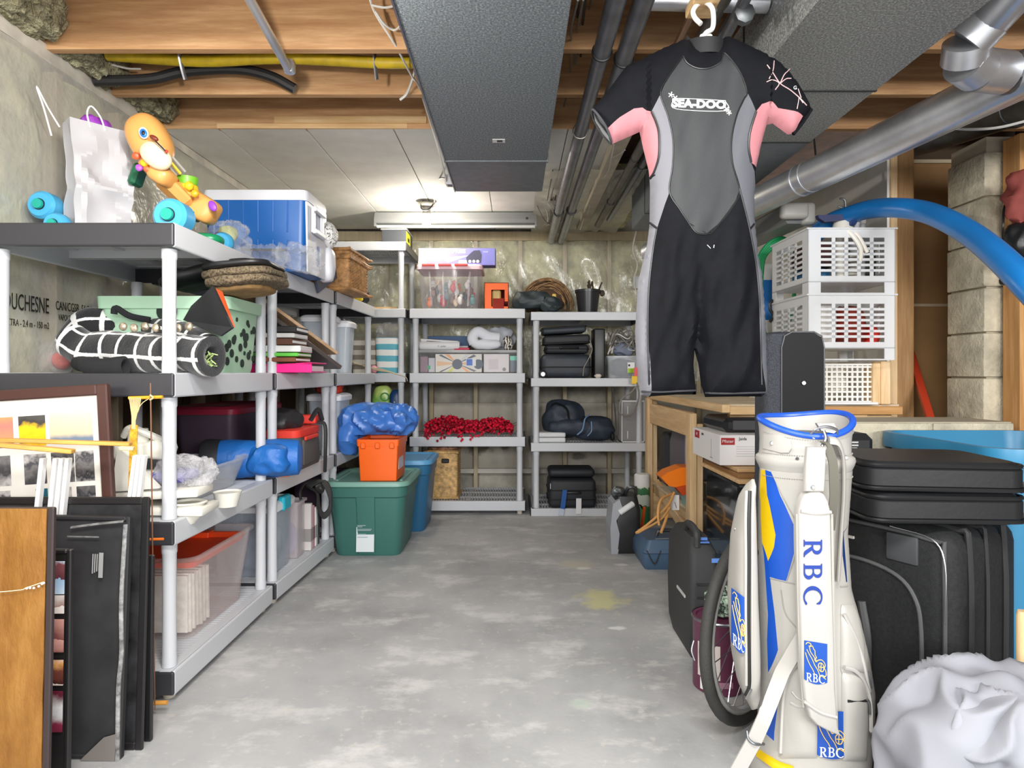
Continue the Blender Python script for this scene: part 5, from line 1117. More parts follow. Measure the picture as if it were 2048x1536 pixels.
wire('looped grey power cord with a yellow tag hanging by the wetsuit leg', [(1275, 770, 4.78), (1262, 785, 4.78), (1242, 800, 4.78), (1240, 825, 4.78), (1256, 832, 4.78), (1270, 820, 4.78), (1278, 790, 4.78), (1274, 765, 4.78)], .006, M_wireg)
t = bx_('yellow_tag', 'yellow and red tag hanging on the rail next to the wetsuit leg', 'tag', xr(1263, 4.79), xr(1275, 4.79), 4.785, 4.795, Z(768, 4.79), Z(752, 4.79), mat('tag_yellow', (240, 196, 20), .5)); MB(mat('tag_red', (230, 80, 90))).b2(xr(1268, 4.79), xr(1275, 4.79), 4.785, 4.795, Z(752, 4.79), Z(735, 4.79)).out('tag_red', t, False, True)
t = case('suitcase', 'black suitcase with blue and white airline tags on the bottom of the right back unit', 'suitcase', (xr(1145, YR), 5.02, .055), (.365, .30, .22), M_lug2, 0, .035, 0, (-.05, .06, .12), (.3, .62))
MB(M_lug2).box((0, .02, .26), (.36, .24, .07), .03, seg=3).out('top_pocket', t, True)
MB(mat('blue_airline_tag', (40, 90, 160), .4)).box((-.07, -.19, .07), (.035, .003, .16), rot=(.1, .12, 0)).use(mat('tag_clear', (190, 200, 214), .3)).box((-.085, -.185, -.02), (.04, .003, .05), rot=(.1, .2, 0)).out('luggage_tag', t)
MB(M_paper).box((.045, -.185, .025), (.04, .002, .12), rot=(.1, 0, 0)).out('luggage_tag', t)
MB(M_steel).b2(-.17, -.165, -.155, -.15, .15, .19).out('zip_pull', t)
# ================================================================ totes on the floor, left of centre
def tote(label, loc, w, d, h, mb, ml, rz=0):
    t = thing('storage_tote', label, 'tote', loc, rz)
    b = MB(mb).loft([(w * .74, d * .74, 0, .05), (w * .77, d * .77, .015, .06), (w * .90, d * .90, h * .78, .07), (w * .93, d * .93, h * .80, .07), (w * .95, d * .95, h * .96, .07)]); b.out('tote_body', t, True)
    MB(mb).loft([(w * .20, .03, .015, .008, 0, -d * .372 ), (w * .22, .03, h * .80, .008, 0, -d * .447)]).out('front_panel', t, True)
    MB(ml).loft([(w * .97, d * .97, h * .93, .08), (w, d, h * .94, .085), (w, d, h * .975, .085), (w * .975, d * .975, h, .08), (w * .90, d * .88, h, .07), (w * .88, d * .86, h - .012, .06)]).out('lid', t, True)
    MB(mat('lid_groove', tuple(70 for _ in range(3)), .6)) if False else None
    for sx in (-1, 1): MB(ml).b2(sx * w * .36, sx * w * .40, -d * .3, d * .3, h - .014, h - .003, .004).out('lid_rib', t)
    return t
M_gt = mat('green_tote', (58, 108, 100), .42); M_gl = mat('green_tote_lid', (116, 160, 148), .42)
gw = m_(168, 3.86)
gt = tote('dark green storage tote with a pale green lid on the floor', (X(746, 3.95), 4.02, 0), gw, .60, Z(962, 3.80) + .005, M_gt, M_gl)
gh = Z(962, 3.80) + .005
MB(mat('label_paper', (210, 218, 220), .5)).box((-.005, -.60 * .418 - .004, gh * .235), (.105, .002, .145), rot=(-.07, 0, 0)).out('label', gt)
lbl = MB(mat('label_ink', (150, 170, 172)))
for i, (zz, w_) in enumerate(((.19, .05), (.182, .03), (.168, .085), (.160, .08), (.138, .05), (.12, .06))): lbl.box((-.03 + w_/2 - .02, -.60 * .418 - .007 + (gh*.235-zz) * .07 - .0, zz), (w_, .0015, .004), rot=(-.07, 0, 0))
lbl.out('label_print', gt)
bt = tote('blue storage tote with a light blue lid behind the green one', (-.805, 4.56, 0), .48, .50, Z(920, 4.35), mat('blue_tote', (44, 104, 144), .42), mat('blue_tote_lid', (92, 158, 204), .42))
# orange file box and blue tarp
ob = thing('file_box', 'orange plastic file box standing on the green tote', 'box', (X(762, 3.86), 3.92, gh))
M_of = mat('orange_file', (236, 98, 14), .4); ow, od, ohh = .235, .30, .245
MB(M_of).loft([(ow * .92, od * .94, 0, .008), (ow, od, ohh * .84, .01), (ow + .012, od + .012, ohh * .84, .012), (ow + .016, od + .016, ohh, .012), (ow - .01, od - .01, ohh, .01), (ow - .01, od - .01, ohh - .02, .01)]).out('box_body', ob, True)
for x in (-.085, 0, .085): MB(M_of).box((x, -od/2 - .012, ohh * .86), (.028, .012, .035), .004).out('clip', ob)
MB(mat('label_frost', (210, 196, 200), .3)).b2(ow * .475, ow * .485, -.09, .06, .06, .16).out('label', ob)
tp = thing('blue_tarp', 'bunched blue plastic tarp lying across the orange file box', 'tarp', (X(752, 3.95), 4.05, gh + ohh))
M_tarp = mat('blue_tarp_plastic', (64, 118, 198), .34, bump=.2, bs=40)
MB(M_tarp).blob((-.03, .02, .095), (.42, .36, .20), 2.8, .17, 7, 3, 26, .85, .85, amp2=.02).blob((.13, -.02, .10), (.20, .26, .16), 2.3, .35, 8, 6, 20, .85).blob((-.17, .0, .0), (.14, .30, .24), 2.4, .22, 7, 9, 18, .7).out('tarp_body', tp, True, ang=25)
# ================================================================ workbench and what stands on, in and around it
wbn = thing('workbench', 'rough pine lumber workbench along the right wall', 'workbench', (1.4, 3.9, 0))
XB = 1.0; ZB = .935
P_ = lambda nm, x0, x1, y0, y1, z0, z1, m: MB(m).b2(x0, x1, y0, y1, z0, z1, .003).out(nm, wbn, False, True)
P_('leg', .985, 1.024, 3.59, 3.68, 0, .86, M_pinez); P_('leg', 1.024, 1.062, 3.60, 3.69, 0, .80, M_pinez)
P_('leg', .985, 1.024, 4.74, 4.83, 0, .90, M_pinez); P_('leg', 1.024, 1.062, 4.76, 4.80, .22, .90, M_pinez)
P_('side_rail', 1.0, 1.038, 3.69, 4.74, .72, .86, M_pine)
P_('side_rail', 1.03, 1.068, 3.69, 4.78, .20, .27, M_pine)
P_('cross_block', 1.02, 1.16, 4.70, 4.74, .02, .20, M_pinex)
MB(M_pine).beam((1.045, 3.71, .10), (1.045, 4.72, .27), .035, .07, .003).out('brace', wbn, False, True)
P_('leg', 1.80, 1.84, 3.14, 3.23, 0, .86, M_pinez); P_('leg', 1.80, 1.84, 4.70, 4.79, 0, .86, M_pinez)
P_('edge_board', XB - .0, XB + .04, 3.08, 4.84, .895, ZB, M_pine)
P_('front_board', XB + .04, XB + .30, 3.08, 3.12, .885, .925, M_pinex); P_('front_board', XB + .30, 1.88, 3.09, 3.13, .885, .925, wood('pine_dark', (206, 160, 104), (168, 118, 66), 0))
P_('top_board', XB + .04, 1.88, 3.12, 4.84, ZB - .02, ZB, mat('bench_plywood', (214, 196, 166), .7, var=.12, vs=10))
P_('under_rail', XB + .06, 1.86, 3.15, 3.19, .80, .885, M_pinex); P_('end_block', 1.60, 1.72, 3.11, 3.15, .86, .90, M_pinex)
P_('lower_shelf', 1.02, 1.84, 3.72, 4.76, .262, .28, mat('bench_plywood', (214, 196, 166)))
t = thing('pine_offcut', 'pine two by four block standing on the right end of the bench', 'block', (1.80, 3.06, ZB)); MB(M_pinez).b2(1.742, 1.778, 3.10, 3.19, ZB, 1.135, .003).b2(1.778, 1.824, 3.095, 3.19, ZB, 1.145, .003).out('block_body', t, False, True)
# crates
M_cr = clear('crate_plastic', (236, 238, 240), .62, .3)
def crate(label, x, y, z, w=.41, d=.42, h=.31):
    t = thing('stacking_crate', label, 'crate', (x, y, z), 0, 'clear white stacking crates on the bench'); th = .004
    c0, c1, ncol, nrow = .06, w - .05, 5, 7
    z0, z1 = .085, .265
    def wall(side):
        b = MB(M_cr); L = w if side in 'FB' else d; n = ncol if side in 'FB' else 4; a0, a1 = .06, L - .05
        def q(u0, u1, v0, v1, tk=th):
            if side == 'F': b.b2(-w/2 + u0, -w/2 + u1, -d/2, -d/2 + tk, v0, v1)
            elif side == 'B': b.b2(-w/2 + u0, -w/2 + u1, d/2 - tk, d/2, v0, v1)
            elif side == 'L': b.b2(-w/2, -w/2 + tk, -d/2 + u0, -d/2 + u1, v0, v1)
            else: b.b2(w/2 - tk, w/2, -d/2 + u0, -d/2 + u1, v0, v1)
        q(0, a0, 0, h); q(a1, L, 0, h); q(a0, a1, z1, h); q(a0, a1, .055, z0); q(a0, a1, .0, .006)
        cw_ = (a1 - a0) / n
        for i in range(n - 1): q(a0 + cw_ * (i + 1) - .0085, a0 + cw_ * (i + 1) + .0085, z0, z1)
        rh = (z1 - z0) / nrow
        for j in range(nrow - 1): q(a0, a1, z0 + rh * (j + 1) - .006, z0 + rh * (j + 1) + .006, th * .8)
        return b.out('slotted_side', t)
    for s in 'FBLR': wall(s)
    MB(M_cr).b2(-w/2 - .008, w/2 + .008, -d/2 - .008, -d/2 + .002, h - .006, h + .001).b2(-w/2 - .008, w/2 + .008, d/2 - .002, d/2 + .008, h - .006, h + .001).b2(-w/2 - .008, -w/2 + .002, -d/2, d/2, h - .006, h + .001).b2(w/2 - .002, w/2 + .008, -d/2, d/2, h - .006, h + .001).out('rim', t)
    MB(M_cr).b2(-w/2, w/2, -d/2, d/2, .055, .06).out('base', t)
    return t
KX, KY = 1.583, 3.21
crate('lower of the two white slotted crates on the bench', KX, KY, 1.148); crate('upper of the two white slotted crates, with bottles sticking out', KX, KY, 1.459)
def stuffin(label, name, cat, x, y, z, size, m, p=2.5, amp=.15, seed=1):
    t = thing(name, label, cat, (x, y, z)); MB(m).blob((0, 0, size[2]/2), size, p, amp, 10, seed, 10, .5, .95).out('body_shape', t, True); return t
stuffin('dark red cloth in the lower crate on the bench', 'red_cloth', 'cloth', KX + .05, KY - .06, 1.212, (.16, .20, .20), mat('brick_cloth', (150, 54, 40), .8))
stuffin('bright red cloth at the right of the lower crate', 'red_cloth', 'cloth', KX + .15, KY - .08, 1.212, (.07, .14, .11), mat('bright_red', (220, 50, 40), .7), seed=4)
stuffin('white packet in the lower crate on the bench', 'white_packet', 'packet', KX - .10, KY - .06, 1.212, (.15, .2, .22), mat('packet_white', (226, 222, 216), .6), 4, .05)
stuffin('dark brown packet in the upper crate', 'brown_packet', 'packet', KX - .10, KY - .04, 1.60, (.16, .2, .12), mat('dark_plum', (88, 58, 58), .7), 4, .08)
stuffin('blue cloth at the bottom of the upper crate', 'blue_cloth', 'cloth', KX - .12, KY - .06, 1.523, (.14, .2, .075), mat('petrol_blue', (40, 100, 140), .7), 3, .1)
stuffin('black bundle at the right of the upper crate', 'black_bundle', 'bundle', KX + .14, KY - .02, 1.523, (.11, .18, .20), mat('dark_olive', (52, 54, 48), .7), 3, .1)
def bottle(label, x, y, z, r, h, m, mcap, n='spray_bottle'):
    t = thing(n, label, 'bottle', (x, y, z)); MB(m).lathe([(r * .9, 0), (r, .01), (r, h * .66), (r * .8, h * .76), (r * .36, h * .84), (r * .36, h * .9)], (0, 0, 0), 20).out('bottle_body', t, True)
    MB(mcap).lathe([(r * .42, h * .9), (r * .44, h * .98), (r * .2, h)], (0, 0, 0), 16).out('cap', t, True); return t
M_bw = mat('bottle_white', (234, 230, 220), .35)
bottle('white bottle standing in the upper crate, second from its right side', KX + .005, KY - .09, 1.523, .040, .25, M_bw, M_white)
bottle('grey capped bottle sticking out of the top of the upper crate', KX + .085, KY - .10, 1.523, .034, .32, mat('bottle_grey', (190, 192, 194), .35), mat('cap_light', (206, 206, 206)))
bottle('broad grey lidded jar at the back of the upper crate', KX + .142, KY - .03, 1.523, .052, .34, mat('jar_grey', (176, 178, 180), .4), mat('cap_light', (206, 206, 206)), 'jar')
t = thing('white_hose', 'ribbed white hose end draped over the front of the upper crate', 'hose', (KX, KY, 1.7)); h = MB(M_bw)
h.tube([at(1680, 458, 3.05), at(1700, 466, 3.0), at(1722, 500, 2.99), at(1715, 540, 3.03)], .010, 8).tube([at(1690, 455, 3.05), at(1715, 470, 3.0), at(1735, 505, 2.99)], .009, 8)
for i in range(6): h.lathe([(.024, -.006), (.03, 0), (.024, .006)], at(1712 - 2 * i, 512 + 9 * i, 3.06), 14)
h.out('hose_body', t, True, True)
t = thing('trowel_tool', 'navy blade tool with a white collar lying on the upper crate', 'tool', at(1680, 440, 3.15)); b = MB(mat('navy_plastic', (40, 48, 88), .4))
b.prism([(1636, 430), (1702, 428), (1704, 434), (1690, 440), (1650, 444), (1638, 436)], lambda u, v, w: at(u, v, 3.12) + V((0, w, 0)), .03).out('blade', t, False, True)
MB(M_bw).lathe([(.05, 0), (.045, .03), (.036, .055)], at(1686, 460, 3.16), 18).out('collar', t, True, True)
t = thing('hex_key', 'bent metal hook sticking up behind the crates', 'hook', at(1690, 410, 3.2)); MB(M_galvd).tube([at(1680, 397, 3.2), at(1690, 402, 3.2), at(1690, 434, 3.2)], .005, 8, 3).tube([at(1676, 413, 3.2), at(1690, 418, 3.2)], .004, 6).out('hook_body', t, True, True)
t = thing('pool_hose', 'thick blue hose arching from the crates out past the block pillar', 'hose', at(1800, 410, 3.0))
M_ph = mat('blue_hose', (24, 116, 190), .35)
MB(M_ph).tube([at(1625, 475, 3.32), at(1660, 445, 3.25), at(1704, 428, 3.12), at(1750, 417, 2.98), at(1800, 416, 2.82), at(1850, 424, 2.68), at(1900, 444, 2.5), at(1950, 474, 2.33), at(2000, 515, 2.15), at(2060, 575, 1.98), at(2170, 690, 1.8)], .044, 18, 8).use(mat('hose_collar', (44, 70, 130), .5)).lathe([(.05, -.012), (.052, 0), (.05, .012)], at(1702, 432, 3.12), 20, 'X').out('hose_body', t, True, True)
# small lattice basket and surroundings
bk2 = thing('lattice_basket', 'small white lattice basket under the stacked crates', 'basket', (1.60, 3.22, ZB))
lb_ = MB(mat('lattice_white', (232, 230, 224), .5)); w, d, h = .30, .20, .19
for i in range(13):
    x = -w/2 + w * i / 12; lb_.b2(x - .0045, x + .0045, -d/2, -d/2 + .003, .01, h); lb_.b2(x - .0045, x + .0045, d/2 - .003, d/2, .01, h)
for j in range(8):
    z = .012 + (h - .02) * j / 7; lb_.b2(-w/2, w/2, -d/2 - .001, -d/2 + .002, z - .0045, z + .0045).b2(-w/2, -w/2 + .003, -d/2, d/2, z - .0045, z + .0045).b2(w/2 - .003, w/2, -d/2, d/2, z - .0045, z + .0045)
for i in range(9):
    y = -d/2 + d * i / 8; lb_.b2(-w/2, -w/2 + .003, y - .004, y + .004, .01, h).b2(w/2 - .003, w/2, y - .004, y + .004, .01, h)
lb_.b2(-w/2 - .006, w/2 + .006, -d/2 - .006, -d/2 + .004, h, h + .008).b2(-w/2 - .006, w/2 + .006, d/2 - .004, d/2 + .006, h, h + .008).b2(-w/2, w/2, -d/2, d/2, 0, .01)
lb_.out('lattice', bk2)
t = thing('white_parts', 'clear and white kitchen parts in the gap below the crates', 'packet', (1.62, 3.22, 1.0)); MB(M_bw).lathe([(.05, 0), (.055, .05), (.035, .08), (.05, .12)], (0, 0, 0), 16).blob((-.09, 0, .06), (.09, .08, .10), 2.4, .2, 14, 4, 8).out('parts', t, True)
t = thing('paper_slip', 'white strip lying along the bench below the lattice basket', 'paper', (1.6, 3.1, ZB)); MB(M_paper).b2(1.48, 1.75, 3.07, 3.13, ZB, ZB + .012, .002).out('sheet', t, False, True)
# green hose coil, blue sheet, snips on the wall end
t = thing('hose_coil', 'green garden hose coil hanging between the wetsuit and the crates', 'hose', at(1545, 520, 3.7)); gc_ = MB(mat('green_hose', (24, 150, 90), .4))
for i in range(4): gc_.tube([at(1560 + 3*i, 476 + 4*i, 3.62), at(1530 + 2*i, 495 + 3*i, 3.62), at(1512 + 4*i, 540, 3.62), at(1512 + 4*i, 640, 3.65), at(1540, 690 - 5*i, 3.68), at(1580, 640, 3.7), at(1590, 540, 3.7), at(1580, 490 + 3*i, 3.66)], .011, 10, 5, True)
gc_.out('hose_body', t, True, True)
t = thing('blue_sheet_box', 'white box with a blue printed corner behind the green hose', 'box', at(1530, 600, 3.85)); z0 = Z(690, 3.85); MB(M_paper).b2(1.45, 1.56, 3.8, 3.95, ZB + .0, Z(530, 3.85), .003).use(mat('print_blue', (30, 120, 206))).b2(1.449, 1.561, 3.797, 3.80, Z(640, 3.8), Z(560, 3.8)).out('box_body', t, False, True)
t = thing('snips', 'orange and black handled snips hanging on the crate edge', 'snips', at(1540, 620, 3.41)); MB(M_black).tube([at(1552, 600, 3.41), at(1542, 604, 3.41), at(1540, 618, 3.41), at(1547, 632, 3.41), at(1540, 644, 3.41)], .008, 8).use(mat('snip_orange', (236, 100, 30), .4)).beam(at(1536, 628, 3.41), at(1536, 650, 3.41), .02, .012, .003).out('handles', t, True, True)
# under the bench, front: white carton, boards, glossy box, black printer
t = thing('faucet_box', 'long white faucet carton with red labels under the bench top', 'box', (1.2, 3.1, .66))
fx0, fx1, fy0, fy1, fz0, fz1 = .948, 1.42, 2.95, 3.40, .66, .80
MB(mat('carton_white', (234, 232, 232), .6)).b2(fx0, fx1, fy0, fy1, fz0, fz1, .002).out('carton', t, False, True)
M_lr = mat('label_red', (172, 34, 40), .5)
MB(M_lr).b2(fx0 + .005, fx0 + .068, fy0 - .001, fy0, .755, .787).out('label', t, False, True); MB(M_lr).b2(fx0 - .001, fx0, 3.28, 3.36, .752, .79).out('label', t, False, True)
text('Pfister', .021, facing((fx0 + .036, fy0 - .002, .771)), M_paper, t); text('Jaida', .020, facing((fx0 + .105, fy0 - .002, .783)), M_ink, t)
SIDE = lambda y, z: Matrix.Translation((fx0 - .002, y, z)) @ Matrix.Rotation(-PI/2, 4, 'Z') @ Matrix.Rotation(PI/2, 4, 'X')
text('Pf', .022, SIDE(3.32, .771), M_paper, t); text('Jaida', .018, SIDE(3.22, .781), M_ink, t)
for k in range(5): MB(mat('fine_print', (196, 194, 196))).b2(fx0 + .075, fx0 + .17 - .01 * (k % 2), fy0 - .001, fy0, .745 - .011*k, .748 - .011*k).out('print_line', t, False, True)
MB(mat('fine_print2', (150, 150, 152))).b2(fx0 - .001, fx0, 3.08, 3.083, .68, .77).b2(fx0 - .001, fx0, 3.06, 3.10, .678, .682).out('drawing_print', t, False, True)
t = bx_('black_device', 'glossy dark appliance lying on top of the white faucet carton', 'appliance', 1.0, 1.42, 3.05, 3.4, .802, .872, mat('gloss_black', (34, 34, 36), .2), .02); MB(mat('panel_smoke', (80, 80, 82), .15)).b2(1.04, 1.2, 3.045, 3.05, .815, .86, .004).out('window', t, False, True)
for i in range(3):
    t = thing('plywood_sheet', ('bottom', 'middle', 'top')[i] + ' of three thin wooden panels under the faucet carton', 'plywood', (1.2, 3.05, .61)); MB(M_pinex if i != 1 else mat('hardboard', (150, 110, 66), .7)).b2(.975 + .015 * i, 1.45, 2.78 + .05 * i, 3.35, .602 + .018 * i, .619 + .018 * i, .002).out('panel', t, False, True)
bx_('glossy_cabinet', 'tall glossy black cabinet under the wooden panels', 'cabinet', .965, 1.40, 2.76, 3.22, 0, .60, mat('gloss_cabinet', (30, 32, 32), .10, coat=.6), .008)
# on the lower shelf
ls = .281
t = thing('grey_case', 'grey purple hard case with sloping top on the lower bench shelf', 'case', (1.14, 4.2, ls)); MB(mat('mauve_case', (104, 98, 108), .5)).prism([(0, 0), (.40, 0), (.40, .20), (.30, .315), (.08, .33), (0, .29)], lambda u, v, w: V((1.08 + w, 4.05 + u, ls + .13 + v)), .18).out('case_body', t, False, True)
MB(mat('mauve_light', (150, 150, 172), .45)).b2(1.078, 1.10, 4.04, 4.06, ls + .14, ls + .42, .008, 2).out('edge_trim', t, True, True); MB(M_paper).b2(1.085, 1.098, 4.036, 4.04, ls + .17, ls + .26).out('latch', t, False, True)
bx_('dark_pack', 'dark folded pack behind the grey purple case', 'pack', 1.06, 1.2, 4.5, 4.7, ls, ls + .38, mat('dark_pack', (46, 48, 54), .6), .03)
bx_('grey_speaker_box', 'light grey box with rounded edges on the lower bench shelf', 'box', 1.04, 1.2, 3.99, 4.35, ls, ls + .128, mat('box_grey', (150, 150, 148), .5), .02)
t = thing('work_lamp', 'bright orange flared hood lamp lying on the lower bench shelf', 'lamp', (1.06, 3.86, ls)); MB(mat('hood_orange', (244, 128, 20), .4)).prism([(1322, 955), (1335, 945), (1362, 935), (1384, 935), (1386, 968), (1365, 985), (1352, 975), (1338, 972)], lambda u, v, w: at(u, v, 3.74 - .0) + V((0, w, 0)), .14).out('hood', t, False, True)
MB(mat('hood_dark', (190, 70, 20), .5)).prism([(1352, 975), (1384, 968), (1384, 982), (1366, 992)], lambda u, v, w: at(u, v, 3.73) + V((0, w, 0)), .10).out('opening', t, False, True)
t = bx_('white_card', 'small white card tag on the lower rail of the bench', 'card', X(1343, 3.68), X(1358, 3.68), 3.675, 3.685, Z(1020, 3.68), Z(990, 3.68), M_paper, .001); MB(M_ink).beam(at(1349, 1004, 3.674), at(1353, 1016, 3.674), .006, .002).out('mark', t, False, True)
bx_('teal_folder', 'pale teal folder leaning on the lower bench shelf by the near leg', 'folder', 1.03, 1.05, 3.72, 3.95, ls, ls + .16, mat('pale_teal', (150, 190, 186), .5))
t = thing('tan_cord', 'tan cord looping from the lower shelf down to the blue toolbox', 'cord', at(1320, 1020, 3.6)); MB(mat('tan_cord', (224, 168, 100), .6)).tube([at(1342, 988, 3.66), at(1322, 1000, 3.55), at(1316, 1025, 3.5), at(1318, 1050, 3.5)], .007, 8).tube([at(1348, 985, 3.66), at(1335, 1012, 3.58), at(1300, 1045, 3.5), at(1272, 1066, 3.45)], .007, 8).tube([at(1338, 1010, 3.6), at(1333, 1035, 3.55), at(1322, 1065, 3.48)], .008, 8).tube([at(1340, 1015, 3.58), at(1320, 1040, 3.52), at(1275, 1066, 3.45)], .006, 8).out('cord_body', t, True, True)
# floor things by the bench
t = thing('paper_towel_roll', 'wrapped paper towel roll with a green print at the foot of the bench', 'paper towels', (X(1284, 4.62), 4.62, 0)); MB(ramp('towel_wrap', [(0, (60, 140, 90)), (.34, (214, 224, 214)), (.55, (70, 130, 86)), (.7, (236, 236, 232))], 2, .38, 0, True, .4, wob=.12, wobs=14)).lathe([(.05, 0), (.056, .01), (.056, .35), (.045, .36), (.02, .358)], (0, 0, 0), 24).out('roll_body', t, True)
t = thing('jump_starter', 'black and silver portable power pack standing on the floor', 'power pack', (X(1252, 3.9), 3.95, 0))
MB(mat('pack_black', (34, 35, 36), .45)).loft([(.15, .22, 0, .02), (.16, .24, .03, .03), (.16, .23, .26, .03), (.13, .18, .34, .03)]).out('pack_body', t, True)
MB(mat('pack_silver', (168, 172, 178), .4, .2)).prism([(-.10, .0), (-.06, 0), (-.045, .10), (-.07, .20), (-.03, .27), (-.05, .33), (-.09, .30), (-.105, .15)], lambda u, v, w: V((u, -.118 + w, v)), .2).out('side_cover', t); MB(mat('pack_white', (222, 224, 226), .4)).tube([(-.05, -.12, .25), (.0, -.125, .285), (.03, -.11, .30)], .018, 10).out('grip', t, True)
MB(M_galvd).tube([(.0, .0, .34), (.02, -.05, .39), (.06, -.04, .38), (.07, .0, .34)], .012, 8).blob((-.05, -.03, .36), (.08, .06, .06), 2.3, .25, 20, 3, 8).out('handle', t, True)
text('power', .03, Matrix.Translation((-.107, -.02, .13)) @ Matrix.Rotation(-PI/2, 4, 'Z') @ Matrix.Rotation(PI/2, 4, 'X') @ Matrix.Rotation(PI/2, 4, 'Z'), M_ink, t)
t = thing('spring_clamp', 'orange spring clamp behind the power pack', 'clamp', (X(1292, 3.9), 4.1, 0)); b = MB(mat('clamp_orange', (232, 96, 28), .4)); b.beam((-.03, 0, .22), (.0, 0, .02), .02, .02, .004).beam((.03, 0, .23), (.005, 0, .02), .02, .02, .004).out('jaw', t); MB(M_black).tube([(-.03, 0, .2), (0, 0, .24), (.03, 0, .2)], .006, 8).out('spring', t, True)
t = thing('tool_case', 'slate blue plastic tool case lying on the floor by the bench leg', 'case', (X(1333, 3.6), 3.68, 0))
M_tb = mat('slate_blue', (72, 98, 126), .45)
MB(M_tb).loft([(.27, .30, 0, .02), (.30, .34, .04, .03), (.30, .34, .085, .03), (.295, .33, .09, .03), (.30, .34, .095, .03), (.25, .28, .16, .03)]).out('case_body', t, True); MB(M_dark).tube([(-.05, -.05, .165), (-.03, -.05, .19), (.06, -.05, .19), (.08, -.05, .165)], .010, 8).out('handle', t, True); MB(M_dark).tube([(-.13, -.165, .11), (-.09, -.18, .04), (-.05, -.165, .11)], .004, 6).out('cord_loop', t, True)
MB(mat('tape_silver', (190, 196, 202), .4, .4)).box((.03, -.10, .159), (.20, .014, .004), rz=.12).out('strip', t)
t = thing('drill_case', 'upright grey power tool case with blue labels on the floor', 'case', (X(1394, 2.5), 2.58, 0)); dh = .455
M_dc = mat('case_graphite', (56, 57, 58), .55, spec=.25, bump=.15, bs=200)
MB(M_dc).loft([(.08, .30, 0, .012), (.105, .36, .06, .02), (.112, .37, dh * .5, .02), (.105, .35, dh - .05, .025), (.065, .26, dh, .025)]).out('case_body', t, True)
g_ = MB(mat('case_groove', (38, 38, 40), .6))
for z in (.12, .17, .24, .29): g_.b2(-.03, .07, -.188, -.180, z, z + .006)
g_.out('grooves', t)
MB(M_dc).tube([(-.02, -.15, dh - .03), (-.02, -.14, dh + .025), (-.02, -.02, dh + .03), (-.02, .02, dh - .01)], .014, 8).out('handle', t, True)
MB(mat('label_steel_blue', (90, 130, 200), .4)).b2(-.03, .02, -.15, -.14, dh - .005, dh + .004).box((.045, -.175, dh - .075), (.035, .006, .016)).box((.0, -.14, dh - .012), (.05, .04, .004)).out('label', t); MB(mat('mark_light', (190, 190, 190))).b2(-.060, -.056, -.12, .0, .22, .23).out('mark', t)
t = thing('paint_can', 'dented purple paint can with a paper label on the floor behind the wheel', 'paint can', (.707, 2.22, 0))
MB(mat('purple_tin', (112, 58, 84), .35, .2, var=.1)).lathe([(.083, 0), (.086, .004), (.085, .235), (.088, .24), (.086, .244), (.076, .243), (.074, .236)], (0, 0, 0), 32).out('can_body', t, True)
MB(mat('label_cream', (214, 202, 198), .6)).sheet(lambda u, v: (.0868 * math.cos(-2.75 + .95 * u), .0868 * math.sin(-2.75 + .95 * u), .055 + .115 * v), 10, 1).out('label', t, True); MB(M_paper).sheet(lambda u, v: (.0868 * math.cos(-2.62 + .4 * u), .0868 * math.sin(-2.62 + .4 * u), .012 + .04 * v), 6, 1).out('barcode', t, True)
MB(mat('purple_pale', (170, 120, 142), .4)).sheet(lambda u, v: (.0872 * math.cos(-2.1 + .8 * u), .0872 * math.sin(-2.1 + .8 * u), .03 + .02 * v), 8, 1).out('print_band', t, True); MB(M_steel).tube([(-.088, -.01, .16), (-.098, -.02, .13), (-.09, -.03, .10)], .003, 6).lathe([(.088, .236), (.091, .24), (.088, .246)], (0, 0, 0), 32, cap0=False, cap1=False).out('rim', t, True)
t = thing('camouflage_cloth', 'crumpled pale green camouflage cloth on the paint can', 'cloth', (.72, 2.225, .245)); MB(ramp('camo', [(0, (176, 196, 178)), (.45, (116, 140, 118)), (.7, (40, 46, 42))], 0, .05, wob=.2, wobs=30)).blob((0, 0, .045), (.10, .10, .10), 2.3, .3, 14, 2, 12, .7, .85).out('cloth_body', t, True)
# bicycle wheel
wh = thing('bicycle_wheel', 'bicycle wheel with a black tyre leaning behind the golf bag', 'wheel', (X(1500, 2.0), 2.0, .30), 0, rot=(0, 0, math.radians(45)))
wr_ = .30; circ = lambda r, n: [(r * math.cos(2*PI*i/n), 0, r * math.sin(2*PI*i/n)) for i in range(n)]
MB(mat('tyre_rubber', (52, 52, 50), .7, bump=.4, bs=120)).tube(circ(wr_ - .018, 48), .018, 12, 1, True, False).out('tyre', wh, True)
MB(mat('rim_alloy', (206, 206, 204), .35, .6)).tube(circ(wr_ - .045, 48), .013, 8, 1, True, False).out('rim', wh, True)
MB(M_galvd).cyl((0, -.045, 0), (0, .045, 0), .016, 12).cyl((0, -.03, 0), (0, -.026, 0), .03, 14).cyl((0, .026, 0), (0, .03, 0), .03, 14).out('hub', wh, True)
sp0 = None
for i in range(28):
    a = 2 * PI * i / 28; s = 1 if i % 2 else -1
    if i < 2:
        o = MB(M_steel).cyl((0, 0, 0), (0, 0, wr_ - .07), .0016, 5).out('spoke', wh); 
        sp0 = o if sp0 is None else sp0
    else: o = dup(sp0, wh)
    o.location = (.026 * math.cos(a), s * .028, .026 * math.sin(a)); d_ = V(((wr_ - .055) * math.cos(a + s * .25), 0, (wr_ - .055) * math.sin(a + s * .25))) - V(o.location)
    o.rotation_mode = 'QUATERNION'; o.rotation_quaternion = d_.to_track_quat('Z', 'Y'); o.scale.z = d_.length / (wr_ - .07)
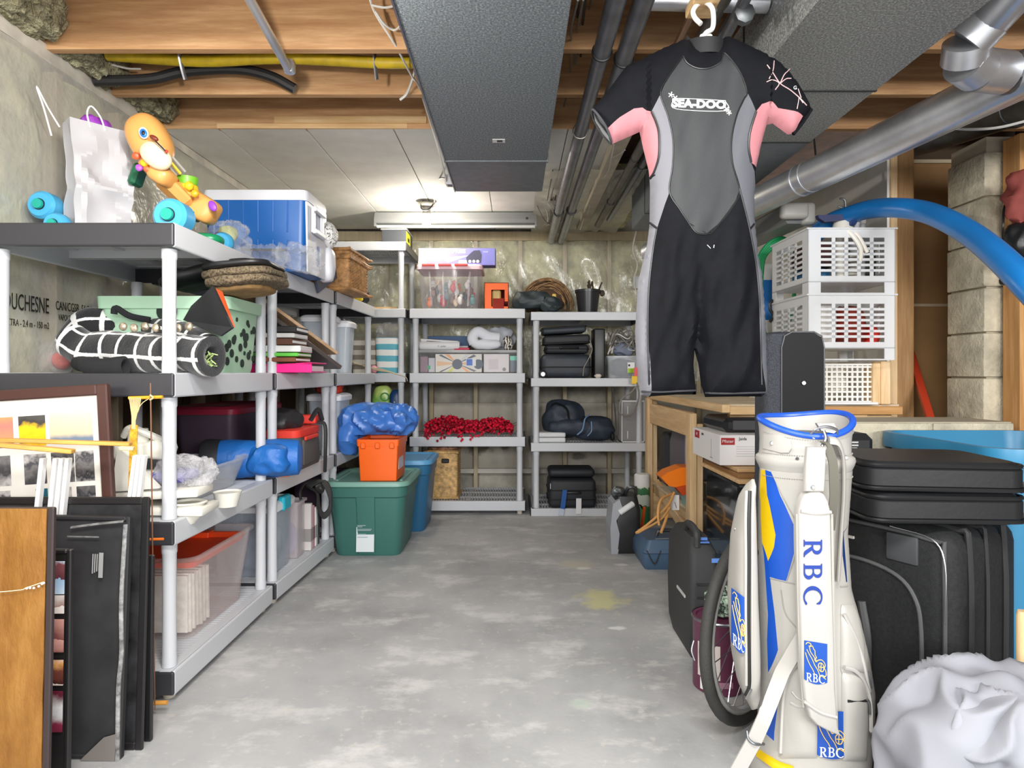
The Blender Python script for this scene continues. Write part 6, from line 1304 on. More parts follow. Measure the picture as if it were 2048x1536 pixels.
# guitar case
gcase = thing('guitar_case', 'black hard guitar case standing upright behind the golf bag', 'instrument case', (X(1588, 2.36) , 2.42, 0))
def gsec(w, z, r=.03): return (w, .13, z, r)
MB(mat('tolex_black', (62, 66, 74), .5, bump=1, bs=320, var=.5, vs=260)).loft([(.36, .13, 0, .03), (.38, .13, .05, .03), (.38, .13, .35, .03), (.30, .13, .50, .03), (.215, .13, .70, .03), (.213, .13, 1.205, .03), (.19, .12, 1.232, .03), (.14, .10, 1.24, .03)]).out('case_body', gcase, True)
MB(mat('case_front', (18, 18, 19), .5, spec=.2)).prism([(-.048, .70), (.105, .70), (.105, 1.18), (.096, 1.22), (.07, 1.235), (-.012, 1.235), (-.039, 1.22), (-.048, 1.18)], lambda u, v, w: V((u, -.068 - .001 + w, v)), .02).out('front_panel', gcase); MB(M_steel).lathe([(.007, -.004), (.009, 0), (.007, .003)], (.03, -.072, 1.05), 14, 'Y').out('stud', gcase, True)
MB(mat('edge_black', (70, 72, 76), .4)).tube([(-.05, -.07, .70), (-.05, -.07, 1.18), (-.039, -.07, 1.223), (-.012, -.07, 1.238), (.07, -.07, 1.238), (.098, -.07, 1.223), (.107, -.07, 1.18), (.107, -.07, .70)], .003, 6, 1, False, False).out('edge_binding', gcase, True)
# big suitcase, soft cases, tub, white bag
M_bs = mat('suitcase_fabric', (36, 37, 38), .65, spec=.25, bump=.35, bs=300, var=.18, vs=90)
bs = thing('suitcase', 'big black upright suitcase in the lower right corner', 'suitcase', (1.248, 2.00, 0), math.radians(-61))
MB(M_bs).box((0, .0, .33), (.42, .38, .64), .06, seg=4).out('case_body', bs, True)
pc = [(-.19, .08), (-.19, .46), (-.17, .50), (-.06, .525), (.06, .51), (.12, .46), (.14, .36), (.14, .08)]
MB(M_bs).prism(pc, lambda u, v, w: V((u, -.212 + w, v)), .05).out('front_pocket', bs); MB(mat('piping_grey', (74, 75, 76), .6)).tube([(u, -.213, v) for u, v in pc], .006, 8, 5).tube([(.185, -.185, .03), (.185, -.185, .56), (.15, -.185, .62), (-.15, -.185, .63)], .006, 8, 4).tube([(-.02, -.213, .10), (-.01, -.220, .28), (-.03, -.218, .40)], .012, 8).out('piping', bs, True)
MB(M_steel).tube([(.19, -.19, .40), (.19, -.19, .56), (.155, -.19, .625), (.04, -.19, .638)], .0025, 6).out('zipper', bs, True); MB(mat('panel_gloss', (70, 72, 74), .3)).b2(.03, .12, -.196, -.186, .54, .62, .01, 2).out('corner_patch', bs, True)
MB(mat('case_side', (34, 35, 36), .7)).tube([(.212, -.11, .04), (.212, -.11, .58), (.16, -.11, .648), (-.15, -.11, .652)], .009, 8, 5).tube([(.212, -.02, .04), (.212, -.02, .58), (.16, -.02, .648), (-.15, -.02, .652)], .006, 8, 5).tube([(.212, .08, .04), (.212, .08, .58), (.16, .08, .648), (-.15, .08, .652)], .009, 8, 5).out('side_piping', bs, True)
MB(mat('label_frame', (200, 196, 188), .4)).b2(-.16, -.07, -.197, -.187, .575, .583).out('name_slot', bs); MB(M_steel).tube([(.02, -.17, .655), (.05, -.18, .66), (.07, -.17, .655)], .004, 6).out('zip_pull', bs, True)
for i in range(2):
    t = thing('garment_bag', ('lower', 'upper')[i] + ' of two black soft cases stacked on the big suitcase', 'bag', (1.215, 1.94, .664 + .088 * i), math.radians(-3 - 4 * i))
    MB(mat('soft_case_black', (28, 29, 31), .5, spec=.35, bump=.2, bs=30)).loft([(.40, .32, 0, .05), (.43, .36, .02, .05), (.43, .36, .065, .05), (.40, .32, .086, .05)]).out('bag_body', t, True)
    MB(mat('piping_black', (20, 21, 23))).tube([(p[0], p[1], .012) for p in rrect(.432, .362, .05, 4)], .006, 6, 1, True, False).tube([(p[0], p[1], .076) for p in rrect(.425, .355, .05, 4)], .006, 6, 1, True, False).out('piping', t, True)
    MB(M_galvd).tube([(.21, -.15, .03), (.225, -.12, .0), (.22, -.1, .05)], .005, 6).out('strap_loop', t, True)
t = thing('rope_tub', 'big blue plastic tub behind the stacked soft cases, far right', 'tub', (1.82, 2.33, 0))
MB(mat('tub_blue', (50, 128, 168), .4)).loft([(.50, .56, 0, .06), (.58, .64, .76, .08), (.58, .64, .79, .08), (.63, .69, .79, .09), (.64, .70, .815, .10), (.635, .695, .848, .10), (.59, .65, .848, .09), (.57, .63, .80, .08), (.48, .54, .01, .06)], n=6).out('tub_body', t, True)
MB(mat('tub_water', (60, 84, 96), .2)).loft([(.56, .62, .66, .08), (.56, .62, .67, .08)]).out('contents', t, True)
t = bx_('small_black_case', 'small black case with white print beside the golf bag rim', 'case', X(1668, 2.5), X(1752, 2.5), 2.5, 2.66, .70, Z(868, 2.5), mat('case_matte', (30, 31, 32), .6), .025)
for k in range(3): MB(mat('print_pale', (190, 190, 186))).b2(X(1703, 2.5), X(1716, 2.5) - .005 * (k == 2), 2.497, 2.5, Z(886 + 6*k, 2.5), Z(883 + 6*k, 2.5)).out('print_line', t, False, True)
t2 = bx_('tub_stool', 'dark stack of boxes under the small black case', 'box', X(1660, 2.5), X(1775, 2.5), 2.49, 2.67, 0, .698, mat('charcoal_box', (44, 46, 48), .7), .01)  # boxes in one even dark grey
t = thing('laundry_bag', 'white crumpled cloth bag on the floor in the bottom right corner', 'bag', (1.07, 1.42, 0)); MB(mat('white_cotton', (146, 148, 156), .85)).blob((0, 0, .20), (.42, .34, .42), 2.5, .20, 5, 3, 40, .9, .95, amp2=.003).blob((.16, -.02, .31), (.22, .22, .20), 2.3, .24, 7, 7, 30, .9, amp2=.003).blob((-.04, -.08, .33), (.24, .18, .15), 2.3, .26, 8, 5, 30, .9, amp2=.003).out('bag_body', t, True, ang=180)
t = thing('blue_tool', 'corner of a blue plastic handle under the white cloth bag', 'tool', (.83, 1.36, 0)); MB(mat('blue_tool', (70, 110, 160), .4)).box((.03, 0, .22), (.10, .03, .03), .008, seg=2).beam((.05, 0, 0), (.05, 0, .22), .03, .02, .004).use(M_steel).tube([(.0 + .02 * math.cos(a), -.018, .23 + .02 * math.sin(a)) for a in [i * .7 for i in range(9)]], .004, 6, 2, True).out('handle', t, True)
t = thing('broom_handle', 'pine stick standing at the right edge in front of the suitcase', 'stick', (X(2047, 1.62), 1.62, 0)); MB(M_pinez).lathe([(.016, 0), (.016, .47), (.013, .482)], (0, 0, 0), 14).out('stick_body', t, True)
t = thing('level_bar', 'red metal bar leaning against the brown board beside the pillar', 'bar', at(1862, 838, 3.12)); MB(mat('red_enamel', (176, 58, 34), .3)).beam(at(1864, 850, 3.06), at(1810, 668, 3.60), .035, .03, .003).use(M_black).beam(at(1812, 676, 3.58), at(1806, 655, 3.635), .034, .029, .003).out('bar_body', t, False, True)
t = thing('red_jacket', 'dark red cloth and black power tool hanging at the far right edge', 'clothing', at(2040, 420, 2.6)); MB(mat('maroon_cloth', (132, 60, 54), .8)).blob(at(2050, 400, 2.62), (.16, .12, .24), 2.2, .3, 8, 3, 14, .7).use(M_black).blob(at(2052, 480, 2.6), (.16, .10, .16), 2.6, .2, 9, 5, 12).tube([at(2022, 395, 2.68), at(2008, 420, 2.66), at(2008, 500, 2.66), at(2030, 520, 2.64)], .005, 6).out('cloth_body', t, True, True)
MB(M_black).blob(at(2012, 562, 2.7), (.05, .03, .035), 3, .1, 10, 2, 6).tube([at(1976, 520, 2.7), at(1985, 538, 2.7), at(2005, 545, 2.7)], .006, 6).out('bracket', pw, True, True)
# ================================================================ wetsuit on a white hanger
def pip(poly, P):
    x, y = P[:, 0], P[:, 1]; ins = np.zeros(len(P), bool); n = len(poly)
    for i in range(n):
        x1, y1 = poly[i]; x2, y2 = poly[(i + 1) % n]
        c = ((y1 > y) != (y2 > y)); 
        with np.errstate(divide='ignore', invalid='ignore'): ins ^= c & (x < (x2 - x1) * (y - y1) / (y2 - y1 + 1e-12) + x1)
    return ins
def distpoly(poly, P):
    d = np.full(len(P), 1e9); n = len(poly)
    for i in range(n):
        a = np.array(poly[i], float); b = np.array(poly[(i + 1) % n], float); ab = b - a
        t = np.clip(((P - a) @ ab) / (ab @ ab + 1e-12), 0, 1); q = a + t[:, None] * ab
        d = np.minimum(d, np.hypot(*(P - q).T))
    return d
def smooth2(poly, k=3):
    return [(p.x, p.y) for p in catmull([(x, y, 0) for x, y in poly], k, True)]
def panelled(outline, panels, step, rings=(2, 6, 12)):
    """triangulate an outline so panel borders are exact; returns 2D points, triangles, panel index per triangle (-1: rest)"""
    pts, edges = [], []
    def add(poly):
        n0 = len(pts); pts.extend(poly)
        edges.extend([(n0 + i, n0 + (i + 1) % len(poly)) for i in range(len(poly))])
    def dens(poly):
        out = []
        for i, p in enumerate(poly):
            q = poly[(i + 1) % len(poly)]; L = math.hypot(q[0]-p[0], q[1]-p[1]); k = max(1, int(L / step))
            out += [(p[0] + (q[0]-p[0]) * j / k, p[1] + (q[1]-p[1]) * j / k) for j in range(k)]
        return out
    od = dens(outline); add(od)
    for P in panels: add(dens(P))
    A = np.array(outline); x0, y0 = A.min(0); x1, y1 = A.max(0)
    gx, gy = np.meshgrid(np.arange(x0, x1, step), np.arange(y0, y1, step)); G = np.stack([gx.ravel(), gy.ravel()], 1)
    G[:, 0] += ((np.round((G[:, 1] - y0) / step)) % 2) * step / 2
    G = G[pip(outline, G)]; G = G[distpoly(outline, G) > step * .45]
    n0 = len(pts); pts.extend([tuple(g) for g in G])
    r = geometry.delaunay_2d_cdt([V((float(p[0]), float(p[1]))) for p in pts], edges, [], 0, 1e-4)
    vs = np.array([(v.x, v.y) for v in r[0]]); tr = np.array([f for f in r[2]])
    cen = vs[tr].mean(1); keep = pip(outline, cen); tr, cen = tr[keep], cen[keep]
    lab = np.full(len(tr), -1)
    for i, P in enumerate(panels): lab[pip(P, cen)] = i
    return vs, tr, lab
dW = 1.80
OUT = [(1368, 80), (1327, 97), (1252, 133), (1216, 181), (1184, 219), (1186, 236), (1205, 268), (1222, 289), (1252, 276), (1279, 264), (1287, 300), (1297, 340), (1300, 380), (1299, 450), (1294, 490), (1276, 564), (1270, 663), (1272, 712), (1281, 790), (1299, 793), (1353, 789), (1392, 789), (1391, 772), (1387, 730), (1389, 700), (1397, 730), (1402, 770), (1410, 794), (1477, 793), (1524, 793), (1535, 792), (1535, 762), (1529, 613), (1524, 551), (1516, 514), (1509, 440), (1508, 390), (1511, 340), (1522, 290), (1533, 250), (1545, 247), (1560, 258), (1575, 269), (1586, 268), (1605, 244), (1623, 217), (1602, 181), (1580, 148), (1551, 121), (1494, 94), (1450, 74), (1432, 92), (1410, 100), (1388, 94)]
CH = [(1366, 112), (1375, 127), (1396, 137), (1420, 136), (1441, 124), (1449, 106), (1479, 142), (1494, 183), (1487, 200), (1473, 232), (1463, 280), (1465, 327), (1479, 378), (1470, 405), (1429, 459), (1414, 468), (1396, 467), (1384, 456), (1360, 420), (1339, 384), (1345, 333), (1346, 280), (1336, 232), (1321, 188), (1333, 160)]
GL = [(1321, 188), (1336, 232), (1346, 280), (1345, 333), (1339, 384), (1330, 408), (1314, 457), (1306, 502), (1298, 576), (1296, 663), (1299, 793), (1281, 790), (1272, 712), (1270, 663), (1276, 564), (1294, 490), (1299, 450), (1300, 380), (1299, 357), (1309, 342), (1318, 310), (1318, 268), (1312, 244), (1303, 223)]
PL = [(1303, 223), (1312, 244), (1318, 268), (1318, 310), (1309, 342), (1299, 357), (1297, 340), (1287, 300), (1279, 264), (1252, 276), (1222, 289), (1216, 256), (1240, 234), (1268, 217), (1285, 215)]
GR = [(1494, 183), (1512, 223), (1500, 262), (1497, 295), (1502, 325), (1509, 342), (1508, 390), (1509, 440), (1516, 514), (1524, 551), (1529, 613), (1535, 762), (1535, 792), (1524, 793), (1521, 687), (1519, 613), (1513, 539), (1499, 459), (1490, 420), (1479, 378), (1465, 327), (1463, 280), (1473, 232), (1487, 200)]
PR = [(1512, 223), (1524, 208), (1545, 203), (1556, 216), (1596, 224), (1606, 232), (1598, 246), (1586, 268), (1575, 269), (1560, 258), (1545, 247), (1533, 250), (1522, 290), (1511, 340), (1502, 325), (1497, 295), (1500, 262)]
ws = thing('wetsuit', 'black, grey and pink shorty wetsuit hanging on a white hanger from the ceiling', 'wetsuit', at(1410, 60, dW))
def wfold(x, y):
    k = (y - 300) / 500
    leg = max(0, min(1, (y - 430) / 80))
    gap = math.exp(-((x - 1394) / 12) ** 2) * max(0, min(1, (y - 500) / 120))
    n = noise.noise(V((x * .02, y * .006, 1.7))) * .9 + noise.noise(V((x * .05 + y * .012, y * .012, 4.2))) * .5
    sl = math.exp(-((x - 1345) / 26) ** 2) * math.exp(-((y - 240) / 120) ** 2) * .0
    v = .019 * n * (0.22 + .78 * leg) - .034 * gap
    # creases at the belly and the crotch
    v += -.010 * max(0, math.sin((x - 1330) * .05 + y * .02)) * math.exp(-((y - 640) / 150) ** 2)
    return v
def wdepth(x, y, dd):
    Tm = .058 if 1290 < x < 1530 else .040
    R = 60 if 1290 < x < 1530 else 42
    t = min(dd / R, 1); tt = Tm * math.sqrt(max(0, 1 - (1 - t) ** 2))
    return tt + wfold(x, y) * min(1, dd / 18)
def to3(x, y, dep): 
    p = at(x, y, dW); return V((p.x, dW - dep, p.z))
def inv(x, y, dep, d0):
    a, b = x, y
    for _ in range(14):
        d = d0 - dep(a, b); a = .5 * a + .5 * (CX + (x - CX) * d / d0); b = .5 * b + .5 * (CY + (y - CY) * d / d0)
    return a, b
wd1 = lambda x, y: wdepth(x, y, distpoly(OUT, np.array([[x, y]]))[0] if pip(OUT, np.array([[x, y]]))[0] else 0.0)
vs_, tr_, lab_ = panelled(OUT, [[inv(x, y, wd1, dW) for x, y in P] for P in (CH, GL, PL, GR, PR)], 7.0)
dst = distpoly(OUT, vs_)
fr = [to3(x, y, wdepth(x, y, d)) for (x, y), d in zip(vs_, dst)]
bkp = [to3(x, y, -.6 * wdepth(x, y, d) if d > .5 else 0) for (x, y), d in zip(vs_, dst)]
M_neo = mat('black_neoprene', (18, 19, 23), .7, bump=.25, bs=700, var=.12, vs=40, spec=.1)
M_skin = mat('smooth_skin_neoprene', (40, 42, 44), .5, spec=.3, bump=.12, bs=500)
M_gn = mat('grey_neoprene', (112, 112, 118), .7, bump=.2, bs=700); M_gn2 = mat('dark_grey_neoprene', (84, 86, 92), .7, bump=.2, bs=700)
M_pk = mat('pink_neoprene', (176, 116, 122), .75, bump=.2, bs=700)
def piece(idx, name, m, label=None, lift=0, back=False):
    mb = MB(m); mp = {}
    src = bkp if back else fr
    for t, l in zip(tr_, lab_):
        if (not back) and l != idx: continue
        f = []
        for i in t:
            if i not in mp: mp[i] = mb.bm.verts.new(src[i])
            f.append(mp[i])
        mb.face(f if back else f[::-1])
    return mb.out(name, ws, 'keep', True, label=label)
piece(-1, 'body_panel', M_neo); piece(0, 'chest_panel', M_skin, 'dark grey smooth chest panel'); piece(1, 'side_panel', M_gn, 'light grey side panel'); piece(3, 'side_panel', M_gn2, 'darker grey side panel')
piece(2, 'underarm_panel', M_pk, 'pink underarm panel'); piece(4, 'underarm_panel', M_pk, 'pink underarm panel'); piece(9, 'back_panel', M_neo, back=True)
def onfront(x, y, lift=.0015):
    x, y = inv(x, y, wd1, dW); d = distpoly(OUT, np.array([[x, y]]))[0]; return to3(x, y, wdepth(x, y, d) + lift)
def seam(P, r=.0022, m=None, nm='seam'):
    Q = [(p.x, p.y) for p in catmull([(a, b, 0) for a, b in P], 5)]
    MB(m or M_black).tube([onfront(x, y, .0008) for x, y in Q], r, 6, 1, False, False).out(nm, ws, True, True)
seam(CH + [CH[0]]); seam(GL[6:11], .0026); seam([(1300, 357), (1309, 342), (1318, 310), (1318, 268), (1312, 244), (1303, 223)], .0034)
seam([(1502, 325), (1497, 295), (1500, 262), (1512, 223)], .0034); seam([(1524, 790), (1521, 687), (1519, 613), (1513, 539), (1499, 459), (1479, 378)], .0028)
seam([(1299, 357), (1310, 350)], .002); seam([(1297, 448), (1316, 458)], .003); seam([(1508, 448), (1499, 459)], .003)
seam([(1414, 468), (1450, 436), (1480, 392)], .0018); seam([(1414, 468), (1380, 448)], .0018)
for P in ([(1283, 783), (1320, 784), (1360, 782), (1391, 781)], [(1411, 786), (1450, 787), (1500, 786), (1533, 785)]): seam(P, .0028, mat('hem_thread', (48, 48, 52), .7), 'hem')
# sleeve openings and collar
MB(mat('cuff_lining', (58, 58, 62), .8)).tube([at(1184, 221, dW) + V((0, -.006, 0)), at(1196, 230, dW - .035), at(1214, 258, dW - .03), at(1222, 288, dW) + V((0, -.004, 0)), at(1206, 270, dW + .03), at(1188, 240, dW + .03)], .0035, 8, 5, True).out('cuff', ws, True, True)
MB(M_black).prism([(1187, 225), (1198, 234), (1213, 258), (1220, 284), (1207, 269), (1190, 240)], lambda u, v, w: at(u, v, dW - .022) + V((0, w, 0)), .004).out('sleeve_opening', ws, False, True)
MB(M_neo).tube([at(1586, 268, dW - .004), at(1605, 244, dW - .004), at(1622, 218, dW - .004)], .006, 8).out('cuff', ws, True, True)
MB(mat('collar_neoprene', (16, 17, 20), .7)).sheet(lambda u, v: (lambda a: at(1408 + (37 + 3 * v) * math.cos(a), 96 + 16 * v + (0 + 22 * (1 - v)) * 0, dW) + V((0, -.052 * math.sin(a) * (1 + .1 * (1 - v)), 0)) + V((0, 0, .018 * (1 - v) - .014 * math.sin(a) * 1)))(u * 2 * PI), 40, 5, .004).out('collar', ws, True, True)
MB(mat('collar_neoprene', (16, 17, 20))).prism([(1367, 100), (1373, 122), (1392, 134), (1410, 137), (1424, 134), (1441, 122), (1449, 100), (1440, 66), (1424, 92), (1394, 92), (1374, 70)], lambda u, v, w: at(u, v, dW - .03 + .028 * (1 if v < 95 else 0)) + V((0, w, 0)), .02).out('neck_lining', ws, False, True)
# chest lettering and flowers
M_logo = mat('chest_print', (196, 198, 196), .5)
def warpf(p):
    x = p.x / dW * F + CX; y = CY - (p.z - H) / dW * F
    q = onfront(x, y, .0012 + max(0, (dW - .1 - p.y)) ); return q
Mlogo = Matrix.Translation(at(1398, 209, dW) + V((0, -.1, 0))) @ Matrix.Rotation(PI / 2, 4, 'X') @ Matrix.Rotation(-.035, 4, 'Z')
text('SEA-DOO', .030, Mlogo, M_logo, ws, sx=1.16, bold=.0017, warp=warpf, ext=.0)
seam([(1345, 200), (1352, 218), (1450, 222), (1451, 204), (1440, 201), (1360, 197), (1347, 199)], .0011, M_logo, 'print_outline')
fl_ = MB(M_logo)
for cx_, cy_, s in ((1342, 190, 6), (1350, 197, 6), (1453, 219, 6), (1458, 226, 5)):
    for k in range(5):
        a = 2 * PI * k / 5 + cx_; fl_.tube([onfront(cx_, cy_, .001), onfront(cx_ + s * math.cos(a), cy_ + s * math.sin(a), .001)], .0016, 5, smooth=False)
fl_.out('flower_print', ws, False, True)
pr_ = MB(mat('sleeve_print', (206, 170, 172), .6))
for P in ([(1534, 130), (1545, 145), (1560, 167), (1580, 180), (1600, 197), (1613, 211)], [(1548, 122), (1546, 140), (1538, 158)], [(1533, 164), (1545, 160), (1558, 167), (1550, 180)], [(1560, 167), (1568, 150), (1576, 142)], [(1560, 167), (1572, 158), (1582, 157)], [(1598, 195), (1594, 218)], [(1598, 195), (1606, 206)], [(1596, 178), (1602, 196)]):
    Q = [(p.x, p.y) for p in catmull([(a, b, 0) for a, b in P], 4)]; pr_.tube([onfront(x, y, .0008) for x, y in Q], .0013, 5, 1, False, False)
pr_.out('sleeve_print', ws, True, True)
text('G', .014, Matrix.Translation(onfront(1589, 177, .004)) @ Matrix.Rotation(PI / 2, 4, 'X'), M_paper, ws)
MB(mat('small_mark', (190, 190, 196), .5)).tube([onfront(1414, 490), onfront(1421, 497)], .0012, 5, smooth=False).tube([onfront(1427, 496), onfront(1428, 490)], .0012, 5, smooth=False).out('logo_mark', ws, False, True)
# hanger
hg = thing('clothes_hanger', 'white plastic hanger hooked over a wooden strip at the ceiling', 'hanger', at(1410, 60, dW))
M_hg = mat('hanger_white', (226, 222, 216), .4)
MB(M_hg).tube([at(1400, 104, dW), at(1402, 84, dW - .01), at(1412, 66, dW - .02), at(1424, 58, dW - .02), at(1427, 40, dW - .01), at(1424, 16, dW), at(1410, 4, dW + .005), at(1396, 8, dW + .01), at(1386, 22, dW + .01), at(1390, 36, dW + .008), at(1402, 48, dW)], .0068, 10).out('hook', hg, True, True)
MB(M_hg).tube([at(1400, 100, dW + .0), at(1330, 122, dW), at(1240, 160, dW)], .008, 8).tube([at(1400, 100, dW), at(1490, 118, dW), at(1560, 150, dW)], .008, 8).blob(at(1412, 74, dW - .012), (.036, .012, .018), 3, 0, cuts=6).out('arms', hg, True, True)
t = thing('hanging_strip', 'narrow wooden strip at the ceiling that carries the wetsuit hanger', 'strip', at(1410, 4, dW)); MB(M_pinex).box(at(1412, -4, dW), (.075, .16, .03), .003).out('strip_body', t, False, True)
# ================================================================ golf bag
dG = 1.70
gbag = thing('golf_bag', 'white staff golf bag with blue and yellow panels standing in the aisle', 'golf bag', (X(1612, dG), dG, 0))
M_gw = mat('white_leather', (168, 166, 160), .42, bump=.1, bs=240); M_gw2 = mat('white_leather_trim', (174, 172, 167), .4)
M_gb = mat('royal_blue_vinyl', (16, 76, 176), .4); M_gy_ = mat('yellow_vinyl', (216, 180, 10), .4); M_gn_ = mat('navy_vinyl', (14, 44, 96), .4)
YBOT = 747 + H / dG * F
LE = [(838, 1522), (900, 1521), (935, 1522), (1000, 1518), (1100, 1516), (1250, 1520), (1350, 1522), (1440, 1518), (1500, 1508), (YBOT, 1512)]
RE = [(838, 1699), (900, 1696), (935, 1697), (1000, 1692), (1060, 1688), (1170, 1695), (1230, 1712), (1310, 1730), (1370, 1739), (1450, 1738), (YBOT, 1728)]
lx = lambda y: float(np.interp(y, [p[0] for p in LE], [p[1] for p in LE])); rx_ = lambda y: float(np.interp(y, [p[0] for p in RE], [p[1] for p in RE]))
def gdep(x, y, lift=0):
    l, r = lx(y), rx_(y); c, w = (l + r) / 2, (r - l) / 2; u = max(-1, min(1, (x - c) / w))
    return m_(w, dG) * .86 * math.sqrt(max(0, 1 - u * u)) + lift
def on(x, y, lift=.0):
    x, y = inv(x, y, gdep, dG); return on0(x, y, lift)
def on0(x, y, lift=.0): p = at(x, y, dG); return V((p.x, dG - gdep(x, y, lift), p.z))
ybs = list(np.linspace(936, YBOT, 40)); top = 936
GO = [(lx(y), y) for y in ybs] + [(rx_(y), y) for y in ybs[::-1]]
YE = [(1521, 940), (1526, 938), (1534, 990), (1546, 1045), (1551, 1070), (1548, 1094), (1536, 1122), (1524, 1085), (1519, 1035), (1519, 985)]
BL = [(1526, 938), (1543, 944), (1560, 990), (1587, 1049), (1588, 1107), (1572, 1162), (1540, 1154), (1536, 1122), (1548, 1094), (1551, 1070), (1546, 1045), (1534, 990)]
B2 = [(1524, 1085), (1536, 1122), (1540, 1154), (1549, 1225), (1556, 1300), (1536, 1345), (1534, 1280), (1536, 1230), (1530, 1140)]
B3 = [(1566, 1354), (1556, 1405), (1548, 1482), (1525, 1462), (1545, 1405)]
BR = [(1690.5, 1030), (1686, 1065), (1685, 1111), (1692, 1164), (1694.2, 1164), (1687.4, 1065)]
gv, gt_, gl = panelled(GO, [[inv(x, y, gdep, dG) for x, y in P] for P in (YE, BL, B2, B3, BR)], 7.0)
gfr = [on0(x, y) for x, y in gv]; gbk = [(lambda p, dd: V((p.x, dG + dd * .75, p.z)))(at(x, y, dG), gdep(x, y)) for x, y in gv]
def gp_(idx, name, m, label=None, back=False):
    mb = MB(m); mp = {}; src = gbk if back else gfr
    for t, l in zip(gt_, gl):
        if not back and l != idx: continue
        f = []
        for i in t:
            if i not in mp: mp[i] = mb.bm.verts.new(src[i])
            f.append(mp[i])
        mb.face(f if back else f[::-1])
    return mb.out(name, gbag, 'keep', True, ang=60, label=label)
gp_(-1, 'bag_body', M_gw); gp_(0, 'colour_panel', M_gy_, 'yellow panel'); gp_(1, 'colour_panel', M_gb, 'upper blue panel'); gp_(2, 'colour_panel', M_gb, 'narrow blue panel'); gp_(3, 'colour_panel', M_gb, 'lower blue panel'); gp_(4, 'colour_panel', M_gn_, 'navy edge panel'); gp_(9, 'back_panel', M_gw, back=True)
def gline(P, r=.0016, m=None, nm='seam', lift=.0006):
    Q = [(p.x, p.y) for p in catmull([(a, b, 0) for a, b in P], 5)]; MB(m or mat('seam_grey', (150, 148, 142), .6)).tube([on(x, y, lift) for x, y in Q], r, 6, 1, False, False).out(nm, gbag, True, True)
gline([(1540, 1156), (1570, 1163), (1592, 1168)]); gline([(1543, 944), (1565, 992), (1593, 1045)]); gline([(1562, 1180), (1570, 1225), (1592, 1255)]); gline([(1572, 1165), (1590, 1110), (1594, 1085)])
gline([(1700, 1170), (1692, 1172), (1680, 1173)], .002)
# collar
def ring(y, sx, tilt=0, n=48):
    l, r = lx(y), rx_(y); c = (l + r) / 2; w = m_((r - l) / 2, dG) * sx; p0 = at(c, y, dG); out = []
    for i in range(n):
        a = 2 * PI * i / n; dip = tilt * (-.020 * math.sin(-a) + .010 * math.cos(2 * a) )
        out.append(V((p0.x + w * math.cos(a), dG + w * .86 * math.sin(a), p0.z + dip * 1.0 + (.006 * math.cos(a) * tilt))))
    return out
MB(M_gw2).rings([ring(938, .985), ring(934, 1.0), ring(926, 1.045), ring(918, 1.075), ring(912, 1.06), ring(908, 1.0), ring(902, .985), ring(880, .98, .3), ring(860, .995, .7), ring(848, 1.02, 1), ring(846, .90, 1), ring(900, .88)], True, False, True).out('collar', gbag, True, True)
MB(mat('blue_trim', (34, 84, 190), .35)).tube(ring(843, .985, 1), .0085, 10, 1, True, False).out('rim_trim', gbag, True, True)
MB(M_black).rings([ring(866, .89), ring(870, .885)]).out('inner_opening', gbag, True, True)
for y, n in ((862, 1), (903, 1), (948, 0)):
    st_ = MB(mat('stitch', (140, 138, 132), .7)); R_ = ring(y, 1.0 if y > 930 else .995, .5 if y < 900 else 0, 120)
    for i in range(62, 118, 1): st_.box(R_[i] + V((0, -.001, 0)), (.003, .002, .0012))
    st_.out('stitching', gbag, False, True)
cr = ring(880, .99, .3, 96)
def oncol(px, py, lift=.003):
    px, py = inv(px, py, gdep, dG); p = at(px, py, dG); l, r = lx(py), rx_(py); c, w = (l + r) / 2, (r - l) / 2; u = max(-.99, min(.99, (px - c) / w)); return V((p.x, dG - m_(w, dG) * .86 * math.sqrt(1 - u * u) - lift, p.z))
bd = [(1527, 871), (1540, 868), (1560, 870), (1580, 880), (1582, 896), (1576, 905), (1560, 905), (1540, 900), (1526, 897)]
mb = MB(M_gw2); a = [mb.bm.verts.new(oncol(x, y, .004)) for x, y in bd]; b_ = [mb.bm.verts.new(oncol(x, y, -.006)) for x, y in bd]; c_ = mb.bm.verts.new(oncol(1553, 887, .007))
for i in range(len(bd)): j = (i + 1) % len(bd); mb.face((a[i], a[j], c_)); mb.face((a[i], b_[i], b_[j], a[j]))
mb.out('badge_patch', gbag, True, True)
for px, py in ((1542, 886), (1593, 917), (1626, 874), (1666, 876), (1690, 915)): MB(M_steel).lathe([(.004, -.002), (.005, 0), (.002, .003)], oncol(px, py, .004), 12, 'Y').out('stud', gbag, True, True)
MB(M_steel).tube([oncol(1620, 868, .004), oncol(1630, 856, .012), oncol(1648, 852, .014), oncol(1668, 858, .012), oncol(1672, 868, .006)], .003, 8).tube([oncol(1641, 860, .016), oncol(1643, 875, .022), oncol(1634, 890, .026)], .004, 8).tube([oncol(1622, 900, .01), oncol(1640, 905, .02)], .0025, 6).out('clip_ring', gbag, True, True)
MB(M_gw2).prism([(1630, 846), (1664, 846), (1672, 860), (1664, 866), (1640, 862)], lambda u, v, w: oncol(u, v, .010 - w), .012).out('strap_loop', gbag, True, True)
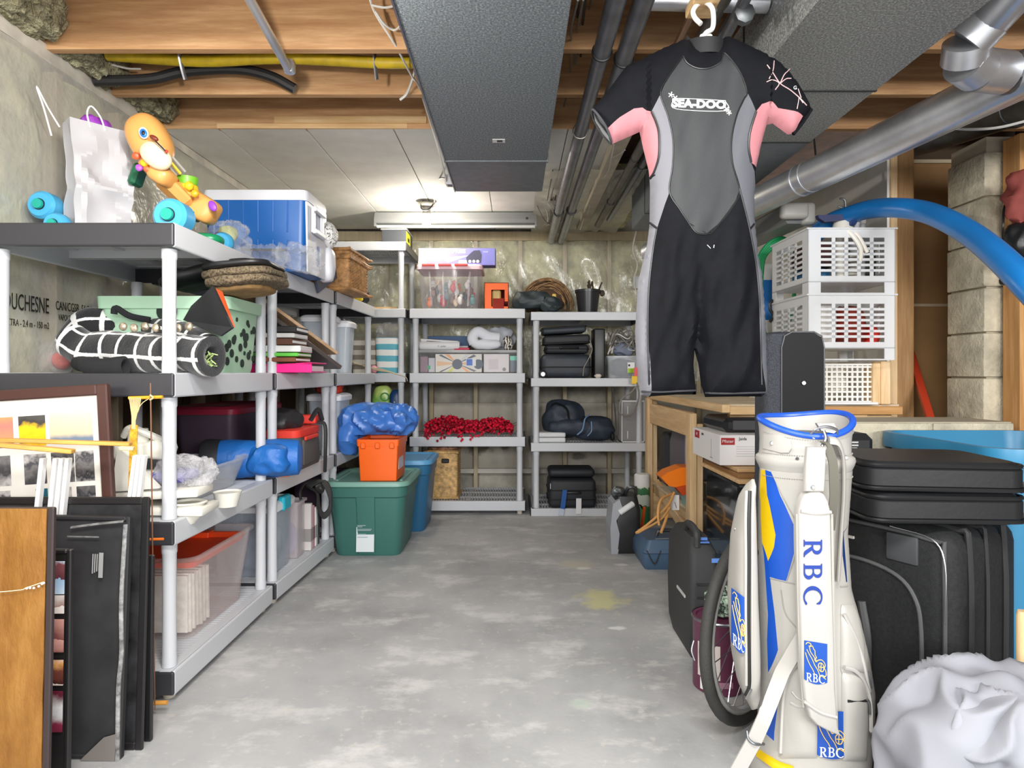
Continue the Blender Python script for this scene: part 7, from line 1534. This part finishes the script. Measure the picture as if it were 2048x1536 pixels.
# inner strap arch (dark back side) and arch band on the right
MB(mat('strap_underside', (92, 90, 80), .7)).sheet(lambda u, v: (lambda x, y: at(x, y, dG - .130 - .02 * math.sin(PI * v)))(float(np.interp(v, [0, .15, .4, .7, 1], [1648, 1662, 1674, 1676, 1668])) - 9 + 10 * u - 8 * (1 - u) * (v > .2), float(np.interp(v, [0, .15, .4, 1], [884, 890, 925, 1060]))), 4, 16, .003).out('strap_return', gbag, True, True)
MB(M_gw).tube([oncol(1650, 878, .02), oncol(1668, 884, .022), oncol(1680, 915, .016)] + [on(1683, 980, .012), on(1678, 1060, .012), on(1672, 1160, .01)], .013, 8, flat=.35).out('strap_band', gbag, True, True)
# left accessory pocket with zip
def pk(u, v):
    y = 962 + (1432 - 962) * v; xl = float(np.interp(y, [962, 1000, 1080, 1200, 1320, 1380, 1432], [1512, 1490, 1476, 1470, 1477, 1488, 1512])); xr2 = float(np.interp(y, [962, 1000, 1080, 1200, 1320, 1400, 1432], [1518, 1514, 1514, 1516, 1522, 1524, 1516]))
    c, w = (xl + xr2) / 2, (xr2 - xl) / 2; a = u * 2 * PI; e = math.sin(PI * min(1, max(0, v))) ** .35
    p = at(c, y, dG - .05); sg = lambda q: math.copysign(abs(q) ** .7, q)
    return V((p.x + m_(w, dG) * sg(math.cos(a)), dG - .02 + .06 * e * sg(math.sin(a)), p.z))
MB(M_gw).sheet(pk, 40, 40).out('side_pocket', gbag, True, True, ang=60)
pf = lambda x, y, lift=0: (lambda q: V((at(x, y, dG - .075).x, dG - .02 - .06 * (math.sin(PI * (y - 962) / 470) ** .35) * max(.15, 1 - abs((x - (1497 if y > 1050 else 1506)) / 30) ** 3) ** .7 - lift, at(x, y, dG - .075).z)))(0)
zl = [(1506, 985), (1500, 1040), (1497, 1120), (1496, 1220), (1499, 1320), (1502, 1375), (1496, 1398)]
MB(mat('zip_black', (34, 34, 34), .5)).tube([pf(x, y, .001) for x, y in zl], .0045, 8, 5).out('pocket_zip', gbag, True, True)
MB(M_gw2).tube([pf(x - 6, y, .0) for x, y in zl[:-1]], .004, 8, 5).tube([pf(x + 7, y, .0) for x, y in zl[:-1]], .004, 8, 5).out('zip_piping', gbag, True, True)
MB(M_steel).box(pf(1500, 1392, .008), (.006, .004, .03), .001, rot=(0, .5, 0)).out('zip_pull', gbag, False, True)
for y in (1055, 1070): MB(M_steel).tube([at(1478 - (y - 1055) * .2, y, dG - .02), at(1470, y + 4, dG - .02), at(1474, y + 12, dG - .02)], .003, 6).out('side_clip', gbag, True, True)
# right ball pockets
def pk2(x0, x1, y0, y1, dep, nm):
    def f(u, v):
        y = y0 + (y1 - y0) * v; c = (x0 + x1) / 2; x = x0 + (x1 - x0) * u; e = (math.sin(PI * u) ** .3) * (math.sin(PI * v) ** .3)
        return on(min(x, rx_(y) - .5), y, dep * e)
    MB(M_gw).sheet(f, 14, 20, .002).out(nm, gbag, True, True, ang=60)
pk2(1560, 1634, 1330, 1515, .016, 'ball_pocket'); pk2(1684, 1734, 1345, 1520, .014, 'ball_pocket'); pk2(1682, 1728, 1210, 1345, .012, 'ball_pocket')
gline([(1690, 1397), (1710, 1397), (1728, 1396)], .0035, mat('zip_black', (34, 34, 34)), 'pocket_zip', .012); MB(M_steel).tube([on(1727, 1392, .016), on(1731, 1400, .018), on(1733, 1422, .016)], .0028, 6).tube([on(1732, 1340, .012), on(1738, 1372, .010)], .004, 6).out('zip_pull', gbag, True, True)
gline([(1684, 1225), (1705, 1268), (1722, 1320), (1734, 1380)], .005, M_gw2, 'piping', .010); gline([(1684, 1330), (1706, 1338), (1724, 1360), (1735, 1400), (1737, 1470)], .005, M_gw2, 'piping', .012)
gline([(1594, 1318), (1572, 1352), (1562, 1400), (1557, 1500)], .005, M_gw2, 'piping', .012); gline([(1578, 1376), (1588, 1388), (1602, 1396)], .003, M_gw2, 'piping', .017); gline([(1575, 1398), (1590, 1406), (1603, 1404)], .003, M_gw2, 'piping', .017)
# base ring with yellow band
MB(M_gw2).rings([ring(1500, 1.02), ring(1512, 1.045), ring(YBOT - 2, 1.05), ring(YBOT, 1.0)], True, False, True).out('base', gbag, True, True)
MB(M_gy_).tube([on(1512, 1498, .004), on(1530, 1512, .012), on(1550, 1524, .014), on(1580, 1534, .014)], .011, 8, flat=.4).out('base_stripe', gbag, True, True)
# hanging padded shoulder strap (plane slightly tilted)
yS = dG - .165
def sp(u, v, w=0): return at(u, v, yS) + V((0, w, 0))
def pad(poly, dep, m, nm, off=0):
    mb = MB(m); c = V((sum(p[0] for p in poly) / len(poly), sum(p[1] for p in poly) / len(poly), 0)); R = []
    for k, ins, w in ((0, 0, dep), (1, 0, dep * .35), (2, 2.2, dep * .06), (3, 5, 0), ):
        ring_ = []
        for i, p in enumerate(poly):
            a, b = V((*poly[i - 1], 0)), V((*poly[(i + 1) % len(poly)], 0)); t = (b - a).normalized(); n = V((-t.y, t.x, 0)); 
            if n.dot(c - V((*p, 0))) < 0: n = -n
            q = V((*p, 0)) + n * ins; ring_.append(sp(q.x, q.y, w + off))
        R.append(ring_)
    return mb.rings(R).out(nm, gbag, True, True, ang=50)
SO = [(1598, 1022), (1604, 1002), (1612, 988), (1622, 983), (1640, 982), (1650, 988), (1658, 1002), (1663, 1022), (1666, 1150), (1670, 1280), (1672, 1380), (1678, 1455), (1682, 1474), (1660, 1466), (1634, 1452), (1620, 1436), (1610, 1400), (1604, 1330), (1600, 1200)]
pad(SO, .026, M_gw2, 'shoulder_strap')
pad([(1615, 894), (1652, 894), (1651, 950), (1648, 984), (1609, 983), (1611, 940)], .016, M_gw2, 'strap_buckle', -.004)
for P in ([(1601, 1022), (1630, 1027), (1662, 1024)], [(1607, 1402), (1640, 1424), (1673, 1434)]): MB(M_gw2).tube([sp(x, y, -.001) for x, y in P], .004, 8).out('strap_rib', gbag, True, True)
MB(M_gw).tube([sp(1668, 1030, .012), sp(1672, 1250, .012), sp(1679, 1470, .014)], .004, 8).tube([sp(1598, 1030, .012), sp(1602, 1250, .012), sp(1612, 1420, .014)], .003, 8).out('strap_piping', gbag, True, True)
MB(M_steel).lathe([(.004, -.003), (.0055, 0), (.005, .003)], sp(1624, 974, -.005), 12, 'Y').out('stud', gbag, True, True)
# serif letters
def arc(cx, cy, rx, ry, a0, a1, n=14): return [(cx + rx * math.cos(math.radians(a0 + (a1 - a0) * i / n)), cy + ry * math.sin(math.radians(a0 + (a1 - a0) * i / n))) for i in range(n + 1)]
def L_R(): return [[(0, 0), (.32, 0), (.32, .05), (.24, .08), (.24, .44), (.30, .44), (.52, .06), (.62, .0), (.80, 0), (.80, .05), (.72, .08), (.47, .47)] + arc(.38, .72, .30, .28, -60, 90) + [(0, 1), (0, .95), (.08, .92), (.08, .08), (0, .05)], [(.24, .52), (.34, .52)] + arc(.34, .72, .17, .20, -90, 90) + [(.24, .92)]]
def L_B(): return [[(0, 0), (.40, 0)] + arc(.42, .275, .30, .275, -90, 75) + arc(.40, .755, .25, .245, -60, 90) + [(0, 1), (0, .95), (.08, .92), (.08, .08), (0, .05)], [(.24, .08), (.38, .08)] + arc(.38, .285, .17, .20, -90, 90) + [(.24, .485)], [(.24, .56), (.36, .56)] + arc(.36, .74, .14, .18, -90, 90) + [(.24, .92)]]
def L_C(): return [arc(.50, .50, .50, .52, 48, 315, 30) + [(.86, .10), (.84, .20)] + arc(.52, .50, .33, .44, -48, -312 + 4, 26)[::1] + [(.80, .70), (.84, .70), (.84, .90)]]
def letters(M, h, m, nm='lettering', warp=None, gap=.22):
    x = 0; P = []
    for f, w in ((L_R, .80), (L_B, .72), (L_C, 1.0)):
        for q in f(): P.append([((a + x) * h, b * h) for a, b in q])
        x += w + gap
    return shapes([[(a - (x - gap) * h / 2, b - h / 2) for a, b in q] for q in P], M, m, gbag, nm, warp)
Mdown = facing(sp(1625, 1147, -.0022), 0, 0, -PI / 2)
letters(Mdown @ Matrix.Diagonal((1.18, 1, 1, 1)), m_(37, yS), mat('logo_navy', (20, 54, 140), .4), gap=.30)
def emblem(px, py, w, h, place, tilt=0):
    """blue shield, yellow line drawn lion with a globe, white letters"""
    P = [(-.5, .5), (.5, .5), (.5, -.42)] + [(.5 - i / 8, -.42 - .08 * math.sin(PI * i / 8)) for i in range(1, 8)] + [(-.5, -.42)]
    def pl(u, v, l): return place(px + u * w + v * 0, py - v * h + u * w * tilt, l)
    mb = MB(mat('logo_blue', (18, 72, 160), .4)); nu, nv = 10, 14
    mb.sheet(lambda u, v: pl(-.5 + u, -.5 + v + (.08 * (1 - math.sin(PI * u)) * (1 - v)), .0016), nu, nv, .001); mb.out('emblem_shield', gbag, True, True)
    ln = MB(mat('logo_yellow', (240, 196, 100), .5))
    for Q in ([(-.44, .42), (-.36, .47), (-.22, .44), (-.26, .38), (-.16, .40), (-.10, .33), (-.05, .30), (-.04, .20), (.02, .14), (-.06, .10), (.0, .04), (.08, .08), (.16, .10), (.26, .10), (.36, .05), (.40, -.02), (.36, -.08), (.42, -.14), (.44, -.24), (.36, -.30), (.42, -.34)],
              [(-.40, .30), (-.30, .20), (-.16, .08), (-.06, -.04), (.06, -.14), (.14, -.24), (.18, -.32)], [(-.46, .22), (-.38, .08), (-.26, -.06), (-.14, -.16), (-.06, -.26)], [(-.30, .40), (-.24, .26), (-.10, .16), (.02, .06)],
              [(.10, -.02), (.12, -.12), (.20, -.17), (.30, -.16), (.34, -.08), (.30, .0), (.20, .03), (.12, .0), (.10, -.06)], [(.22, .03), (.21, -.17)], [(.11, -.07), (.33, -.07)], [(.14, -.30), (.26, -.28), (.36, -.32)]):
        ln.tube([pl(u, v, .0026) for u, v in Q], .0011 if w > 50 else .0010, 5, 4)
    ln.out('emblem_lines', gbag, True, True)
    def wp(p): return pl(p.x, p.z, .0030)
    s = .30 * h; x = 0; P = []
    for f, ww in ((L_R, .80), (L_B, .72), (L_C, 1.0)):
        for q in f(): P.append([((a + x), b) for a, b in q])
        x += ww + .12
    k = .84 / (x - .12)
    shapes([[((a * k - .42), (b * .20 - .47 + .02)) for a, b in q] for q in P], Matrix.Rotation(PI / 2, 4, 'X'), mat('logo_white', (238, 238, 238), .5), gbag, 'lettering', wp, 0)
emblem(1631, 1326, 46, 84, lambda x, y, l: sp(x, y, -l), .16)
emblem(1662, 1468, 60, 96, lambda x, y, l: on(x, y, .004 + l), .05)
emblem(1480, 1248, 20, 118, lambda x, y, l: pf(x, y, l + .001), .6)
# diagonal belt with eyelets and buckle ring
BP = [(1612, 1262), (1590, 1300), (1565, 1345), (1545, 1395), (1526, 1440), (1508, 1480), (1490, 1512), (1470, 1548)]
def belt(u, v):
    n = len(BP) - 1; k = min(int(v * n), n - 1); t = v * n - k; x = BP[k][0] * (1 - t) + BP[k+1][0] * t; y = BP[k][1] * (1 - t) + BP[k+1][1] * t
    w = (u - .5) * 30; k = max(0, min(1, (y - 1330) / 110)); q = on(x + w * .88, y + w * .48, .022)
    d = q.y * (1 - k) + (dG - .135) * k; return at(x + w * .88, y + w * .48, d)
MB(M_gw2).sheet(belt, 6, 40, .004).out('belt', gbag, True, True)
for v in (.80, .88, .95): MB(M_galvd).lathe([(.0035, -.002), (.004, 0)], belt(.5, v) + V((0, -.001, 0)), 10, 'Y').out('eyelet', gbag, True, True)
MB(M_galvd).tube([at(1494, 1462, dG - .13), at(1497, 1478, dG - .14), at(1510, 1488, dG - .145), at(1528, 1488, dG - .13)], .0035, 8).out('buckle_ring', gbag, True, True)
# ================================================================ picture frames leaning on the end of the near shelf
def pic(name, stops, axis=2, per=.2, off=0, wob=.06, ws=20): return ramp(name, stops, axis, per, off, False, .35, wob, ws)
P_sun1 = pic('print_pink_dusk', [(0, (30, 50, 84)), (.30, (50, 76, 116)), (.42, (70, 84, 112)), (.5, (226, 150, 110)), (.7, (214, 130, 120)), (1, (236, 170, 90))])
P_sun2 = pic('print_yellow_sunset', [(0, (40, 40, 46)), (.35, (70, 66, 66)), (.46, (240, 186, 30)), (.62, (250, 206, 40)), (.74, (70, 66, 62)), (1, (92, 92, 92))], wob=.10)
P_sun3 = pic('print_grey_sea', [(0, (70, 84, 104)), (.45, (110, 126, 146)), (.52, (206, 190, 160)), (.75, (240, 222, 176)), (1, (222, 216, 196))], wob=.02)
P_bw = [pic('print_portrait_%d' % i, [(0, (40 + 8*i, 40 + 8*i, 44 + 8*i)), (.35, (120, 118, 118)), (.5, (70, 70, 76)), (.7, (186, 182, 180)), (1, (60, 60, 66))], 2, .11 + .01 * i, .1 * i, .12, 28) for i in range(4)]
P_teal = pic('print_teal', [(0, (20, 60, 76)), (1, (40, 110, 130))])
def slab(name, label, cat, px0, px1, d, pytop, roll=0, lean=.05, w=None, grp=None):
    """an Empty on the floor at the bottom right corner; local x to the left edge is negative, z up the face"""
    x1 = X(px1, d); t = thing(name, label, cat, (x1, d, 0), 0, grp, rot=(-lean, -roll, 0)); return t
# big brown multi picture frame
wT = .95; hT = 1.055
fr1 = slab('collage_frame', 'big brown picture frame with many small photos leaning on the shelf end', 'picture frame', 0, 252, 2.0, 757, .062, .015)
M_fb = mat('dark_brown_frame', (72, 44, 38), .45); M_mat = mat('mat_board', (222, 218, 210), .7)
fw = .034
MB(M_fb).b2(-fw, 0, -.012, .012, .05, hT, .004).out('frame_rail', fr1); MB(M_fb).b2(-wT, -wT + fw, -.012, .012, .05, hT, .004).out('frame_rail', fr1)
MB(M_fb).b2(-wT + fw, -fw, -.012, .012, hT - fw, hT, .004).out('frame_rail', fr1); MB(M_fb).b2(-wT + fw, -fw, -.012, .012, .05, .05 + fw, .004).out('frame_rail', fr1)
MB(M_mat).b2(-wT + fw, -fw, -.002, .006, .05 + fw, hT - fw).out('mat_board', fr1)
def inset(x0, x1, z0, z1, m, par, y=-.0025): MB(m).b2(x0, x1, y, y + .002, z0, z1).out('photo', par)
k_ = 2.0 / F; gx = lambda px: (px - 252) * k_
rowz = hT - fw - .048
inset(gx(130), gx(217), rowz - .095, rowz, P_sun3, fr1); inset(gx(68), gx(122), rowz - .100, rowz - .004, P_sun2, fr1); inset(gx(-25), gx(57), rowz - .100, rowz - .004, P_sun1, fr1); inset(gx(-130), gx(-40), rowz - .1, rowz, P_sun3, fr1)
r2 = rowz - .125
for i, (a, b) in enumerate(((178, 216), (130, 176), (75, 120), (8, 48), (-60, 0))): inset(gx(a), gx(b), r2 - .095, r2, P_bw[i % 4], fr1)
r3 = r2 - .11
for i, (a, b) in enumerate(((178, 216), (130, 168), (96, 120), (18, 45), (-60, 0))): inset(gx(a), gx(b), r3 - .10, r3, P_teal if i == 2 else P_bw[(i + 1) % 4], fr1)
# white canvases seen edge on, wooden bars across
M_cv = mat('white_canvas_edge', (226, 226, 226), .6)
for i, (px, lab) in enumerate(((226, 'left'), (235, 'middle'), (244, 'right'))):
    t = thing('stretched_canvas', 'white stretched canvas seen edge on, ' + lab + ' of the three by the gold ribbon', 'canvas', (X(px - 12, 1.93), 1.90, .0), rot=(0, math.radians(7), 0)); MB(M_cv).b2(-.005, .005, -.008, .012, .2, .848, .002).out('canvas_edge', t)
for i, (px, lab) in enumerate(((48, 'first'), (74, 'second'), (86, 'third'), (98, 'fourth'))):
    t = thing('stretched_canvas', 'white stretched canvas seen edge on, ' + lab + ' from the left below the wooden bars', 'canvas', (X(px - 12, 1.88), 1.86, .0), rot=(0, math.radians(6), 0)); MB(M_cv).b2(-.006, .006, -.008, .012, .2, .843, .002).out('canvas_edge', t)
M_bar = wood('golden_bar', (224, 176, 92), (186, 134, 56), 0)
t = thing('wooden_bar', 'upper of two golden wooden bars lying across the white canvases', 'bar', at(130, 885, 1.88)); MB(M_bar).beam(at(-40, 879, 1.83), at(262, 888, 1.90), .03, .011, .002).use(mat('pale_end', (230, 206, 150))).beam(at(240, 896, 1.86), at(268, 897, 1.87), .02, .011, .002).out('bar_body', t, False, True)
t = thing('wooden_bar', 'lower of two golden wooden bars lying across the white canvases', 'bar', at(80, 897, 1.82)); MB(M_bar).beam(at(-40, 886, 1.78), at(147, 903, 1.83), .03, .012, .002).out('bar_body', t, False, True)
def simple(name, label, cat, px0, px1, d, pytop, mf, mi, fwid=.03, th=.012, lean=.05, roll=0, z0=0, inner=None):
    t = slab(name, label, cat, px0, px1, d, pytop, roll, lean); w = m_(px1 - px0, d); h = Z(pytop, d)
    MB(mf).b2(-fwid, 0, -th/2, th/2, z0, h, .003).out('frame_rail', t); MB(mf).b2(-w, -w + fwid, -th/2, th/2, z0, h, .003).out('frame_rail', t)
    MB(mf).b2(-w + fwid, -fwid, -th/2, th/2, h - fwid, h, .003).out('frame_rail', t); MB(mf).b2(-w + fwid, -fwid, -th/2, th/2, z0, z0 + fwid, .003).out('frame_rail', t)
    MB(mi).b2(-w + fwid * .9, -fwid * .9, -th * .1, th * .3, z0 + fwid * .9, h - fwid * .9).out('panel', t); return t, w, h
M_bf = mat('black_frame', (30, 29, 30), .35); M_smudge = mat('smudged_black_panel', (40, 40, 42), .4, var=.7, vs=9)
simple('picture_frame', 'wide black picture frame between the white canvases and the black canvas', 'picture frame', -120, 286, 1.84, 998, M_bf, M_smudge, .022)
t, w, h = simple('picture_frame', 'cream matted frame peeping out behind the black canvas', 'picture frame', 200, 286, 1.90, 1080, mat('cream_mat', (226, 190, 130), .7), M_bf, .02)
simple('picture_frame', 'narrow black frame with inner bead leaning right of the black canvas', 'picture frame', 232, 304, 1.885, 1112, M_bf, mat('black_glass', (26, 29, 34), .15), .020, .016, .02)
t, w, h = simple('canvas', 'black backed canvas with a frayed taped right edge, leaning in front', 'canvas', 60, 245, 1.80, 1036, mat('canvas_black', (36, 36, 38), .6), mat('canvas_back', (44, 44, 46), .7, var=.35, vs=5), .012, .02, .03, -.02)
MB(mat('frayed_tape', (130, 130, 130), .7, var=.5, vs=40)).tube([(-.006, -.013, .0), (-.010, -.014, .2), (-.006, -.013, .3), (-.012, -.013, .45), (-.008, -.013, h - .02)], .006, 6, flat=.6).out('tape_edge', t, True)
MB(mat('tape_grey', (110, 110, 110), .7, var=.4, vs=30)).tube([(-.012, -.018, h - .01), (-.08, -.018, h - .018), (-.16, -.018, h - .03)], .004, 6, flat=.4).b2(-.17, -.08, -.017, -.0155, h - .058, h - .054).out('tape_strip', t, True)
lbx = MB(mat('label_pale', (150, 150, 150), .6)); 
for i in range(5): lbx.b2(-.10 + .006 * i, -.097 + .006 * i, -.0115, -.0105, h - .16 + .003 * i, h - .105)
lbx.b2(-.078, -.066, -.0165, -.0155, h - .17, h - .10).out('label_print', t)
MB(mat('raw_corner', (112, 106, 102), .8)).prism([(-.11, .0), (-.012, .0), (-.012, .075), (-.045, .065)], lambda u, v, w: V((u, -.0155 - w, v)), .001).out('torn_corner', t)
t, w, h = simple('photo_strip_frame', 'black frame with a column of small photos between the gold panel and black canvas', 'picture frame', 60, 139, 1.66, 1100, M_bf, M_bf, .012, .016, .02)
for i, (z0, z1, m) in enumerate(((h - .115, h - .03, pic('print_sky_people', [(0, (90, 50, 56)), (.4, (120, 70, 76)), (.5, (190, 206, 222)), (1, (150, 180, 210))], 2, .09, -.1)), (h - .165, h - .118, pic('print_beige', [(0, (150, 120, 110)), (.4, (210, 200, 196)), (1, (224, 216, 210))], 2, .06)), (h - .265, h - .18, pic('print_warm_group', [(0, (110, 60, 60)), (.5, (170, 120, 112)), (1, (200, 150, 140))], 2, .05)), (h - .35, h - .285, pic('print_dark_group', [(0, (60, 30, 28)), (.5, (110, 60, 50)), (.7, (206, 150, 90)), (1, (220, 210, 206))], 2, .07)), (h - .47, h - .365, pic('print_maroon_person', [(0, (206, 206, 206)), (.3, (90, 30, 46)), (.6, (120, 40, 60)), (.8, (190, 190, 192)), (1, (200, 200, 202))], 2, .11)))):
    MB(m).b2(-.052, -.014, -.011, -.009, z0, z1).out('photo', t)
t = slab('paper_backed_frame', 'gold paper backed frame standing nearest the camera at the left edge', 'picture frame', 0, 97, 1.55, 1018, 0, .03); h = Z(1018, 1.55)
MB(mat('dark_moulding', (52, 42, 42), .5)).b2(-.016, 0, -.006, .008, 0, h, .003).out('frame_rail', t); MB(mat('dark_moulding', (52, 42, 42))).b2(-.5, -.016, .0, .02, h - .02, h - .002, .003).out('frame_rail', t)
def gold():
    m, nt, b, out = _new('gold_backing_paper'); b.inputs['Roughness'].default_value = .5; b.inputs['Metallic'].default_value = .15
    f = _noise(nt, _coord(nt, (5, 5, 2)), 2.2, 6, .6); nt.links.new(_ramp(nt, f, [(.3, (122, 78, 28)), (.5, (146, 100, 42)), (.75, (170, 124, 62))]), b.inputs['Base Color']); _bump(nt, b, f, .5, .02); return m
MB(gold()).sheet(lambda u, v: (-.5 + .482 * u, -.004 - .003 * noise.noise(V((u * 6, v * 9, 1))), .005 + (h - .008) * v), 30, 40, .003).out('backing_paper', t, True)
MB(mat('twine_pale', (226, 206, 170), .7)).tube([(-.30, -.012, h - .215), (-.09, -.014, h - .20), (-.055, -.012, h - .192), (-.018, -.010, h - .180)], .0012, 5).out('twine', t, True)
pl_ = MB(mat('pearl', (240, 236, 230), .3))
for k, q in enumerate(((-.055, -.194), (-.047, -.193), (-.038, -.193), (-.026, -.189), (-.018, -.183), (-.014, -.181))): pl_.blob((q[0], -.014, h + q[1]), (.006, .005, .006), 2, 0, cuts=3)
pl_.out('knot', t, True)
# rod wall hanging
wh_ = thing('wall_hanging', 'tasselled gold ribbon hanging on thin rods in front of the shelf post', 'wall hanging', at(300, 900, 2.02))
M_rod = mat('golden_rod', (226, 160, 40), .4); dH = 2.03
MB(M_rod).cyl(at(258, 796, dH), at(325, 794, dH), .0055, 12).out('rod', wh_, True, True); MB(mat('orange_rod', (224, 112, 30), .4)).cyl(at(284, 1079, dH), at(327, 1078, dH), .0042, 10).out('rod', wh_, True, True); MB(mat('tan_peg', (206, 146, 66), .5)).cyl(at(308, 1406, dH), at(334, 1405, dH), .007, 12).out('rod', wh_, True, True)
MB(mat('brown_rod', (120, 84, 60), .5)).cyl(at(301, 766, dH - .01), at(305, 1080, dH - .01), .0022, 8).cyl(at(305, 1080, dH - .01), at(310, 1420, dH - .01), .0018, 8).out('upright_rod', wh_, True, True)
MB(mat('gold_ribbon', (206, 154, 36), .6, var=.3, vs=60, bump=.5, bs=200)).sheet(lambda u, v: at(258 + 15 * u - 1.5 * v + 3 * (1 - v), 850 + 146 * v, dH - .004), 3, 16, .003).out('ribbon', wh_, True, True)
th_ = MB(mat('cream_thread', (216, 184, 134), .8))
for i in range(8): th_.tube([at(259 + 3.2 * i, 795, dH - .007), at(262 + 2.2 * i, 812 + rnd.uniform(0, 8), dH - .008), at(264 + 1.0 * i, 834, dH - .007), at(264 + .9 * i, 858, dH - .006)], .0016, 5, 4)
th_.tube([at(298, 797, dH - .008), at(285, 806, dH - .008), at(276, 820, dH - .008), at(271, 840, dH - .007)], .0014, 5).tube([at(300, 790, dH - .012), at(306, 795, dH - .012), at(300, 800, dH - .012)], .003, 6); th_.out('threads', wh_, True, True)
